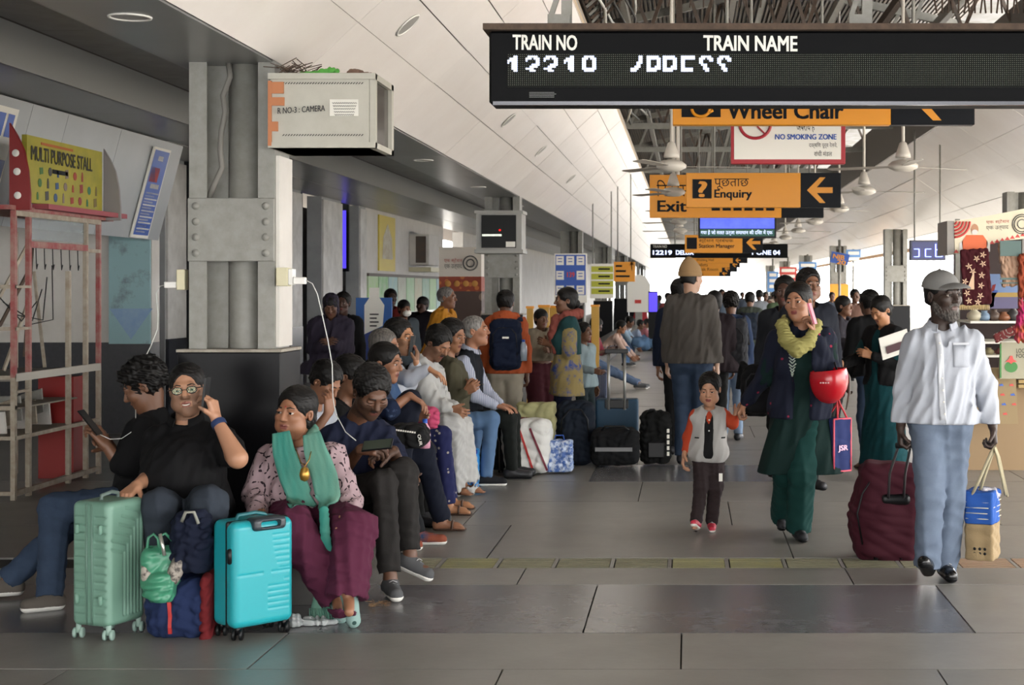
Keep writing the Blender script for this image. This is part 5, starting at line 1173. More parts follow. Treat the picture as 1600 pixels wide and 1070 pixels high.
b = M(rt.location); b.lathe(P(476, 738, 7.47), [(.0, .03), (.02, .018), (.026, -.01), (.02, -.035), (0, -.045)], 12); b.obj('pendant', mat('gold', 'a8803a', .35, metal=.7), rt)
b = M(rt.location); b.tube([P(462, 700, 7.62), P(470, 722, 7.50), P(477, 728, 7.47), P(483, 718, 7.5), P(488, 698, 7.62)], .003, 5); b.obj('necklace', MATS['gold'], rt)
b = M(rt.location); b.lathe(r['L'](-.003, .0885, .032), [(.005, 0), (0, .003)], 10, r['Rm'] @ Vector((0, 1, .3))); b.obj('bindi', mat('bindi red', 'a01820', .4), rt)

# young man in navy t-shirt with phone
J = PJ(8.5, 1.0, 25, (34, 36, 0), head=(580, 612, -.10), neck=(556, 656, .03), sA=(514, 686, -.04), sB=(597, 680, .08), eA=(534, 738, -.10), wA=(563, 702, -.36), eB=(622, 728, -.05), wB=(616, 704, -.28),
       hA=(532, 772, .0), hB=(572, 772, .08), kA=(600, 755, -.40), kB=(630, 736, -.26), aA=Gd(610, 8.0, .09), aB=(641, 868, -.34), tA=Gd(621, 7.83, .03), tB=(676, 893, -.40))
J['uB'] = Vector((.35, 0, 1))
r = person('young man in navy t-shirt bent over his phone with legs crossed', J, '5c3d2c', 'short', dict(m=c_navy, hem=.03, len=.40, o=.022, fold=.006), dict(m=cl('charcoal trousers', '2b2827'), o=.016, fold=.007, len=.84), k_grey, 0, stubble=2, hs=1.16, palm=dict(dA=Vector((1, -.3, .05)), nA=Vector((.1, .6, -.8)), dB=Vector((-1, -.35, -.1)), nB=Vector((0, .5, -.9))), curl=(.7, .7), lips='5a332c')
t = thing('mobile_phone', 'phone held in both hands by the young man in navy', 'phone', tuple(P(590, 694, 8.08)))
b = M(t.location); b.obox(P(590, 695, 8.1), (1, .05, .1), (0, .75, .55), (0, -.6, .8), .078, .037, .0045); b.obj('case', m_black, t)
b = M(t.location); b.obox(P(590, 694.5, 8.098), (1, .05, .1), (0, .75, .55), (0, -.6, .8), .072, .033, .005); b.obj('screen', mat('dim screen', '3a4038', .15), t)

# ---------------------------------------------------------------- the row behind them
def sitter(label, px, hy, d, H, yaw, sk, hair, top, bot, sh, A='lap', B='lap', hp=10, look=None, lean=12, feet=None, lod=1, hc=None, **kw):
    """seated: px, hy = where the head's centre shows"""
    J = pose(0, 0, H, yaw, 0, 'sit', A, B, lean, hp=hp, look=look, feet=feet)
    t = P(px, hy, d); sh_ = Vector((t.x - J['head'].x, t.y - J['head'].y, 0)); dz = (t.z - J['head'].z)
    for k in J:
        if isinstance(J[k], Vector) and k not in ('f', 'uA', 'uB'): J[k] = J[k] + sh_
    for k in ('head', 'neck', 'sA', 'sB', 'eA', 'eB', 'wA', 'wB', 'hA', 'hB', 'kA', 'kB'):
        J[k] = J[k] + Vector((0, 0, dz * (.45 if k[0] in 'hk' and k != 'head' else 1)))
    return person(label, J, sk, hair, top, bot, sh, lod, hairc=hc, **kw)
wk = cl('white kurta', 'c6c6c4')
sitter('boy in white shirt leaning his cheek on his hand behind the teal scarf woman', 508, 596, 9.1, 1.55, 70, '8d6148', 'short', dict(m=c_white, hem=.05, len=.5), dict(m=c_blackp), k_dark, A=(.02, .24, .02), B='lap', hp=38, lean=25, palm=dict(dA=Vector((.1, .0, 1)), nA=Vector((-.6, .5, 0))))
sitter('person in dark clothes with blue and orange running shoes, mostly hidden by navy t-shirt man', 548, 588, 9.6, 1.66, 80, '6d4a36', 'short', dict(m=c_black, hem=.05, len=.4), dict(m=cl('black track pants', '1b1d22')), dict(m=cl('blue running shoe', '21466e', kind='stain', col2='a0503a', scale=7, amt=.42)), A='knee', B='knee', hp=15, feet=((.50, -.08), (.58, .1)))
J = PJ(9.95, .98, 80, (74, 8, 0), head=(603, 567), neck=(588, 606), sA=(585, 625, -.16), sB=(592, 622, .16), eA=(610, 640, -.25), wA=(640, 618, -.2), eB=(615, 650, .2), wB=(645, 650, .15),
       hA=(570, 730, -.08), hB=(572, 730, .1), kA=(640, 628, -.12), kB=(660, 705, .1), aA=(626, 722, -.15), aB=Gd(690, 10.2), tA=(655, 740, -.15), tB=Gd(725, 10.2, .03))
person('woman in dark navy with black hair tied back resting her arm over a raised knee', J, '8a5f47', 'lowbun', dict(m=cl('denim dress', '1b2a4a', kind='stain', col2='6f86ae', scale=12, amt=.62), hem=.05, len=.5), dict(m=cl('navy trousers', '161c2e'), o=.02), k_sandal, 1, feetbare=True, palm=dict(dA=Vector((.9, 0, -.5)), nA=Vector((-.3, 0, -.9))), curl=.4)
J = PJ(11.0, 1.0, 75, (66, 4, 0), head=(624, 527), neck=(608, 563), sA=(606, 582, -.17), sB=(616, 580, .17), eA=(640, 592, -.3), wA=(668, 576, -.32), eB=(640, 600, .05), wB=(650, 570, -.02),
       hA=(600, 690, -.1), hB=(604, 690, .1), kA=(690, 680, -.15), kB=(690, 680, .1), aA=Gd(700, 10.9), aB=Gd(705, 11.2), tA=Gd(735, 10.9, .03), tB=Gd(740, 11.2, .03))
person('man in white shirt talking on a black phone in the seated row', J, 'a0704f', 'short', dict(m=c_white, hem=.06, len=.95, collar=c_white), dict(m=cl('blue print trousers', '20265a', kind='cells', col2='b9b0a0', scale=22, amt=.2)), k_sandal, 1, stubble=1, feetbare=True, palm=dict(dB=Vector((.1, .1, 1)), nB=Vector((-1, 0, 0)), dA=Vector((.9, 0, -.45)), nA=Vector((-.2, 0, -.9))), curl=(.3, .5))
t = tag(M().obox(P(644, 540, 10.97), (1, .2, 0), (0, 1, 0), (.15, 0, 1), .012, .036, .072).obj('mobile_phone', m_black), 'black phone held up by the man in the white shirt in the row', 'phone')
sitter('grey haired elder half hidden behind the seated row', 600, 541, 10.5, 1.6, 80, '8d6148', 'thin', dict(m=cl('denim shirt', '3d5c88'), hem=.05), dict(m=c_blackp), k_dark, hc='6b6560')
J = PJ(12.05, 1.02, 70, (58, 36, 0), head=(684, 536), neck=(664, 566), sA=(658, 588, -.17), sB=(676, 582, .16), eA=(676, 630, -.25), wA=(704, 640, -.3), eB=(690, 630, .1), wB=(712, 640, .0),
       hA=(662, 680, -.1), hB=(666, 680, .1), kA=(702, 672, -.4), kB=(712, 668, .0), aA=Gd(702, 11.9, .1), aB=Gd(722, 12.0, .1), tA=Gd(738, 11.85, .03), tB=Gd(757, 12.0, .03))
person('bowed man in long white kurta and white trousers in the seated row', J, '8a5f45', 'short', dict(m=wk, o=.035, hem=.05, hemd=.12, len=.9, name='kurta', fold=.009), dict(m=wk, o=.05, flare=.05, fold=.012, len=.86), k_sandal, 1, stubble=2, feetbare=True, curl=.6)
J = PJ(12.6, 1.0, 75, (65, 15, 0), head=(707, 524), neck=(700, 560), sA=(706, 578, -.12), sB=(712, 575, .16), eA=(712, 622, -.2), wA=(728, 612, -.25), eB=(722, 620, .1), wB=(735, 605, .0),
       hA=(708, 662, -.1), hB=(712, 662, .1), kA=(768, 655, -.12), kB=(745, 665, .15), aA=Gd(760, 12.5), aB=Gd(735, 12.8), tA=Gd(790, 12.5, .03), tB=Gd(765, 12.8, .03))
person('person in olive vest and jeans using a phone beside the white kurta man', J, '8a5f45', 'short', dict(m=cl('olive', '55503c'), hem=.05), dict(m=cl('blue jeans', '5a7da8')), dict(m=cl('black trainers', '26262a')), 1, curl=.7)
tag(M().obox(P(742, 603, 12.4), (1, 0, .2), (0, 1, 0), (0, 0, 1), .07, .036, .005).obj('mobile_phone', m_black), 'flat dark phone in the hands of the olive vest person', 'phone')
J = PJ(13.0, 1.0, 82, (84, -6, 0), head=(743, 517), neck=(734, 551), sA=(724, 568, -.16), sB=(738, 566, .17), eA=(742, 618, -.2), wA=(775, 634, -.15), eB=(760, 612, .15), wB=(782, 632, .1),
       hA=(724, 656, -.1), hB=(730, 656, .1), kA=(796, 655, -.12), kB=(800, 652, .12), aA=Gd(800, 13.0), aB=Gd(805, 13.2), tA=Gd(830, 13.0, .03), tB=Gd(835, 13.2, .03))
stripe = cl('striped shirt', '9aa3bd', kind='vstripe', col2='c9cede', scale=22, amt=.5)
person('white haired man in striped shirt and dark vest, hands on his knee', J, '9c6c52', 'thin', [dict(m=stripe, hem=.05, collar=stripe), dict(m=cl('dark vest', '1b1f28'), o=.028, so=.02, len=0, hem=.04, open=.05, name='vest')], dict(m=cl('dark green trousers', '1e211f')), k_dark, 1, hairc='8d8a86', curl=.35, palm=dict(dA=Vector((1, 0, -.2)), nA=Vector((0, 0, -1)), dB=Vector((1, 0, -.2)), nB=Vector((0, 0, -1))))
sitter('girl with a dark headscarf peering out between the seated men', 716, 526, 14.0, 1.5, 10, '5f4030', 'back', dict(m=c_black, hem=.1), dict(m=c_blackp), k_dark, lod=1)
# farther along the row
sitter('man in maroon t-shirt looking at his phone, far in the row', 931, 509, 25, 1.7, 75, '4a3025', 'short', dict(m=cl('maroon tee', '8a2338'), hem=.05, len=.42), dict(m=cl('washed jeans', '5c7396')), dict(m=cl('grey sneaker', '6a6d70')), A='phone', B='phone', hp=30, feet=((.85, -.1), (.8, .12)), lean=5)
sitter('man in pale peach shirt seated beyond the maroon t-shirt man', 971, 511, 32, 1.7, 80, '8a5f45', 'short', dict(m=cl('peach shirt', 'd9b5a4'), hem=.05), dict(m=cl('blue jeans', '5a7da8')), k_grey, A='knee', B='knee', hp=15, lean=30)
sitter('man in light blue shirt seated beyond the peach shirt man', 984, 503, 36, 1.7, 80, '6d4a36', 'short', dict(m=cl('sky shirt', 'a8c4dc'), hem=.05), dict(m=cl('blue jeans', '5a7da8')), k_grey, A='knee', B='knee', hp=25, lean=35)
sitter('far seated figure in grey and green with knees up', 1001, 507, 40, 1.6, 90, '6d4a36', 'short', dict(m=cl('grey blue', '9fb2d0'), hem=.05), dict(m=cl('green wrap', '3f6a58')), k_dark, lod=2, lean=25)
sitter('far seated figure in pink beside the red tunic woman', 1012, 505, 44, 1.6, 90, '6d4a36', 'short', dict(m=cl('pink far', 'b56a72'), hem=.05), dict(m=cl('blue jeans', '5a7da8')), k_dark, lod=2, lean=20)

# ---------------------------------------------------------------- people standing and walking
def stander(label, px, py, d, yaw, sk, hair, top, bot, sh, A='down', B='down', lod=1, step=.0, look=None, hp=0, hs=HS, H=None, hc=None, lean=0, g=1., group=None, **kw):
    """standing: head centre at px, py; the height follows from the distance unless H is given"""
    top_z = Z(py, d) + .13; H = H or top_z
    J = pose(X(px, d), d, H, yaw, 0, 'stand', A, B, lean, step, look, hp)
    sh_ = X(px, d) - J['head'].x
    for k in J:
        if isinstance(J[k], Vector) and k not in ('f',): J[k] = J[k] + Vector((sh_, 0, 0))
    return person(label, J, sk, hair, top, bot, sh, lod, hs=hs, hairc=hc, g=g, group=group, **kw)
rB = stander('man in tan beanie and grey brown jacket seen from behind', 1080, 439, 14.1, 168, 'b08a72', 'cap', dict(m=cl('grey brown jacket', '5b5650'), hem=.02, o=.035, len=.98, fold=.008), dict(m=c_denim, o=.02), k_dark, look=140, g=1.08)
cap_hat(rB, cl('tan beanie', 'b08a5c'), 'beanie')
stander('person in navy sleeve mostly hidden behind the beanie man', 1062, 462, 14.9, 175, '8a5f45', 'short', dict(m=cl('dark navy jacket', '1d2740'), hem=.02, o=.03), dict(m=c_blackp), k_dark, A='bag')
r3 = stander('man in blue jacket with big dark backpack seen from behind', 1142, 480, 16.3, 178, '6d4a36', 'fluffy', dict(m=cl('blue jacket', '2c3e63'), hem=.02, o=.03), dict(m=cl('pale washed jeans', '8fa8c8')), k_dark, g=1.0)
stander('figure in dark maroon hooded coat beside the backpack man', 1116, 478, 15.9, 185, '6d4a36', 'back', dict(m=cl('maroon hood coat', '2b2026'), o=.04, skirt=.75, wide=.22), dict(m=c_blackp), k_dark)
stander('man in dark open jacket walking left behind the green kurta woman', 1226, 462, 12.9, -10, '4a3025', 'short', [dict(m=cl('grey tee', '3c4044'), hem=.03), dict(m=c_dim, o=.035, so=.02, hem=.02, open=.05, name='jacket')], dict(m=c_blackp), k_dark, step=.15)
stander('taller man in black jacket right behind the green kurta woman', 1264, 452, 12.1, 20, '6d4a36', 'short', dict(m=cl('blue black jacket', '1a1f2b'), o=.035, hem=.02), dict(m=c_blackp), k_dark, g=1.1, step=-.12)
r7 = stander('woman in teal sari and black cardigan looking down at her papers', 1376, 492, 12.9, -50, 'a0704f', 'lowbun', [dict(m=cl('teal sari', '0c4d54', kind='noise', col2='093b40', scale=14), skirt=.12, wide=.2, len=.4, name='sari'), dict(m=c_black, o=.03, so=.02, open=.06, hem=.0, len=.95, name='cardigan')], dict(m=cl('teal sari', '0f5f66')), k_sandal, A='front', B='chest', hp=28, feetbare=True)
stander('man in black jacket bent behind the teal sari woman', 1360, 480, 13.7, 200, '5c3d2c', 'short', dict(m=cl('black coat', '131417'), o=.04, hem=.0), dict(m=c_denim), k_sandal, A='bag', lean=10, feetbare=True)
rH = stander('man in orange hooded sweatshirt with navy backpack seen from behind', 790, 480, 14.7, 176, '5c3d2c', 'short', dict(m=cl('orange hoodie', 'cf5a2b'), hem=.02, o=.035, fold=.008), dict(m=cl('cream trousers', 'bdb29d'), o=.02), k_dark)
c = rH['J']['neck']; V = Vol(np.array(c) - .25, np.array(c) + .25, .009); V.ell(c + Vector((0, -.07, .01)), (.12, .085, .09)); V.cap(c + Vector((-.09, .02, .03)), c + Vector((.09, .02, .03)), .045, None, .03); V.fold(.006, .06, 4); build('hood', [polys(V)], cl('orange hoodie', ''), rH['root'], rH['org'])
rF = stander('woman in yellow and blue floral kurta with rust scarf, turned left', 884, 476, 14.3, -75, '6d4a36', 'lowbun', [dict(m=cl('floral', 'a38f58', kind='stain', col2='2c4fa8', scale=11, amt=.58), skirt=.62, wide=.22, o=.02, len=.5, name='kurta'), dict(m=cl('dark teal cardigan', '1f4a4c'), o=.03, so=.018, len=.6, open=.09, crop=1, hem=-.18, name='cardigan')], dict(m=cl('navy churidar', '1a2140')), k_sandal, A='chest', B='chest', bust=1, feetbare=True)
c = rF['J']['neck']; chain([c + Vector(q) for q in ((.1, .0, .05), (0, -.11, .03), (-.1, -.06, -.03), (-.1, .06, -.02), (0, .11, .04), (.1, 0, .05))], .05, 'scarf', cl('rust scarf', 'a04f42'), rF['root'], .009); chain([c + Vector(q) for q in ((-.1, -.08, 0), (-.13, -.09, -.15), (-.1, -.1, -.3))], [.05, .05, .03], 'scarf', MATS['cloth rust scarf'], rF['root'], .009)
stander('child in pale blue sleeves standing between the floral kurta woman and the barrier', 913, 528, 15.2, 60, '6d4a36', 'short', dict(m=cl('pale sky top', '9db4bb'), hem=.03), dict(m=cl('lime and dark skirt', '26353a')), k_dark, A='front')
stander('person in beige shawl with maroon skirt just left of the floral kurta woman', 846, 506, 16.2, 30, '6d4a36', 'back', dict(m=cl('beige shawl', '8d7f6c'), o=.04, skirt=.85, wide=.2, name='shawl'), dict(m=cl('maroon skirt', '5a2530'), o=.05), k_dark, A='chest', B='chest')
stander('grey haired man in yellow and orange robe facing right, behind the row', 699, 469, 17, 80, '7a523c', 'thin', dict(m=cl('saffron robe', 'd58a1c'), o=.05, skirt=.5, wide=.22, name='robe', fold=.009), dict(m=wk), k_sandal, hc='7b7672', lean=12, feetbare=True)
rS = stander('woman wrapped in dark purple shawl standing by the left piers', 518, 484, 15.5, 8, '5c3d2c', 'back', dict(m=cl('purple shawl', '2e2838', kind='noise', col2='3d3548', scale=7), o=.05, so=.05, skirt=.75, wide=.24, name='shawl', fold=.010), dict(m=cl('dark plum trousers', '2a1c26')), k_sandal, A='chest', B='chest', hp=22, feetbare=True)
cap_hat(rS, cl('purple shawl', ''), 'scarf')
stander('dark haired person just behind the shawl woman', 536, 480, 16.4, 0, '4a3025', 'short', dict(m=c_black, o=.03), dict(m=c_blackp), k_dark)
stander('person in dark red coat beside the blue water banner', 611, 470, 21, 30, '3a261d', 'short', dict(m=cl('red coat', '8a2420'), o=.04, skirt=.7, wide=.2), dict(m=c_blackp), k_dark, lod=1)
rM = stander('person in white face mask and dark clothes near the red coat', 632, 488, 19.5, 40, '7a523c', 'back', dict(m=cl('slate', '4a555c'), o=.03), dict(m=c_blackp), k_dark, lod=1)
c = rM['L'](0, .07, -.06); V = Vol(np.array(c) - .1, np.array(c) + .1, .006); V.ell(c, (.055, .05, .045)); build('face_mask', [polys(V)], m_signw, rM['root'], rM['org'])
stander('person in dark shawl behind the masked person', 660, 482, 20.5, -20, '4a3025', 'back', dict(m=cl('dark shawl', '25212a'), o=.06, skirt=.6, wide=.24), dict(m=c_blackp), k_dark, lod=2)
stander('woman in red tunic walking away, far along the row', 1004, 474, 46, 190, '4a3025', 'lowbun', dict(m=cl('red tunic', 'b8323a'), o=.02, skirt=.6, wide=.2, name='tunic'), dict(m=cl('red tunic', '')), k_dark, A='hip', B='hip')
stander('man in yellow shirt standing far away in the bright background', 1103, 468, 46, 0, '6d4a36', 'short', dict(m=cl('mustard far', 'c79a4a'), o=.02), dict(m=cl('pale far', 'b8b0a0')), k_dark, lod=2)
stander('young man with small dark backpack, mid distance, left of the green kurta woman', 1172, 472, 24, 170, '6d4a36', 'short', dict(m=cl('grey green jacket', '4a5248'), o=.03), dict(m=c_dim), k_dark, lod=1)
stander('person bending in a long dark shawl, right of the green kurta woman', 1318, 482, 17.5, 60, '6d4a36', 'back', dict(m=cl('dark shawl', ''), o=.04, skirt=.7, wide=.2), dict(m=c_blackp), k_dark, lean=15, A='front')
far = [(1128, 462, 38), (1186, 464, 34), (1196, 465, 42), (1208, 464, 50), (1160, 463, 55), (1214, 466, 30), (1044, 468, 36), (1030, 470, 42), (1150, 462, 62), (1090, 464, 60), (1336, 466, 27), (1346, 470, 33), (1300, 466, 40)]
fc = ['4d5a6a', '8a8f98', '6b4a3c', 'b09a84', '39424f', '556a4c', '8a3a3a', '3a5a7a']
fw_ = ['slate', 'grey', 'brown', 'tan', 'dark', 'green', 'dull red', 'blue']; seen = set()
for i, (px, py, d) in enumerate(far):
    lb = 'small far figure in %s top, %s' % (fw_[i % 8], ['between the beanie man and the backpack man', 'right of the backpack man', 'left of the two dark jacket men', 'left of the beanie man', 'right of the woman on the phone'][0 if 1085 < px < 1130 else 1 if 1130 <= px < 1180 else 2 if 1180 <= px < 1250 else 3 if px <= 1085 else 4]); lb += ', farthest' if lb in seen else ''; seen.add(lb)
    stander(lb, px, py, d, 180 * (i % 2) + 20, '5c3d2c', 'short', dict(m=cl('far %d' % (i % 8), fc[i % 8]), o=.03), dict(m=cl('far trousers %d' % (i % 2), ['2b3038', '4a5a70'][i % 2])), k_dark, lod=2, group='small far figures at the bright end')
# sleepers and sitters by the far pillars
lie = person('person lying on the floor under a blue sheet beyond the row', (lambda J: J)(PJ(36, .95, 90, (0, -60, 0), head=(985, 532), neck=(990, 533), sA=(992, 535, -.2), sB=(992, 533, .2), eA=(998, 537, -.25), eB=(998, 535, .25), wA=(1004, 537, -.2), wB=(1004, 535, .2), hA=(1008, 537, -.1), hB=(1008, 537, .1), kA=(1020, 536, -.1), kB=(1020, 536, .1), aA=(1034, 538, -.1), aB=(1034, 538, .1), tA=(1036, 534, -.1), tB=(1036, 534, .1))), '6d4a36', 'short', dict(m=cl('blue sheet', '5a7fa8'), o=.05), dict(m=cl('blue sheet', '5a7fa8'), o=.04), k_dark, lod=2)
# ---------------------------------------------------------------- luggage
def zrot(a): return Matrix.Rotation(a, 3, 'Z')
def spinner(par, p, m, r=.024, name='wheel'):
    p = Vector(p); o = par.location
    b = M(o); b.tube([p + Vector((0, 0, r)), p + Vector((0, 0, .07))], .013, 8)
    for q in (-1, 1): b.lathe(p + Vector((q * .016, 0, r)), [(0, -.007), (r * .9, -.007), (r, -.004), (r, .004), (r * .9, .007), (0, .007)], 16, (1, 0, 0))
    return b.obj(name, m, par)
def frame_of(c, ua, la, lb, z0, z1):
    """box standing with its nearest vertical edge at c (x,y); ua = direction of its left face, la/lb = lengths of left and right faces"""
    a = Vector(ua).normalized(); b = Vector((-a.y, a.x, 0)); b = b if b.x > 0 else -b
    ctr = Vector((c[0], c[1], (z0 + z1) / 2)) + a * la / 2 + b * lb / 2
    return a, b, ctr
# mint suitcase
c0 = (X(170, 6.97), 6.97); a, b_, ctr = frame_of(c0, (-.19, .07, 0), .215, .25, .06, .63)
t = thing('suitcase', 'mint green hard shell suitcase with ribbed front, leftmost', 'suitcase', (ctr.x, ctr.y, 0)); o = t.location; Rm = Matrix((a, b_, Vector((0, 0, 1)))).transposed()
mint = mat('mint shell', '6c9080', .38, spec=.4); h = .285
V = Vol(ctr - Vector((.24, .24, .32)), ctr + Vector((.24, .24, .32)), .0042); V.rbox(ctr + Vector((0, 0, .0)), (.1075, .125, .285), .03, Rm)
for k in range(6):
    w = -.095 + k * .036; q = -a * .1085 + b_ * w            # ribs on the right hand face (normal = b? left face normal is -b)
for k in range(6):
    w = .085 - k * .022; V.cap(ctr - a * .108 + b_ * w + Vector((0, 0, -.24)), ctr - a * .108 + b_ * w + Vector((0, 0, .22 - k * .035)), .006, None, .003, True)
    V.cap(ctr - a * .108 + b_ * w + Vector((0, 0, .22 - k * .035)), ctr - a * .108 + b_ * (w - .10) + Vector((0, 0, .25 - k * .035)), .006, None, .003, True)
for k in range(13):
    z = -.23 + k * .037
    for s0, s1 in ((-.09, -.03), (.035, .09)): V.cap(ctr - b_ * .126 + a * s0 + Vector((0, 0, z)), ctr - b_ * .126 + a * s1 + Vector((0, 0, z)), .006, None, .003, True)
build('shell', [polys(V)], mint, t, o)
for s_ in (-.014, .016): q = M(o); q.box((0, 0, 0), (0, 0, 0)); q = M(o); q.tube([ctr - b_ * .127 + a * s_ + Vector((0, 0, z)) for z in (-.275, 0, .275)], .005, 6); q.obj('zipper', mat('zip grey green', '5f7d70', .5), t)
for s_ in (-.062, .07):
    for z in (-.16, .16): q = M(o); c_ = ctr - b_ * .128 + a * s_ + Vector((0, 0, z)); q.tube([c_ - Vector((0, 0, .022)), c_ - Vector((0, 0, .018)), c_ + Vector((0, 0, .018)), c_ + Vector((0, 0, .022))], [.004, .011, .011, .004], 10); q.obj('side_foot', mint, t)
q = M(o); q.tube([ctr - b_ * .05 + Vector((0, 0, .283)), ctr - b_ * .05 + Vector((0, 0, .305)), ctr + b_ * .02 + Vector((0, 0, .315)), ctr + b_ * .06 + Vector((0, 0, .305)), ctr + b_ * .06 + Vector((0, 0, .283))], .009, 8); q.obj('top_handle', mat('grey handle', '5c6b66', .5), t)
for i in (-1, 1):
    for j in (-1, 1): p = ctr + a * i * .085 + b_ * j * .1; spinner(t, (p.x, p.y, 0), mat('mint wheel', '8ea79d', .5))
# teal suitcase
c0 = (X(365, 6.95), 6.95); a, b_, ctr = frame_of(c0, (-.72, .69, 0), .2, .315, .055, .54)
t = thing('suitcase', 'bright turquoise hard shell suitcase with black handle, right of blue duffel', 'suitcase', (ctr.x, ctr.y, 0)); o = t.location; Rm = Matrix((a, b_, Vector((0, 0, 1)))).transposed()
tq = mat('turquoise shell', '2196a0', .35, spec=.4); V = Vol(ctr - Vector((.28, .28, .28)), ctr + Vector((.28, .28, .28)), .0042); V.rbox(ctr, (.1, .1575, .2425), .035, Rm)
fa = ctr - a * .101
V.cap(fa + b_ * -.14, fa + b_ * -.01, .004, None, .004, True); V.cap(fa + b_ * .04, fa + b_ * .14, .004, None, .004, True)
for k in range(14):
    z = .17 - k * .026
    if abs(z) > .012: V.cap(fa + b_ * (.05 + .03 * (k % 2)), fa + b_ * .15, .0028, None, .003, True) if 0 else V.cap(fa + b_ * (.045 + .0015 * k * k * .6 if k < 9 else .02) + Vector((0, 0, z)), fa + b_ * .15 + Vector((0, 0, z)), .0028, None, .003, True)
build('shell', [polys(V)], tq, t, o)
q = M(o); vv = Vol(ctr - Vector((.28, .28, .28)), ctr + Vector((.28, .28, .28)), .0055); vv.rbox(ctr - a * .035, (.012, .1595, .2445), .011, Rm); build('zip_band', [polys(vv)], m_black, t, o)
q = M(o); q.tube([ctr - b_ * .16 - a * .07 + Vector((0, 0, z)) for z in (.055, .06, .12, .125)], [.006, .012, .012, .006], 8); q.obj('side_handle', m_black, t)
hz = ctr + Vector((0, 0, .243)); V = Vol(ctr - Vector((.28, .28, .0)), ctr + Vector((.28, .28, .3)), .0045); V.rbox(ctr - a * .08 + b_ * .02 + Vector((0, 0, .225)), (.045, .085, .03), .02, Rm); V.rbox(ctr - a * .12 + b_ * .02 + Vector((0, 0, .225)), (.03, .05, .014), .008, Rm, 0, True); build('pull_handle_housing', [polys(V)], mat('dark blue grey plastic', '2a3138', .4), t, o)
q = M(o); q.tube([hz - b_ * .1 - a * .02 + Vector((0, 0, -.005)), hz - b_ * .09 - a * .02 + Vector((0, 0, .022)), hz - a * .02 + Vector((0, 0, .026)), hz + b_ * .05 - a * .02 + Vector((0, 0, .014)), hz + b_ * .06 - a * .02 + Vector((0, 0, -.005))], .009, 8); q.obj('top_handle', mat('teal dark', '1d5f66', .4), t)
for i in (-1, 1):
    for j in (-1, 1): p = ctr + a * i * .07 + b_ * j * .12; spinner(t, (p.x, p.y, 0), m_black, .027)
def bag(name, label, px0, px1, py0, py1, d, dep, m, r=.04, fold=.008, wl=.09, h=.008, rz=0, taper=0, z0=None, cat='bag', group=None, seed=1, top=None):
    z0 = Z(py1, d) if z0 is None else z0; z1 = Z(py0, d + dep * .3); x0, x1 = X(px0, d), X(px1, d); c = Vector(((x0 + x1) / 2, d + dep / 2, (z0 + z1) / 2))
    t = thing(name, label, cat, (c.x, c.y, max(z0, 0)), group); V = Vol(c - Vector(((x1 - x0), dep, (z1 - z0))) * .62, c + Vector(((x1 - x0), dep, (z1 - z0))) * .62, h)
    hs = ((x1 - x0) / 2 - fold * .5, dep / 2, (z1 - z0) / 2 - fold * .3); V.rbox(c, hs, min(r, min(hs) * .95), zrot(rz))
    if taper: 
        for q in (-1, 1): V.cut((c.x + q * hs[0] * 1.0, c.y, c.z), (q, 0, taper))
    V.fold(fold, wl, seed); V.cut((0, 0, z0), (0, 0, -1)); build('body', [polys(V)], m, t, t.location); return t, V, c, (x0, x1, z0, z1)
def strap(t, pts, r, m, name='strap', flat=None):
    q = M(t.location); q.tube(pts, r, 6); return q.obj(name, m, t)
# blue duffel between the cases
t, V, c, e = bag('duffel_bag', 'dark blue duffel bag with red zip between the two suitcases', 219, 322, 903, 1003, 7.02, .26, cl('duffel blue', '1f2f5c'), .09, .007, .09)
ribbon(V, [P(263, 925, 7.02), P(265, 945, 7.02), P(266, 965, 7.02), P(266, 980, 7.02), P(266, 990, 7.02)], (0, -1, 0), .016, 'zip', mat('red zip', 'a5231f', .6), t, t.location)
V2 = Vol((e[1] - .06, 7.0, 0), (e[1] + .05, 7.35, e[3] + .03), .007); V2.rbox((e[1] - .01, c.y, c.z + .01), (.018, .13, .15), .018); V2.fold(.005, .06, 8); build('end_panel', [polys(V2)], cl('red panel', '7d1c22'), t, t.location)
# green handbag lying on it
t = thing('handbag', 'green handbag with flower print panels resting on the blue duffel', 'handbag', tuple(P(252, 935, 7.0))); o = t.location
gm = mat('green leather', '3f8467', .35)
V = Vol(P(205, 945, 6.85), P(300, 825, 7.3), .005); 
V.rbox(P(250, 888, 7.06), (.085, .06, .10), .05, zrot(.3)); V.rbox(P(250, 845, 7.06), (.05, .02, .10), .02, zrot(.3), 0, True); V.ell(P(250, 918, 7.0), (.075, .05, .07), None, .03); V.fold(.004, .07, 5); build('body', [polys(V)], gm, t, o)
for (x_, y_, rr_) in ((234, 905, -.35), (275, 890, .35)): 
    V = Vol(P(x_ - 26, y_ + 40, 6.85), P(x_ + 26, y_ - 40, 7.2), .005); V.ell(P(x_, y_, 7.01), (.035, .035, .085), Matrix.Rotation(rr_, 3, 'Y')); build('print_panel', [polys(V)], mat('flower print', 'a39a90', .6, kind='stain', col2='4a4440', scale=40, amt=.5), t, o)
strap(t, [P(228, 868, 7.03), P(232, 840, 7.03), P(240, 834, 7.05), P(247, 842, 7.05), P(250, 866, 7.03)], .007, gm, 'handle'); strap(t, [P(252, 866, 7.0), P(250, 838, 7.0), P(258, 833, 7.02), P(275, 850, 7.05), P(288, 895, 7.05)], .007, gm, 'handle')
strap(t, [P(250, 834, 6.99), P(254, 852, 6.98), P(257, 868, 6.98)], .009, mat('silver clasp', 'b8b8b0', .3, metal=.8), 'clasp')
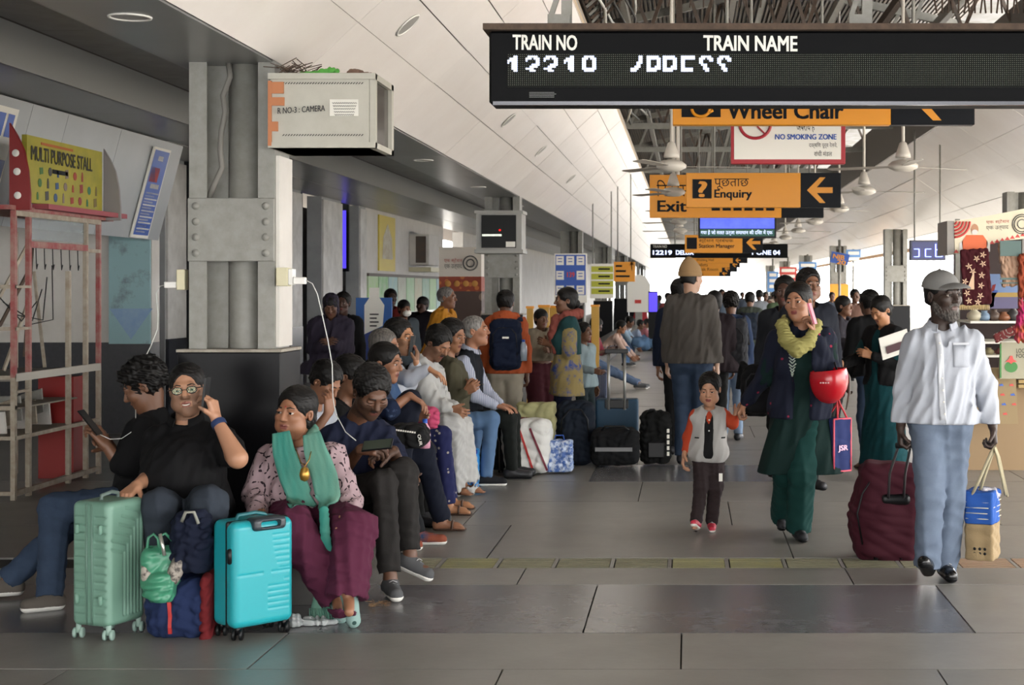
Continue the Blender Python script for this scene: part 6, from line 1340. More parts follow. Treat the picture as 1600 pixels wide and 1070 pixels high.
# dark backpack behind the handbag
t, V, c, e = bag('backpack', 'dark navy backpack standing behind the green handbag', 262, 322, 800, 905, 6.99, .15, cl('navy pack', '121a33'), .06, .008, .07, z0=.3)
t['label'] = 'dark navy backpack with grey top loop resting on the blue duffel'
strap(t, [P(284, 815, 6.99), P(290, 800, 6.98), P(303, 800, 6.98), P(310, 818, 6.99)], .008, mat('grey mesh', '85857c', .7), 'top_loop')
# litter
t = thing('plastic_wrap', 'crumpled clear plastic and white scrap beside the turquoise case', 'litter', tuple(Gd(478, 7.3, 0))); V = Vol(Gd(440, 7.2, 0), Gd(535, 7.45, .08), .006); V.ell(Gd(462, 7.3, .02), (.03, .04, .035)); V.ell(Gd(492, 7.35, .005), (.11, .05, .02)); V.fold(.007, .04, 3); V.cut((0, 0, 0), (0, 0, -1)); build('wrap', [polys(V)], mat('clear plastic', 'b9bdbd', .25, alpha=.75), t, t.location)
t = thing('straw_scrap', 'small tuft of brown straw on the floor by the grey shoe', 'litter', tuple(Gd(585, 7.75, 0)), kind='stuff'); q = M(t.location)
for k in range(40):
    p = Gd(575 + rnd.uniform(0, 30), 7.72 + rnd.uniform(0, .12), .004 + rnd.uniform(0, .01)); w = rnd.uniform(0, 6.28); q.bar(p, p + Vector((math.cos(w) * .03, math.sin(w) * .03, .003)), .002)
q.obj('straw', mat('straw', '8a6a48', .9), t)
# bags in the row
t, V, c, e = bag('carton_bag', 'light blue printed packet bag beside the white trousers', 712, 746, 702, 764, 12.35, .14, mat('packet blue', '2f86c9', .45), .015, .003, .08, h=.006)
q = M(t.location); q.box((e[0] + .01, 12.34, Z(717, 12.35)), (e[1] - .03, 12.346, Z(709, 12.35))); q.obj('white_band', m_signw, t); q = M(t.location); q.box((X(720, 12.35), 12.335, Z(731, 12.35)), (X(730, 12.35), 12.345, Z(720, 12.35))); q.obj('emblem', m_signw, t); q = M(t.location); q.box((X(722, 12.3), 12.33, Z(729, 12.3)), (X(728, 12.3), 12.336, Z(722, 12.3))); q.obj('emblem_red', MATS['red zip'], t)
q = M(t.location); q.box((e[0], 12.34, e[3] - .03), (e[1], 12.35, e[3])); q.box((X(738, 12.35), 12.335, .01), (X(741, 12.35), 12.345, e[3])); q.obj('dark_blue_edge', mat('deep blue', '1c3fa0', .5), t)
t, V, c, e = bag('handbag', 'pink handbag held on the lap in the seated row', 652, 684, 636, 672, 10.1, .12, cl('pink bag', 'd0456f'), .05, .006, .06, h=.006)
q = M(t.location); q.lathe(P(668, 652, 10.08), [(.012, 0), (.012, .006), (0, .008)], 10, (0, -1, 0)); q.obj('clasp', mat('silver clasp', ''), t)
t, V, c, e = bag('laptop_bag', 'black bag with white lettering resting on a lap behind the navy t-shirt man', 602, 664, 664, 702, 9.35, .22, cl('black bag', '1a1a1b'), .06, .007, .08, h=.007)
text('OUR', .05, P(652, 679, 9.33), (.2, 0, -1), (1, 0, .2), m_signw, t, width=.07, height=.02, bold=.02); q = M(t.location)
for k in range(9): q.box((X(618 + k * 3.6, 9.33), 9.33, Z(673 + k * .5, 9.33)), (X(620.5 + k * 3.6, 9.33), 9.336, Z(670.5 + k * .5, 9.33)))
q.obj('worn_lettering', m_signw, t)
t = thing('water_bottle', 'bottle of pink drink with blue cap held in the row', 'bottle', tuple(P(664, 690, 9.9))); o = t.location
q = M(o); p = P(664, 700, 9.75); q.lathe(p, [(0, 0), (.032, .0), (.035, .02), (.033, .05), (.035, .1), (.03, .13), (.014, .16)], 16); q.obj('body', mat('pink drink', 'e0a0b8', .15, alpha=.85), t); q = M(o); q.lathe(p, [(.016, .158), (.017, .185), (0, .187)], 12); q.obj('cap', m_blue, t); q = M(o); q.lathe(p, [(.036, .05), (.036, .09)], 16); q.obj('label_band', mat('pale label', 'd8c8d4', .5), t)
t, V, c, e = bag('suitcase', 'black soft suitcase at the foot of the seated row', 738, 790, 655, 740, 13.35, .3, cl('black case', '15181d'), .05, .005, .1, z0=.03, cat='suitcase')
for i in (-1, 1): spinner(t, (c.x + i * .1, 13.4, 0), m_black, .022)
q = M(t.location); q.tube([P(748, 735, 13.33), P(748, 690, 13.33), P(756, 672, 13.33), P(772, 672, 13.33), P(780, 690, 13.33), P(780, 735, 13.33)], .006, 6); q.obj('pocket_zip', m_steeld, t); q = M(t.location); q.lathe(P(768, 690, 13.34), [(.03, 0), (.028, .004), (0, .004)], 12, (0, -1, 0)); q.obj('badge', m_steeld, t)
t, V, c, e = bag('carry_bag', 'big white woven bag with red piping', 782, 859, 655, 741, 13.2, .34, mat('white woven', 'cdcdc9', .6, bump=.2, bscale=90), .09, .006, .14, taper=-.18)
for x0_, x1_ in ((811, 833), (828, 855)): ribbon(V, [P(x0_ + (x1_ - x0_) * k / 14, 669 + 66 * k / 14, 13.2) for k in range(15)], (0, -1, 0), .018, 'piping', MATS['red zip'] if x0_ == 811 else mat('maroon piping', '6d1f30', .6), t, t.location, .004, .004)
strap(t, [P(790, 668, 13.2), P(793, 656, 13.2), P(800, 655, 13.2), P(806, 668, 13.2)], .012, MATS['white woven'], 'handle'); V2 = Vol(P(796, 672, 13.1), P(836, 645, 13.6), .009); V2.ell(P(818, 662, 13.38), (.09, .1, .04)); V2.fold(.012, .05, 4); build('contents', [polys(V2)], cl('red cloth in bag', '7a2a2c'), t, t.location)
t, V, c, e = bag('tote_bag', 'pale yellow dotted tote behind the white woven bag', 806, 866, 630, 698, 13.75, .22, cl('pale yellow', 'b9b57e', kind='dots', col2='a2a873', scale=30, amt=.15), .03, .008, .13, z0=.25, taper=-.12)
t, V, c, e = bag('gift_bag', 'small blue and white flower print bag', 855, 894, 688, 738, 13.3, .14, mat('flower blue', '3d5fa0', .6, kind='stain', col2='c3cfe0', scale=24, amt=.52), .02, .005, .08)
q = M(t.location); q.tube([P(866, 688, 13.35), P(868, 680, 13.35), P(880, 680, 13.35), P(882, 688, 13.35)], .006, 6); q.obj('handle', m_blue, t)
t, V, c, e = bag('backpack', 'navy rounded backpack standing behind the flower print bag', 868, 928, 626, 728, 13.9, .26, cl('navy luggage', '1b2433'), .1, .006, .1)
q = M(t.location); q.tube([P(876, 690, 13.88), P(878, 655, 13.88), P(890, 640, 13.88), P(908, 640, 13.88), P(918, 655, 13.88), P(920, 690, 13.88)], .007, 6); q.obj('front_zip', m_black, t)
t, V, c, e = bag('suitcase', 'navy blue ribbed hard suitcase standing behind the dark backpack', 903, 949, 580, 668, 15.4, .3, mat('navy shell', '1b2a4e', .4), .03, .0, .1, z0=.06, cat='suitcase')
for k in range(6): q = M(t.location); x_ = X(908 + k * 7.2, 15.4); q.box((x_ - .006, 15.385, e[2] + .04), (x_ + .006, 15.402, e[3] - .04)); q.obj('rib', mat('navy shell', ''), t)
for i in (-1, 1): spinner(t, (c.x + i * .1, 15.5, 0), m_black, .025)
t, V, c, e = bag('suitcase', 'petrol blue upright suitcase with raised silver handle', 930, 997, 623, 700, 14.5, .22, mat('petrol blue fabric', '17405a', .6), .025, .0, .1, z0=.1, cat='suitcase')
for i in (-1, 1): spinner(t, (c.x + i * .14, 14.6, 0), m_black, .025)
q = M(t.location)
for x_ in (951, 976): q.tube([P(x_, 640, 14.49), P(x_, 552, 14.49)], .014, 8)
q.obj('telescopic_handle', mat('aluminium', 'b5b5b2', .35, metal=.7), t); q = M(t.location); q.box((X(945, 14.5), 14.46, Z(552, 14.5)), (X(982, 14.5), 14.51, Z(545, 14.5)), .006); q.obj('grip', m_black, t); q = M(t.location); q.box((X(945, 14.5), 14.485, Z(638, 14.5)), (X(982, 14.5), 14.505, Z(624, 14.5)), .006); q.obj('handle_housing', m_black, t)
t, V, c, e = bag('duffel_bag', 'black duffel with grey zip band in front of the petrol suitcase', 922, 998, 670, 729, 13.75, .28, cl('black duffel', '17181a'), .08, .006, .1)
q = M(t.location); q.box((X(930, 13.75), 13.735, Z(705, 13.75)), (X(988, 13.75), 13.75, Z(699, 13.75))); q.obj('zip_band', mat('grey band', '6f7072', .5), t); strap(t, [P(940, 672, 13.78), P(945, 666, 13.78), P(975, 666, 13.78), P(982, 672, 13.78)], .01, m_black, 'handle')
t, V, c, e = bag('backpack', 'black backpack at the right end of the luggage heap', 1000, 1048, 643, 726, 13.95, .22, cl('black pack', '131415'), .07, .008, .09)
q = M(t.location); q.rb = 0; q.box((X(1012, 13.95), 13.925, Z(715, 13.95)), (X(1038, 13.95), 13.95, Z(690, 13.95)), .01); q.obj('front_pocket', m_black, t); q = M(t.location); [q.box((X(1042, 13.93), 13.93, Z(676 + k * 9, 13.93)), (X(1046, 13.93), 13.938, Z(670 + k * 9, 13.93))) for k in range(5)]; q.obj('worn_lettering', m_signw, t); strap(t, [P(1012, 645, 14), P(1016, 640, 14), P(1022, 640, 14), P(1026, 646, 14)], .012, m_black, 'loop')
# backpacks worn or carried (things of their own)
def pack(label, c, w, hgt, dep, m, bottle=None, h=.009):
    t = thing('backpack', label, 'backpack', tuple(c)); V = Vol(Vector(c) - Vector((w, dep, hgt)) * .62, Vector(c) + Vector((w, dep, hgt)) * .62, h); V.rbox(c, (w / 2, dep / 2, hgt / 2), .08); V.rbox(Vector(c) + Vector((0, -dep * .42, -hgt * .18)), (w * .38, dep * .2, hgt * .25), .03, None, .01); V.fold(.004, .08, 2)
    build('body', [polys(V)], m, t, t.location)
    for q_ in (-1, 1):
        q = M(t.location); q.tube([Vector(c) + Vector((q_ * w * .3, dep * .3, hgt * .42)), Vector(c) + Vector((q_ * w * .42, dep * .75, hgt * .5)), Vector(c) + Vector((q_ * w * .48, dep * 1.15, hgt * .35)), Vector(c) + Vector((q_ * w * .55, dep * 1.2, 0))], .022, 8); q.obj('shoulder_strap', m, t)
    q = M(t.location); q.tube([Vector(c) + Vector((x_ * w * .4, -dep * (.52 if abs(x_) < 1 else .45), hgt * z_)) for x_, z_ in ((-1, -.2), (-.9, .2), (-.5, .33), (.5, .33), (.9, .2), (1, -.2))], .005, 6); q.obj('zip', m_black, t)
    if bottle:
        q = M(t.location); p = Vector(c) + Vector((bottle[0], -.02, -hgt * .32)); q.lathe(p, [(0, 0), (.033, 0), (.035, .1), (.028, .15), (.014, .18)], 12); q.obj('bottle', bottle[1], t); q = M(t.location); q.lathe(p, [(.016, .178), (.016, .2), (0, .2)], 10); q.obj('bottle_cap', m_blue, t)
    return t
t = pack('navy backpack on the back of the orange hooded man', P(790, 538, 14.48), .30, .48, .17, cl('navy back', '17223c'), (.17, mat('bottle clear', 'a9b4c0', .2, alpha=.8)))
q = M(t.location); q.box((X(785, 14.37), 14.36, Z(529, 14.37)), (X(795, 14.37), 14.37, Z(526, 14.37))); q.obj('logo_patch', m_signw, t)
pack('large black ribbed backpack on the man in the blue jacket', P(1141, 540, 15.98), .36, .56, .2, cl('black grey pack', '25262a', kind='streak', col2='3c3e44', scale=7), (-.19, mat('green bottle', '2f7f66', .2, alpha=.9)))
pack('small dark backpack on the mid distance young man', P(1172, 510, 23.8), .3, .42, .14, cl('slate pack', '2a3444'), None, .014)
pack('black shoulder bag at the hip of the green kurta woman', P(1184, 610, 10.05), .22, .34, .13, c_black)
# burgundy trolley case
t = thing('suitcase', 'burgundy soft trolley suitcase pulled by the man in the cap', 'suitcase', (X(1385, 9.1), 9.2, 0)); o = t.location; bur = cl('burgundy', '4a1424')
c = P(1388, 798, 9.18); V = Vol(c - Vector((.32, .25, .4)), c + Vector((.32, .25, .4)), .007); Rt = Matrix.Rotation(.06, 3, 'Y'); V.rbox(c, (.185, .13, .29), .07, Rt); V.ell(c + Vector((-.06, 0, -.03)), (.17, .15, .27), Rt, .05); V.fold(.005, .14, 6); build('body', [polys(V)], bur, t, o)
q = M(o); q.tube([c + Vector((-.12, -.13, .2)), c + Vector((-.17, -.13, .12)), c + Vector((-.2, -.12, 0)), c + Vector((-.17, -.13, -.18))], .006, 6); q.obj('zip', m_black, t)
for x_ in (1368, 1408): q = M(o); p = Gd(x_, 9.08, .025); q.lathe(p, [(0, -.012), (.025, -.012), (.025, .012), (0, .012)], 14, (1, 0, 0)); q.box((p.x - .03, 9.05, .03), (p.x + .03, 9.2, .07)); q.obj('wheel', m_black, t)
q = M(o); g0 = P(1388, 778, 9.03); g1 = P(1404, 696, 8.47); q.tube([g0, g0 + (g1 - g0) * .15 + Vector((0, 0, .1)), g1], .008, 8); q.tube([g0 + Vector((.09, 0, 0)), g0 + Vector((.09, 0, 0)) + (g1 - g0) * .15 + Vector((0, 0, .1)), g1 + Vector((.07, .02, 0))], .008, 8); q.obj('telescopic_handle', mat('dark aluminium', '6b6b6e', .35, metal=.7), t)
q = M(o); q.tube([g1 + Vector((-.015, 0, .0)), g1 + Vector((.09, .02, 0))], .016, 8); q.obj('grip', m_black, t); V = Vol(g0 - Vector((.1, .06, .06)), g0 + Vector((.2, .1, .06)), .006); V.rbox(g0 + Vector((.045, .03, -.01)), (.09, .035, .035), .03); build('handle_housing', [polys(V)], m_black, t, o)
# jute bag
t = thing('shopping_bag', 'jute bag with bright blue woven top carried by the man in the cap', 'bag', tuple(P(1546, 878, 8.5))); o = t.location
c0 = (X(1548, 8.38), 8.38); a = Vector((-.9, .35, 0)).normalized(); b_ = Vector((.45, .9, 0)).normalized(); z0, z1, zm = Z(876, 8.4), Z(768, 8.4), Z(819, 8.4)
ctr = Vector((c0[0], c0[1], (z0 + z1) / 2)) + a * .075 + b_ * .11; Rm = Matrix((a, b_, Vector((0, 0, 1)))).transposed()
for (q0, q1, mm, nm) in ((z0, zm, mat('jute', '8a7656', .9, bump=.3, bscale=160), 'jute_body'), (zm, z1, cl('woven blue', '2559b8'), 'woven_top')):
    cc_ = Vector((ctr.x, ctr.y, (q0 + q1) / 2)); V = Vol(cc_ - Vector((.2, .2, .25)), cc_ + Vector((.2, .2, .25)), .005); V.rbox(ctr, (.078, .115, (z1 - z0) / 2), .014, Rm); V.fold(.005, .12, 3); V.cut((0, 0, q0), (0, 0, -1)); V.cut((0, 0, q1), (0, 0, 1)); b0 = build(nm, [polys(V)], mm, t, o)
for k in range(3):
    for (aa, ln_, sg) in ((a, .15, 1), (b_, .22, 1)):
        pass
q = M(o)
for k in range(4):
    z = zm + .03 + k * .03; p = Vector((c0[0], c0[1], z)); nb = -b_ * .0075; na = -a * .0075; q.tube([p + nb + a * .135, p + nb + a * .01], .0025, 5); q.tube([p + na + b_ * .01, p + na + b_ * .18], .0025, 5)
q.obj('stripes', mat('pale stripe', 'b9b7a0', .7), t)
for k in range(6): q = M(o); p = Vector((c0[0], c0[1], z0 + .04)) - b_ * .006 + a * (.03 + (k % 3) * .028) + Vector((0, 0, .025 * (k // 3))); q.lathe(p, [(.009, 0), (.008, .003), (0, .003)], 8, -b_); q.obj('printed_motif', m_black, t)
jh = mat('jute handle', 'a59c80', .8); top_ = P(1553, 698, 8.36)
strap(t, [P(1519, 773, 8.42), P(1532, 745, 8.4), P(1548, 708, 8.37), top_, P(1558, 712, 8.4), P(1566, 748, 8.45), P(1571, 773, 8.5)], .009, jh, 'handle'); strap(t, [P(1529, 775, 8.5), P(1538, 745, 8.45), P(1551, 708, 8.4), top_ + Vector((.01, .03, 0)), P(1561, 715, 8.45), P(1574, 775, 8.6)], .009, jh, 'handle')
V = Vol(P(1515, 785, 8.3), P(1575, 752, 8.7), .006); V.ell(P(1543, 772, 8.5), (.06, .06, .035)); V.fold(.007, .05, 3); build('contents', [polys(V)], mat('white cloth', 'b5b3bb', .8), t, o)
# red helmet on her arm
t = thing('helmet', 'red motorcycle helmet hanging upside down from the woman\'s elbow', 'helmet', tuple(P(1295, 632, 9.55))); o = t.location; red = mat('helmet red', 'a81420', .22)
c = P(1295, 592, 9.56); V = Vol(c - .2 * Vector((1, 1, 1)), c + .2 * Vector((1, 1, 1)), .005); V.ell(c, (.122, .145, .155)); V.ell(c + Vector((0, 0, .01)), (.108, .13, .14), None, 0, True); V.cut(P(1295, 577, 9.56), (-.12, 0, 1)); build('shell', [polys(V)], red, t, o)
V = Vol(c - .2 * Vector((1, 1, 1)), c + .2 * Vector((1, 1, 1)), .006); V.ell(c, (.110, .133, .143)); V.cut(P(1295, 581, 9.56), (-.12, 0, 1)); build('lining', [polys(V)], m_black, t, o)
q = M(o); q.tube([P(1322, 640, 9.56), P(1327, 615, 9.56), P(1327, 590, 9.56), P(1322, 578, 9.56)], [.004, .009, .009, .004], 8); q.obj('visor_hinge', m_steeld, t)
q = M(o); q.tube([P(1312, 586, 9.5), P(1306, 574, 9.6), P(1303, 562, 9.75), P(1310, 574, 9.9), P(1318, 590, 9.62)], .007, 6); q.obj('strap', m_black, t); q = M(o); [q.box((X(1281 + k * 4, 9.42), 9.412, Z(599, 9.42)), (X(1283.5 + k * 4, 9.42), 9.42, Z(597, 9.42))) for k in range(4)]; q.obj('worn_logo', mat('pale letters', 'd0b0a8', .5), t)
# blue and pink bag
t = thing('shopping_bag', 'blue and pink fabric bag with red handles hanging beside the woman', 'bag', tuple(P(1310, 738, 9.75))); o = t.location
c0 = (X(1303, 9.7), 9.7); a = Vector((-.55, .8, 0)).normalized(); b_ = Vector((.8, .55, 0)).normalized(); z0, z1 = Z(737, 9.7), Z(655, 9.7); ctr = Vector((c0[0], c0[1], (z0 + z1) / 2)) + a * .06 + b_ * .07
Rm = Matrix((a, b_, Vector((0, 0, 1)))).transposed(); V = Vol(ctr - Vector((.2, .2, .25)), ctr + Vector((.2, .2, .25)), .006); V.rbox(ctr, (.06, .07, (z1 - z0) / 2), .006, Rm); V.fold(.003, .12, 3); build('body', [polys(V)], cl('bag indigo', '28346e'), t, o)
q = M(o)
for p0, p1 in ((Vector((c0[0], c0[1], z0)), Vector((c0[0], c0[1], z1))), (Vector((c0[0], c0[1], z0)) + b_ * .14, Vector((c0[0], c0[1], z1)) + b_ * .14), (Vector((c0[0], c0[1], z0)), Vector((c0[0], c0[1], z0)) + b_ * .14), (Vector((c0[0], c0[1], z1)), Vector((c0[0], c0[1], z1)) + b_ * .14), (Vector((c0[0], c0[1], z1)) + a * .12, Vector((c0[0], c0[1], z0)) + a * .12)): q.tube([p0, p1], .006, 6)
q.obj('piping', mat('pink piping', 'c04a5c', .6), t)
for k in (0, 1): strap(t, [Vector((c0[0], c0[1], z1)) + b_ * .03 + a * .1 * k, P(1308, 630, 9.75), P(1307, 605, 9.8), P(1312, 630, 9.75), Vector((c0[0], c0[1], z1)) + b_ * .11 + a * .1 * k], .006, mat('red handle', 'b32832', .6), 'handle')
text('JSR', .05, Vector((c0[0], c0[1], z0 + .12)) + b_ * .03 - a * .004, b_, (0, 0, 1), mat('pink letters', 'e0b0c8', .5), t, width=.08, height=.045, bold=.02)
# papers of the sari woman
t = thing('folder', 'white folder of papers held by the woman in the teal sari', 'folder', tuple(P(1400, 535, 12.5))); q = M(t.location); q.obox(P(1398, 538, 12.45), (1, -.1, .35), (0, 1, 0), (-.2, 0, 1), .12, .012, .09); q.obj('cover', m_signw, t); q = M(t.location); q.obox(P(1398, 543, 12.43), (1, -.1, .35), (0, 1, 0), (-.2, 0, 1), .07, .004, .03); q.obj('printed_photo', mat('print dark', '4a2a30', .5), t)
t = tag(M().tube([P(1409, 684 - 100, 12.4), P(1412, 590, 12.38)], .01, 6).obj('bangle', mat('bangle cream', 'd8c0a8', .5)), 'x', 'bangle') if 0 else None
# ---------------------------------------------------------------- left kiosk of angle iron
t = thing('metal_kiosk', 'empty rusty cream and red angle iron stall frame at far left', 'kiosk', (-5.3, 12.5, 0)); o = t.location
m_kc = mat('kiosk cream', 'a79d8d', .7, kind='noise', col2='7d6a58', scale=14, amt=.62); m_kr = mat('kiosk red', '8d3a3a', .6, kind='noise', col2='a59486', scale=10, amt=.62); m_glass = mat('dusty glass', '8f9796', .2, alpha=.5)
KX = -5.1; yy = lambda px: -KX * F / (CX - px)
for px, zt, mm in ((25, 2.2, 0), (48, 2.2, 0), (110, 1.75, 1), (137, 2.2, 1), (157, 2.2, 0)):
    y = yy(px); b = M(o); b.box((KX - .035, y - .02, .0), (KX, y + .02, .93)); b.obj('post', m_kc, t)
    b = M(o); b.box((KX - .035, y - .02, .93), (KX, y + .02, zt)); b.obj('post', m_kc if mm else m_kr, t)
for x, y in ((-5.85, 11.66), (-5.85, 13.33), (-5.55, 11.66), (-5.85, 12.5)): b = M(o); b.box((x, y - .02, 0), (x + .03, y + .02, 2.1)); b.obj('post', m_kc, t)
def rail(z, y0, y1, h=.035, m=None, x=KX): b = M(o); b.box((x - .04, y0, z - h / 2), (x + .004, y1, z + h / 2)); return b.obj('rail', m or m_kc, t)
Y0, Y1 = yy(25), yy(157)
rail(.93, Y0, Y1, .06, mat('kiosk white', 'b5b0a5', .6)); rail(1.95, yy(48), yy(137), .05, m_kr); rail(2.18, Y0, Y1, .04); rail(.47, Y0, Y1, .03); rail(.05, Y0, Y1, .04); rail(1.62, Y0, yy(48), .02); rail(1.3, Y0, yy(48), .02); rail(.82, Y0, yy(48), .02); rail(1.93, yy(137), Y1, .03)
for z in (.93, .7, .47, 1.3, 1.62, .05): b = M(o); b.box((-5.85, 11.64, z - .015), (KX, 11.68, z + .015)); b.obj('rail', m_kc, t)
b = M(o); b.box((-5.85, Y0, .90), (KX - .03, Y1, .92)); b.obj('counter', mat('counter grey', '6f6b64', .6), t)
for z in (.46, .68): b = M(o); b.box((-5.85, Y0, z), (KX - .05, yy(130), z + .012)); b.obj('shelf', mat('shelf dusty', '837b6f', .8), t)
b = M(o); b.box((KX - .02, yy(52), 1.99), (KX - .012, yy(133), 2.17)); b.obj('glass_pane', m_glass, t)
b = M(o); b.box((-5.65, Y0 - .15, 2.2), (KX + .02, Y1 + .25, 2.235)); b.obj('roof_board', m_kr, t)
b = M(o); b.box((KX + .0, yy(50), 2.225), (KX + .13, Y1 + .28, 2.265)); b.obj('ledge', mat('kiosk pink ledge', '9a4a50', .6), t)
b = M(o); b.box((-5.5, 13.0, 0), (-5.2, 13.3, .86)); b.obj('red_box', mat('red drum', '8c1512', .5), t)
for i in range(5): b = M(o); b.bar((-5.6 + i * .06, 11.8 + i * .25, .95 + .1 * (i % 2)), (-5.25 - i * .05, 12.2 + i * .15, 1.95 - .2 * (i % 3)), .022); b.obj('diagonal_bar', m_rust if i % 2 else m_kc, t)
for i in range(6):
    y = yy(60 + i * 13); b = M(o); b.tube([(KX - .02, y, 1.93), (KX - .02, y + .01, 1.8), (KX - .03, y + .04, 1.76), (KX - .03, y + .06, 1.8)], .004, 5); b.obj('hook', m_cable, t)
for i in range(4): b = M(o); b.tube([(-5.3 - .05 * i, 11.7 + .3 * i, 1.6 - .1 * i), (-5.25, 12.1 + .2 * i, 1.35), (-5.3, 12.5 + .1 * i, 1.5 + .1 * i)], .005, 5); b.obj('loose_wire', m_cable, t)
for i in range(7): b = M(o); b.obox((-5.45, 12.0 + i * .14, .55 + .05 * (i % 3)), (1, 0, .3 * (i % 2)), (0, 1, .2), (0, -.2, 1), .12, .012, .1); b.obj('stored_panel', [m_wall, m_kc, m_steel][i % 3], t)
# its sign
s = thing('stall_banner', 'yellow multi purpose stall banner above the empty kiosk', 'banner', (KX + .02, 12.5, 2.27)); o = s.location
ban = mat('banner yellow', 'a89a26', .45, kind='noise', col2='85852a', scale=5, amt=.55)
b = M(o); b.box((KX - .02, yy(38), 2.27), (KX + .02, yy(156), 2.79)); b.obj('sheet', ban, s)
text('MULTI PURPOSE STALL', .1, (KX + .021, yy(44), 2.60), (0, 1, 0), (0, 0, 1), mat('banner dark print', '2c2a18', .5), s, width=yy(140) - yy(44), height=.115, bold=.012)
b = M(o); b.box((KX + .02, yy(78), 2.525), (KX + .023, yy(102), 2.56)); b.obj('dark_label', m_signk, s)
redp0 = mat('banner orange', 'a8561e', .5)
pr_cols = ['3c6a30', '8a2a2a', '2f4f7a', '6a5a2a', '9a3020', '3a3a38', '2d6a4a', '7a6a60']
for i in range(22):
    y = yy(53) + (i % 8) * .165 + .03 * (i // 8); z = 2.30 + (i // 8) * .1; w = .035 + .012 * (i % 3); hh_ = .06 + .02 * (i % 2); b = M(o)
    b.prism([[(0, 0), (w, 0), (w, hh_ * .6), (w * .7, hh_), (w * .3, hh_), (0, hh_ * .6)], [(0, 0), (w * 1.3, .01), (w * 1.2, hh_), (-.005, hh_ * .9)], circle(w * .6, 9, w * .5, w * .6)][i % 3], (KX + .02, y, z), (0, 1, 0), (0, 0, 1), .003); b.obj('product_picture', mat('banner pic %d' % (i * 5 % 8), pr_cols[i * 5 % 8], .5), s)
b = M(o); b.box((KX + .02, yy(60), 2.735), (KX + .023, yy(110), 2.755)); b.obj('orange_strip', redp0, s)
t = thing('stall_fin', 'dark red curved fin with white round holes left of the banner', 'fin', (KX, 11.6, 2.2)); b = M(t.location)
cv = [(0, 0), (.155, 0), (.155, .12), (.14, .3), (.11, .45), (.06, .56), (.0, .66)]
b.prism(cv, (KX - .03, 11.61, 2.2), (1, 0, 0), (0, 0, 1), -.03); b.obj('fin_board', mat('fin red', '7d1414', .45), t)
for k, (x_, z_) in enumerate(((.05, .43), (.06, .29), (.065, .11), (.06, -.02))):
    if z_ > 0: b = M(t.location); b.lathe((KX - .03 + x_, 11.605, 2.2 + z_), [(.028, 0), (.027, .003), (0, .003)], 16, (0, -1, 0)); b.obj('white_disc', m_signw, t)
t = thing('stall_fin', 'grey faded curved fin right of the yellow banner', 'fin', (KX, 13.4, 2.2)); b = M(t.location); b.prism([(x * .95, z * .95) for x, z in cv], (KX, 13.4, 2.2), (1, 0, 0), (0, 0, 1), -.03); b.obj('fin_board', mat('fin grey', '8d8785', .6), t)
# posters on the fascia
def fposter(label, y0, y1, z0, z1, m, rows):
    fx = lambda z: -5.6 - (3.19 - z) * .28 / 1.05 + .012
    t = thing('hanging_poster', label, 'poster', (fx(z0), (y0 + y1) / 2, z0)); b = M(t.location)
    b.add([(fx(z0), y0, z0), (fx(z0), y1, z0), (fx(z1), y1, z1), (fx(z1), y0, z1), (fx(z0) + .02, y0, z0), (fx(z0) + .02, y1, z0), (fx(z1) + .02, y1, z1), (fx(z1) + .02, y0, z1)], [(0, 1, 2, 3), (4, 5, 6, 7), (0, 1, 5, 4), (1, 2, 6, 5), (2, 3, 7, 6), (3, 0, 4, 7)]); b.obj('sheet', m_signw, t)
    def strip(za, zb, ya, yb, mm, nm):
        b = M(t.location); q = .024; ya, yb = y0 + (y1 - y0) * ya, y0 + (y1 - y0) * yb; za, zb = z0 + (z1 - z0) * za, z0 + (z1 - z0) * zb
        b.add([(fx(za) + q, ya, za), (fx(za) + q, yb, za), (fx(zb) + q, yb, zb), (fx(zb) + q, ya, zb)], [(0, 1, 2, 3)]); b.obj(nm, mm, t)
    for r_ in rows: strip(*r_)
    return t
white_l = m_signw; redp = mat('poster red', 'c4413a', .5)
rows = [(.03, .97, .06, .94, m_blue, 'blue_field')]; 
for k in range(14): rows.append((.06 + k * .033, .075 + k * .033, .15, .7 + .2 * ((k * 3) % 2), white_l, 'print_line'))
rows += [(.62, .78, .12, .62, redp, 'red_panel'), (.55, .60, .3, .8, white_l, 'print_line'), (.86, .91, .35, .65, white_l, 'print_line')]
rows = [(a, b_, c, d_, m, n) if 0 else (a, b_, c, d_, m, n) for a, b_, c, d_, m, n in rows]
fposter('long blue poster with white lines hanging on the slanted fascia', 16.12, 16.62, 2.15, 3.1, m_blue, rows)
fposter('blue and white poster behind the red fin at the left edge', 12.3, 12.85, 2.25, 3.1, m_blue, [(.03, .5, .05, .95, m_blue, 'blue_field'), (.25, .4, .3, .7, redp, 'red_panel')] + [(.72 + .0 * k, .94, .08 + k * .3, .3 + k * .3, m_blue, 'blue_field') for k in range(3)])

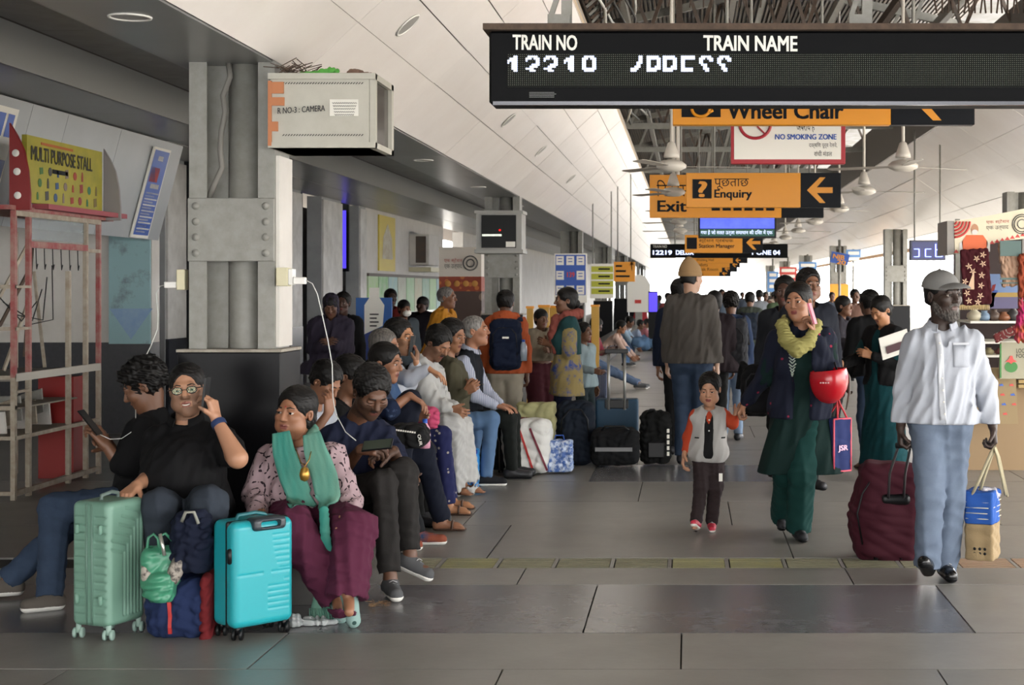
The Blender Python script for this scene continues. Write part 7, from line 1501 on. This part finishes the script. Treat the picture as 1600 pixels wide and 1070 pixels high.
# ---------------------------------------------------------------- left side things farther on
t = thing('craft_booth', 'cream and red patterned craft booth behind the second pillar', 'booth', (X(718, 22), 22.2, 0)); o = t.location; d = 22.0
b = M(o); b.box((X(686, d), d, Z(432, d)), (X(752, d), d + .6, Z(386, d))); b.obj('header', mat('booth cream', 'c9c0b4', .5), t)
b = M(o); b.box((X(686, d), d, Z(455, d)), (X(752, d), d + .6, Z(432, d))); b.obj('red_band', mat('booth red', '8a3a22', .6, kind='dots', col2='b86a35', scale=9, amt=.3), t)
b = M(o); b.box((X(690, d), d + .02, 0), (X(752, d), d + .6, Z(455, d))); b.obj('body', mat('booth dark pattern', '4b3a34', .6, kind='cells', col2='7f6d5e', scale=5, amt=.3), t)
text('एक स्टेशन', .1, P(694, 411, d - .01), (1, 0, 0), (0, 0, 1), mat('print red', 'a8443c', .5), t, width=28 / F * d, height=8 / F * d); text('एक उत्पाद', .1, P(694, 421, d - .01), (1, 0, 0), (0, 0, 1), mat('print grey', '4a4a48', .5), t, width=28 / F * d, height=8 / F * d)
b = M(o); b.tube([P(735 + 11 * math.cos(k), 411 + 11 * math.sin(k), d - .02) for k in np.linspace(0, 6.283, 20)], .01, 5); b.tube([P(735 + 6 * math.cos(k), 411 + 6 * math.sin(k), d - .02) for k in np.linspace(0, 6.283, 16)], .01, 5); b.obj('emblem', MATS['print grey'], t)
for k in range(4): b = M(o); b.lathe(P(700 + k * 14, 443, d - .01), [(.045, 0), (.03, .006), (0, .006)], 12, (0, -1, 0)); b.obj('ornament', mat('ornament gold', 'b8813c', .6), t)
t = thing('banner_stand', 'blue banner with a large white bottle drawing beside the piers', 'banner', (X(590, 18.5), 18.5, .3)); o = t.location; d = 18.5
b = M(o); b.box((X(556, d), d, .25), (X(612, d), d + .04, Z(465, d))); b.obj('sheet', mat('banner blue', '14559c', .5), t); b = M(o); b.box((X(556, d), d - .002, .25), (X(612, d), d, Z(515, d))); b.obj('deep_blue_foot', mat('banner deep', '15307a', .5), t)
b = M(o); b.prism([(-.12, 0), (.1, .1), (.12, .35), (.06, .44), (.06, .56), (-.06, .56), (-.06, .44), (-.12, .35)], (X(585, d), d - .004, Z(522, d)), (1, 0, 0), (0, 0, 1), -.004); b.obj('bottle_shape', m_signw, t)
for k in range(4): b = M(o); b.box((X(578, d), d - .012, Z(492 + k * 6, d)), (X(592 - (k % 2) * 3, d), d - .009, Z(490 + k * 6, d))); b.obj('print_line', m_signk, t)
b = M(o); b.bar((X(560, d), d + .03, 0), (X(560, d), d + .03, 1), .03); b.bar((X(608, d), d + .03, 0), (X(608, d), d + .03, 1), .03); b.obj('stand', m_steeld, t)
t = thing('wall_poster', 'yellow religious style poster high on the far left wall', 'poster', (-6.28, 32, 2)); b = M(t.location); b.box((-6.3, 31.2, 1.98), (-6.27, 32.9, 3.12)); b.obj('sheet', mat('poster yellow', 'c6b02e', .5), t); b = M(t.location); b.prism([(.3, .25), (1.4, .25), (1.3, .7), (.85, .98), (.4, .7)], (-6.268, 31.2, 1.98), (0, 1, 0), (0, 0, 1), .004); b.obj('picture', mat('poster figure', 'a08a5a', .6, kind='noise', col2='d0cfc0', scale=6), t)
t['label'] = 'yellow picture poster high on the far left wall'
t = thing('wall_cooler', 'grey box unit on a bracket high on the far left wall', 'cooler', (-6.1, 35.3, 1.95)); b = M(t.location); b.box((-6.3, 34.7, 2.15), (-5.85, 36.0, 2.85), .01); b.obj('body', m_wall, t); b = M(t.location); b.box((-6.15, 34.69, 2.2), (-5.92, 34.7, 2.8)); b.obj('grille', m_steeld, t); b = M(t.location); b.box((-6.3, 34.65, 2.0), (-5.8, 36.1, 2.1)); b.obj('bracket', m_cream, t)
# notice boards on the third pillar
d = 26; t = thing('notice_board', 'blue and white enquiry number board with red centre by third pillar', 'board', (X(891, d), d, 1.4)); o = t.location
b = M(o); b.box((X(866, d), d, Z(473, d)), (X(917, d), d + .05, Z(396, d))); b.obj('frame', m_signw, t); b = M(o); b.box((X(868, d), d - .004, Z(461, d)), (X(915, d), d, Z(398, d))); b.obj('blue_field', m_blue, t)
for i in range(3):
    for j in range(3):
        if (i, j) == (1, 1): continue
        b = M(o); x_ = X(869 + i * 16, d); z_ = Z(414 + j * 23, d); b.box((x_, d - .008, z_), (x_ + .13, d - .004, z_ + .15)); b.obj('white_panel', m_signw, t)
        for k in range(2): b = M(o); b.box((x_ + .03, d - .012, z_ + .05 + k * .05), (x_ + .10, d - .009, z_ + .065 + k * .05)); b.obj('print_line', m_blue, t)
text('139', .1, P(886, 433, d - .006), (1, 0, 0), (0, 0, 1), mat('bright red print', 'd04030', .5), t, width=12 / F * d, height=8 / F * d, bold=.03)
b = M(o); b.tube([(X(872, d), d + .03, 0), (X(872, d), d + .03, 1.4)], .02, 6); b.tube([(X(912, d), d + .03, 0), (X(912, d), d + .03, 1.4)], .02, 6); b.obj('legs', m_steel, t)
d = 29; t = thing('notice_board', 'white board with four yellow green rows beside the blue board', 'board', (X(940, d), d, 1.4)); o = t.location; b = M(o); b.box((X(922, d), d, Z(466, d)), (X(959, d), d + .05, Z(412, d))); b.obj('frame', m_signw, t)
for k in range(4):
    b = M(o); b.box((X(924, d), d - .004, Z(425 + k * 11.5, d)), (X(958, d), d, Z(416 + k * 11.5, d))); b.obj('row_panel', mat('row green', 'b4b53c', .5), t); b = M(o); b.box((X(935, d), d - .008, Z(421.5 + k * 11.5, d)), (X(953, d), d - .005, Z(419 + k * 11.5, d))); b.obj('print_line', m_signk, t)
hangers(t, (X(926, d), X(955, d)), d + .03, Z(412, d), 3.45)
for i, (a, e, y0, y1, d) in enumerate(((823, 833, 482, 560, 19), (842, 858, 480, 530, 19.6), (857, 870, 481, 530, 20), (924, 936, 479, 520, 24))):
    t = thing('barrier', 'golden yellow barrier panel beyond the luggage, %s from the left' % ORD[i], 'barrier', (X(a, d), d, 0), 'yellow barriers by the second pillar'); b = M(t.location); b.box((X(a, d), d, 0), (X(e, d), d + .05, Z(y0, d))); b.obj('panel', mat('barrier yellow', 'b88f3c', .5), t); b = M(t.location); b.box((X(a, d) - .01, d - .01, Z(y0, d)), (X(e, d) + .01, d + .06, Z(y0, d) + .03)); b.obj('cap', m_yellow, t)
t = thing('display_screen', 'small blue violet upright display far along the left side', 'screen', (X(1020, 40), 40, 0)); b = M(t.location); b.box((X(1013, 40), 40, 0), (X(1028, 40), 40.1, Z(455, 40))); b.obj('casing', m_black, t); b = M(t.location); b.box((X(1014, 40), 39.99, Z(487, 40)), (X(1027, 40), 40, Z(457, 40))); b.obj('panel', MATS['violet screen'], t)
t = thing('kiosk_board', 'white rounded board with red print far along the row', 'board', (X(998, 44), 44, 0)); b = M(t.location); b.prism([(-.33, 0), (.33, 0), (.33, .8), (.2, 1.02), (0, 1.08), (-.2, 1.02), (-.33, .8)], (X(998, 44), 44, .95), (1, 0, 0), (0, 0, 1), -.05); b.obj('face', m_signw, t); b = M(t.location); b.box((X(992, 44), 43.94, 1.2), (X(1002, 44), 43.95, 1.3)); b.obj('print_line', redp, t); b = M(t.location); b.bar((X(998, 44), 44, 0), (X(998, 44), 44, .95), .2, .06); b.obj('stand', m_steel, t)

# ---------------------------------------------------------------- textile stall on the right
t = thing('craft_stall', 'craft stall with curved cream header at the right edge', 'stall', (3.0, 13.6, 0)); o = t.location; d = 13.0
cream = mat('stall cream', 'd9cfb4', .5)
top = [(1491, 345), (1520, 341), (1550, 336), (1575, 331), (1600, 326), (1640, 322), (1700, 320)]; bot = [(1700, 372), (1640, 370), (1600, 373), (1570, 376), (1540, 383), (1510, 392), (1492, 397)]
b = M(o); b.prism([(X(x, d), Z(y, d)) for x, y in reversed(top + bot)], (0, d, 0), (1, 0, 0), (0, 0, 1), -.06); b.obj('header', cream, t)
b = M(o); b.box((X(1480, d), d, Z(398, d)), (X(1491, d), d + .5, Z(345, d))); b.obj('header_side', mat('stall grey', '9a958f', .6), t)
for k in range(14): b = M(o); x_, y_ = 1494 + k * 8, 395 - k * 2.0; b.prism([(-.022, 0), (.022, 0), (0, .03)], P(x_, y_, d - .001), (1, 0, 0), (0, 0, 1), -.006); b.obj('red_trim', redp, t)
for k in range(5): b = M(o); r0 = .02 + k * .028; b.tube([P(1491, 346, d - .004) + Vector((r0 * math.cos(w), 0, -r0 * math.sin(w))) for w in np.linspace(0, 1.57, 9)], .010, 5); b.obj('mandala_ring', redp, t)
b = M(o); fig = P(1523, 393, d - .004)
b.prism([(-.1, 0), (.1, 0), (.11, .08), (.07, .14), (-.07, .14), (-.11, .08)], fig, (1, 0, 0), (0, 0, 1), -.004); b.obj('printed_vest', mat('print orange', 'd9683a', .6), t)
b = M(o); b.prism([(x * .032, .19 + y * .044) for x, y in circle(1, 14)], fig, (1, 0, 0), (0, 0, 1), -.005); b.obj('printed_face', mat('print skin', 'b58565', .6), t)
b = M(o); b.prism([(x * .026, .165 + y * .022) for x, y in circle(1, 12)], fig + Vector((0, -.006, 0)), (1, 0, 0), (0, 0, 1), -.003); b.obj('printed_beard', mat('print white', 'd5d0ca', .6), t)
b = M(o); b.prism([(.1, .0), (.13, 0), (.13, .07), (.1, .09)], fig, (1, 0, 0), (0, 0, 1), -.004); b.prism([(-.13, .0), (-.1, 0), (-.1, .09), (-.13, .07)], fig, (1, 0, 0), (0, 0, 1), -.004); b.obj('printed_sleeve', MATS['print white'], t)
text('एक स्टेशन', .1, P(1541, 351, d - .003), (1, 0, .04), (0, 0, 1), MATS['print red'], t, width=36 / F * d, height=7.5 / F * d, bold=.01); text('एक उत्पाद', .1, P(1541, 361, d - .003), (1, 0, .04), (0, 0, 1), MATS['print grey'], t, width=35 / F * d, height=7.5 / F * d, bold=.01)
for r_ in (15, 12, 7): b = M(o); b.tube([P(1597 + r_ * math.cos(k), 350 + r_ * math.sin(k), d - .006) for k in np.linspace(0, 6.283, 24)], .004, 5); b.obj('emblem_ring', MATS['print grey'], t)
for x_, y_ in ((1496, 14.2), (1600, 14.2), (1640, 13.1)): b = M(o); b.box((X(x_, y_) - .02, y_ - .02, 0), (X(x_, y_) + .02, y_ + .02, 2.25)); b.obj('post', m_steel, t)
b = M(o); b.box((X(1500, 14), 14.3, .75), (X(1680, 14), 14.35, 2.2)); b.obj('back_panel', mat('stall back', '3b2f2e', .8), t)
for z in (1.3, 1.0, 1.12): b = M(o); b.box((X(1515, 13.6), 13.55, z), (X(1680, 13.6), 14.3, z + .02)); b.obj('shelf', m_signw, t)
b = M(o); b.box((X(1500, 13.7), 13.6, .0), (X(1680, 13.7), 14.3, .72)); b.obj('table', mat('stall wood', '8d7556', .7), t)
def cloth(name, label, pts, d, m, th=.03, fold=.008, wl=.06, cat='textile', seed=1):
    q = [P(x, y, d) for x, y in pts]; t = thing(name, label, cat, tuple(q[0] * .5 + q[2] * .5)); lo, hi = box_of(q, .06); V = Vol(lo, hi, .008); c = sum(q, Vector()) / 4
    ex = ((q[1] - q[0]) + (q[2] - q[3])) / 2; ez = ((q[0] - q[3]) + (q[1] - q[2])) / 2; w, h = ex.length, ez.length; ex.normalize(); ez = (ez - ex * ez.dot(ex)).normalized()
    V.rbox(c, (w / 2, th / 2, h / 2), th * .45, Matrix((ex, ex.cross(ez) * -1, ez)).transposed()); V.fold(fold, wl, seed, (1.5, .2, .25)); build('cloth', [polys(V)], m, t, t.location); return t, ex, ez, c
t, ex, ez, c = cloth('shawl', 'maroon shawl with cream leaf print hanging from the stall header', [(1505, 394), (1549, 384), (1545, 478), (1500, 474)], 12.9, cl('maroon shawl', '4a101a'), .02, .003)
lf = mat('leaf cream', 'c9a88c', .7)
for i, (x_, y_) in enumerate(((1536, 398), (1526, 404), (1536, 412), (1514, 416), (1534, 430), (1533, 446), (1532, 462), (1511, 458), (1514, 470), (1528, 472), (1508, 440), (1520, 424))):
    b = M(t.location); p = P(x_, y_, 12.87)
    for k in range(5):
        a = k * 1.26 + i; dv = Vector((math.cos(a), 0, math.sin(a))); sv = Vector((-math.sin(a), 0, math.cos(a))); b.add([p, p + dv * .015 + sv * .006, p + dv * .032, p + dv * .015 - sv * .006], [(0, 1, 2, 3)])
    b.obj('leaf_motif', lf, t)
b = M(t.location); b.prism([(0, 0), (.06, 0), (.06, .16)], P(1511, 452, 12.875), (1, 0, 0), (0, 0, 1), -.003); b.obj('triangle_motif', lf, t)
b = M(t.location)
for k in range(26): b.tube([P(1499 + k * 1.85, 476, 12.9), P(1499 + k * 1.85 + (k % 3 - 1), 484, 12.9)], .005, 4)
tag(b.obj('fringe', mat('fringe cream', 'bfa878', .8), t), kind='stuff')
t, ex, ez, c = cloth('towel', 'peach and grey green bordered towel hanging at the right of the stall', [(1561, 382), (1598, 378), (1591, 446), (1566, 447)], 12.95, cl('peach towel', 'c9a184'), .05, .008)
for z_, h_ in ((388, 12), (434, 3), (441, 2)): b = M(t.location); b.box((X(1563, 12.9), 12.905, Z(z_ + h_, 12.9)), (X(1596 - (z_ > 400) * 4, 12.9), 12.915, Z(z_ - (h_ if h_ > 5 else 0), 12.9))); b.obj('border', mat('towel border', '5d716e', .8), t)
t, ex, ez, c = cloth('shawl', 'bright pink and orange shawl at the right edge of the picture', [(1588, 470), (1625, 470), (1625, 540), (1590, 530)], 12.8, cl('pink shawl', 'c92a6a', kind='stain', col2='c8612f', scale=5, amt=.55), .06, .012)
t, ex, ez, c = cloth('shawl', 'orange red shawl hanging above the pink shawl', [(1593, 400), (1625, 396), (1625, 468), (1591, 465)], 12.9, cl('rust orange shawl', 'a8482c'), .05, .01)
d = 13.5; t = thing('painting', 'painting of a blue figure against sunset sky on the stall', 'painting', tuple(P(1566, 482, d))); o = t.location; b = M(o); b.box((X(1543, d), d, Z(482, d)), (X(1590, d), d + .03, Z(428, d))); b.obj('canvas', mat('painting sky', '6d86b0', .5), t)
b = M(o); b.box((X(1543, d), d - .003, Z(464, d)), (X(1590, d), d, Z(457, d))); b.obj('yellow_field', mat('painting yellow', 'a08440', .5), t); b = M(o); b.box((X(1543, d), d - .003, Z(482, d)), (X(1590, d), d, Z(464, d))); b.obj('purple_ground', mat('painting purple', '5a5578', .5), t)
b = M(o); b.prism([(-.01, -.1), (.02, -.09), (.03, 0), (.06, .05), (.02, .06), (0, .02), (-.03, -.02)], P(1549, 463, d - .003), (1, 0, 0), (0, 0, 1), -.004); b.obj('painted_figure', mat('painting blue', '34509a', .5), t); b = M(o); b.prism([(-.015, 0), (.02, .01), (.035, .07), (.005, .06)], P(1550, 456, d - .003), (1, 0, 0), (0, 0, 1), -.005); b.obj('painted_plume', MATS['fin red'], t)
for i, (x_, w_, h_, cc_) in enumerate(((1522, .07, .11, 'b9b29a'), (1538, .06, .09, '7d93a8'), (1553, .06, .1, '5a4a40'), (1568, .07, .08, '83553a'), (1583, .06, .12, '3c3a3a'), (1545, .05, .06, '8a8060'), (1562, .05, .06, '6a3a3a'))):
    zb = 1.32 if i < 5 else 1.02; p = Vector((X(x_, 13.7), 13.7, zb)); t = thing('craft_item', ['pale ceramic pot', 'blue grey glass jar', 'dark wooden figure', 'brown wooden box', 'black vase', 'olive small jar', 'maroon small jar'][i] + ' on the craft stall shelf', 'craft', tuple(p)); b = M(p); b.lathe(p, [(0, 0), (w_ * .6, 0), (w_, h_ * .3), (w_ * .9, h_ * .6), (w_ * .4, h_ * .85), (w_ * .5, h_), (0, h_)], 14); b.obj('pot', mat('craft %d' % i, cc_, .4), t)
t, ex, ez, c = cloth('patterned_runner', 'red and white patterned runner slanting under the stall shelf', [(1552, 523), (1590, 505), (1594, 520), (1555, 536)], 13.3, cl('runner', '8a3a3a', kind='rings', col2='b9b0a8', scale=9), .02, .002)
# bags leaning on the stall
d = 13.1; t = thing('canvas_bag', 'cream canvas bag with a green tomato drawing hanging on the stall', 'bag', tuple(P(1583, 591, d))); o = t.location
b = M(o); b.obox(P(1586, 563, d), (1, 0, 0), (0, 1, 0), (.05, 0, 1), .13, .03, .155); b.obj('body', cl('canvas', 'bdb79c'), t); b = M(o); b.box((X(1561, d), d - .035, Z(590, d)), (X(1563.5, d), d - .03, Z(537, d))); b.obj('green_edge', mat('tomato green', '3c7a3a', .6), t)
b = M(o); b.prism([(x * .055, y * .048) for x, y in circle(1, 18)], P(1580, 573, d - .033), (1, 0, 0), (0, 0, 1), -.004); b.obj('tomato', MATS['tomato green'], t); b = M(o); b.prism([(-.05, .0), (-.015, -.005), (0, -.02), (.015, -.005), (.05, 0), (.02, .02), (.01, .05), (-.01, .05), (-.02, .02)], P(1580, 565, d - .038), (1, 0, 0), (0, 0, 1), -.004); b.obj('tomato_stalk', redp, t)
text('LOCAL', .05, P(1588, 551, d - .032), (1, 0, 0), (0, 0, 1), m_signk, t, width=.11, height=.035); text('FOOD', .05, P(1588, 559, d - .032), (1, 0, 0), (0, 0, 1), m_signk, t, width=.11, height=.035)
d = 13.3; t = thing('paper_bag', 'large tan bag printed with small blue and red motifs leaning at the stall', 'bag', tuple(P(1556, 660, d))); o = t.location; b = M(o); b.obox(P(1548, 618, d), (1, 0, 0), (0, 1, 0), (-.05, 0, 1), .215, .05, .24); b.obj('body', cl('tan bag', 'b39a70'), t)
for i in range(24):
    p = P(1515 + (i % 5) * 16 + (i // 5) * 2, 588 + (i // 5) * 15, d - .055); b = M(o); b.prism([(-.02, 0), (.02, 0), (.012, .012), (.004, .022), (-.008, .014), (-.02, .016)], p, (1, 0, 0), (0, 0, 1), -.003); b.obj('printed_motif', [m_blue, redp][(i % 5 + i // 5) % 2], t)
t = thing('plastic_sheet', 'crumpled white plastic sheet heap on the floor by the stall', 'sheet', tuple(Gd(1570, 14.8, 0))); V = Vol(Gd(1520, 14.2, 0), Gd(1650, 15.4, .42), .014); V.ell(Gd(1565, 14.9, .06), (.28, .25, .24)); V.ell(Gd(1600, 14.8, .05), (.3, .3, .22), None, .05); V.fold(.03, .16, 3); V.cut((0, 0, 0), (0, 0, -1)); build('sheet', [polys(V)], mat('white sheet', 'b4b2ae', .5), t, t.location)
t = thing('wicker_mat', 'woven straw mats stacked beside the tan printed bag', 'mat', tuple(P(1600, 640, 13.6))); 
for k in range(4): b = M(t.location); b.box((X(1584, 13.6), 13.4, .74 + k * .04), (X(1650, 13.6), 13.58, .77 + k * .04)); b.obj('mat_layer', mat('straw mat', 'a08a5e', .9), t)
# digital clock
d = 21; t = thing('digital_clock', 'hanging digital clock with violet blue segments above the cap man', 'clock', tuple(P(1448, 407, d))); o = t.location; b = M(o); b.box((X(1422, d), d, Z(407, d)), (X(1478, d), d + .12, Z(375, d)), .01); b.obj('casing', mat('clock case', '4a4d63', .4), t)
b = M(o); b.box((X(1425, d), d - .004, Z(404, d)), (X(1475, d), d, Z(378, d))); b.obj('face', mat('clock face', '4a4f80', .4), t)
seg = mat('clock segment', '8d9bff', .4, emit=2.5)
for (x0, y0, x1, y1) in ((1428, 389, 1436, 389), (1436, 389, 1436, 401), (1428, 401, 1436, 401), (1446, 389, 1455, 389), (1446, 389, 1446, 401), (1446, 401, 1455, 401), (1462, 381, 1462, 401), (1462, 390, 1472, 390), (1472, 390, 1472, 401), (1462, 401, 1472, 401)): b = M(o); b.bar(P(x0, y0, d - .008), P(x1, y1, d - .008), .016, .01); b.obj('lit_segment', seg, t)
hangers(t, (X(1430, d), X(1470, d)), d + .06, Z(375, d), 3.78)
# far right signs outside
for i, (x0, y0, x1, y1, d, m1, m2, lb, tx) in enumerate(((1298, 395, 1326, 412, 34, m_blue, m_yellow, 'tilted blue sign with orange letters on the far right pillar', 'NIB 20'), (1248, 409, 1276, 447, 48, mat('pale blue sign', '5f8fc8', .5), m_signw, 'pale blue board with white panels, far right', ''), (1218, 417, 1245, 455, 52, redp, m_signw, 'red and blue hoarding, far right', ''), (1199, 424, 1216, 456, 55, mat('pale blue sign', ''), m_signw, 'small pale blue hoarding behind the two men', ''), (1322, 390, 1345, 402, 42, mat('pale blue sign', ''), m_signw, 'small blue direction plate right of the tilted sign', ''))):
    t = thing('hoarding', lb, 'sign', tuple(P((x0 + x1) / 2, y1, d))); b = M(t.location); tl = -.18 if i == 0 else 0
    b.obox(P((x0 + x1) / 2, (y0 + y1) / 2, d), (1, 0, tl), (0, 1, 0), (-tl, 0, 1), (x1 - x0) / 2 / F * d, .04, (y1 - y0) / 2 / F * d); b.obj('face', m1, t)
    if tx: text('NIB', .1, P(x0 + 3, y0 + 8, d - .05), (1, 0, tl), (-tl, 0, 1), m2, t, width=.26, height=.1, bold=.02); text('20', .1, P(x0 + 9, y0 + 17, d - .05), (1, 0, tl), (-tl, 0, 1), m2, t, width=.2, height=.1, bold=.02)
    else:
        for k in range(3): b = M(t.location); b.box((X(x0 + 3, d), d - .06, Z(y0 + 8 + k * 9, d)), (X(x1 - 3, d), d - .045, Z(y0 + 3 + k * 9, d))); b.obj('white_panel', m2, t)
    b = M(t.location); b.tube([(X((x0 + x1) / 2, d), d + .06, 0), (X((x0 + x1) / 2, d), d + .06, 2.7)], .03, 6); b.obj('post', m_steel, t)
# pale train standing beyond the far platform
t = thing('train_coach', 'pale blue train coach standing across the tracks', 'train', (21, 60, -1.1)); o = t.location; b = M(o); b.box((20, 20, -.2), (22.8, 110, 2.9)); b.obj('body', mat('coach blue', '7f93b5', .5), t)
for k in range(28): b = M(o); b.box((19.98, 22 + k * 3.1, 1.1), (20.0, 23.6 + k * 3.1, 1.8)); b.obj('window', mat('coach window', '3a424c', .2), t)
b = M(o); b.box((19.97, 20, -.2), (20, 110, .3)); b.obj('lower_band', mat('coach band', '54627c', .5), t)
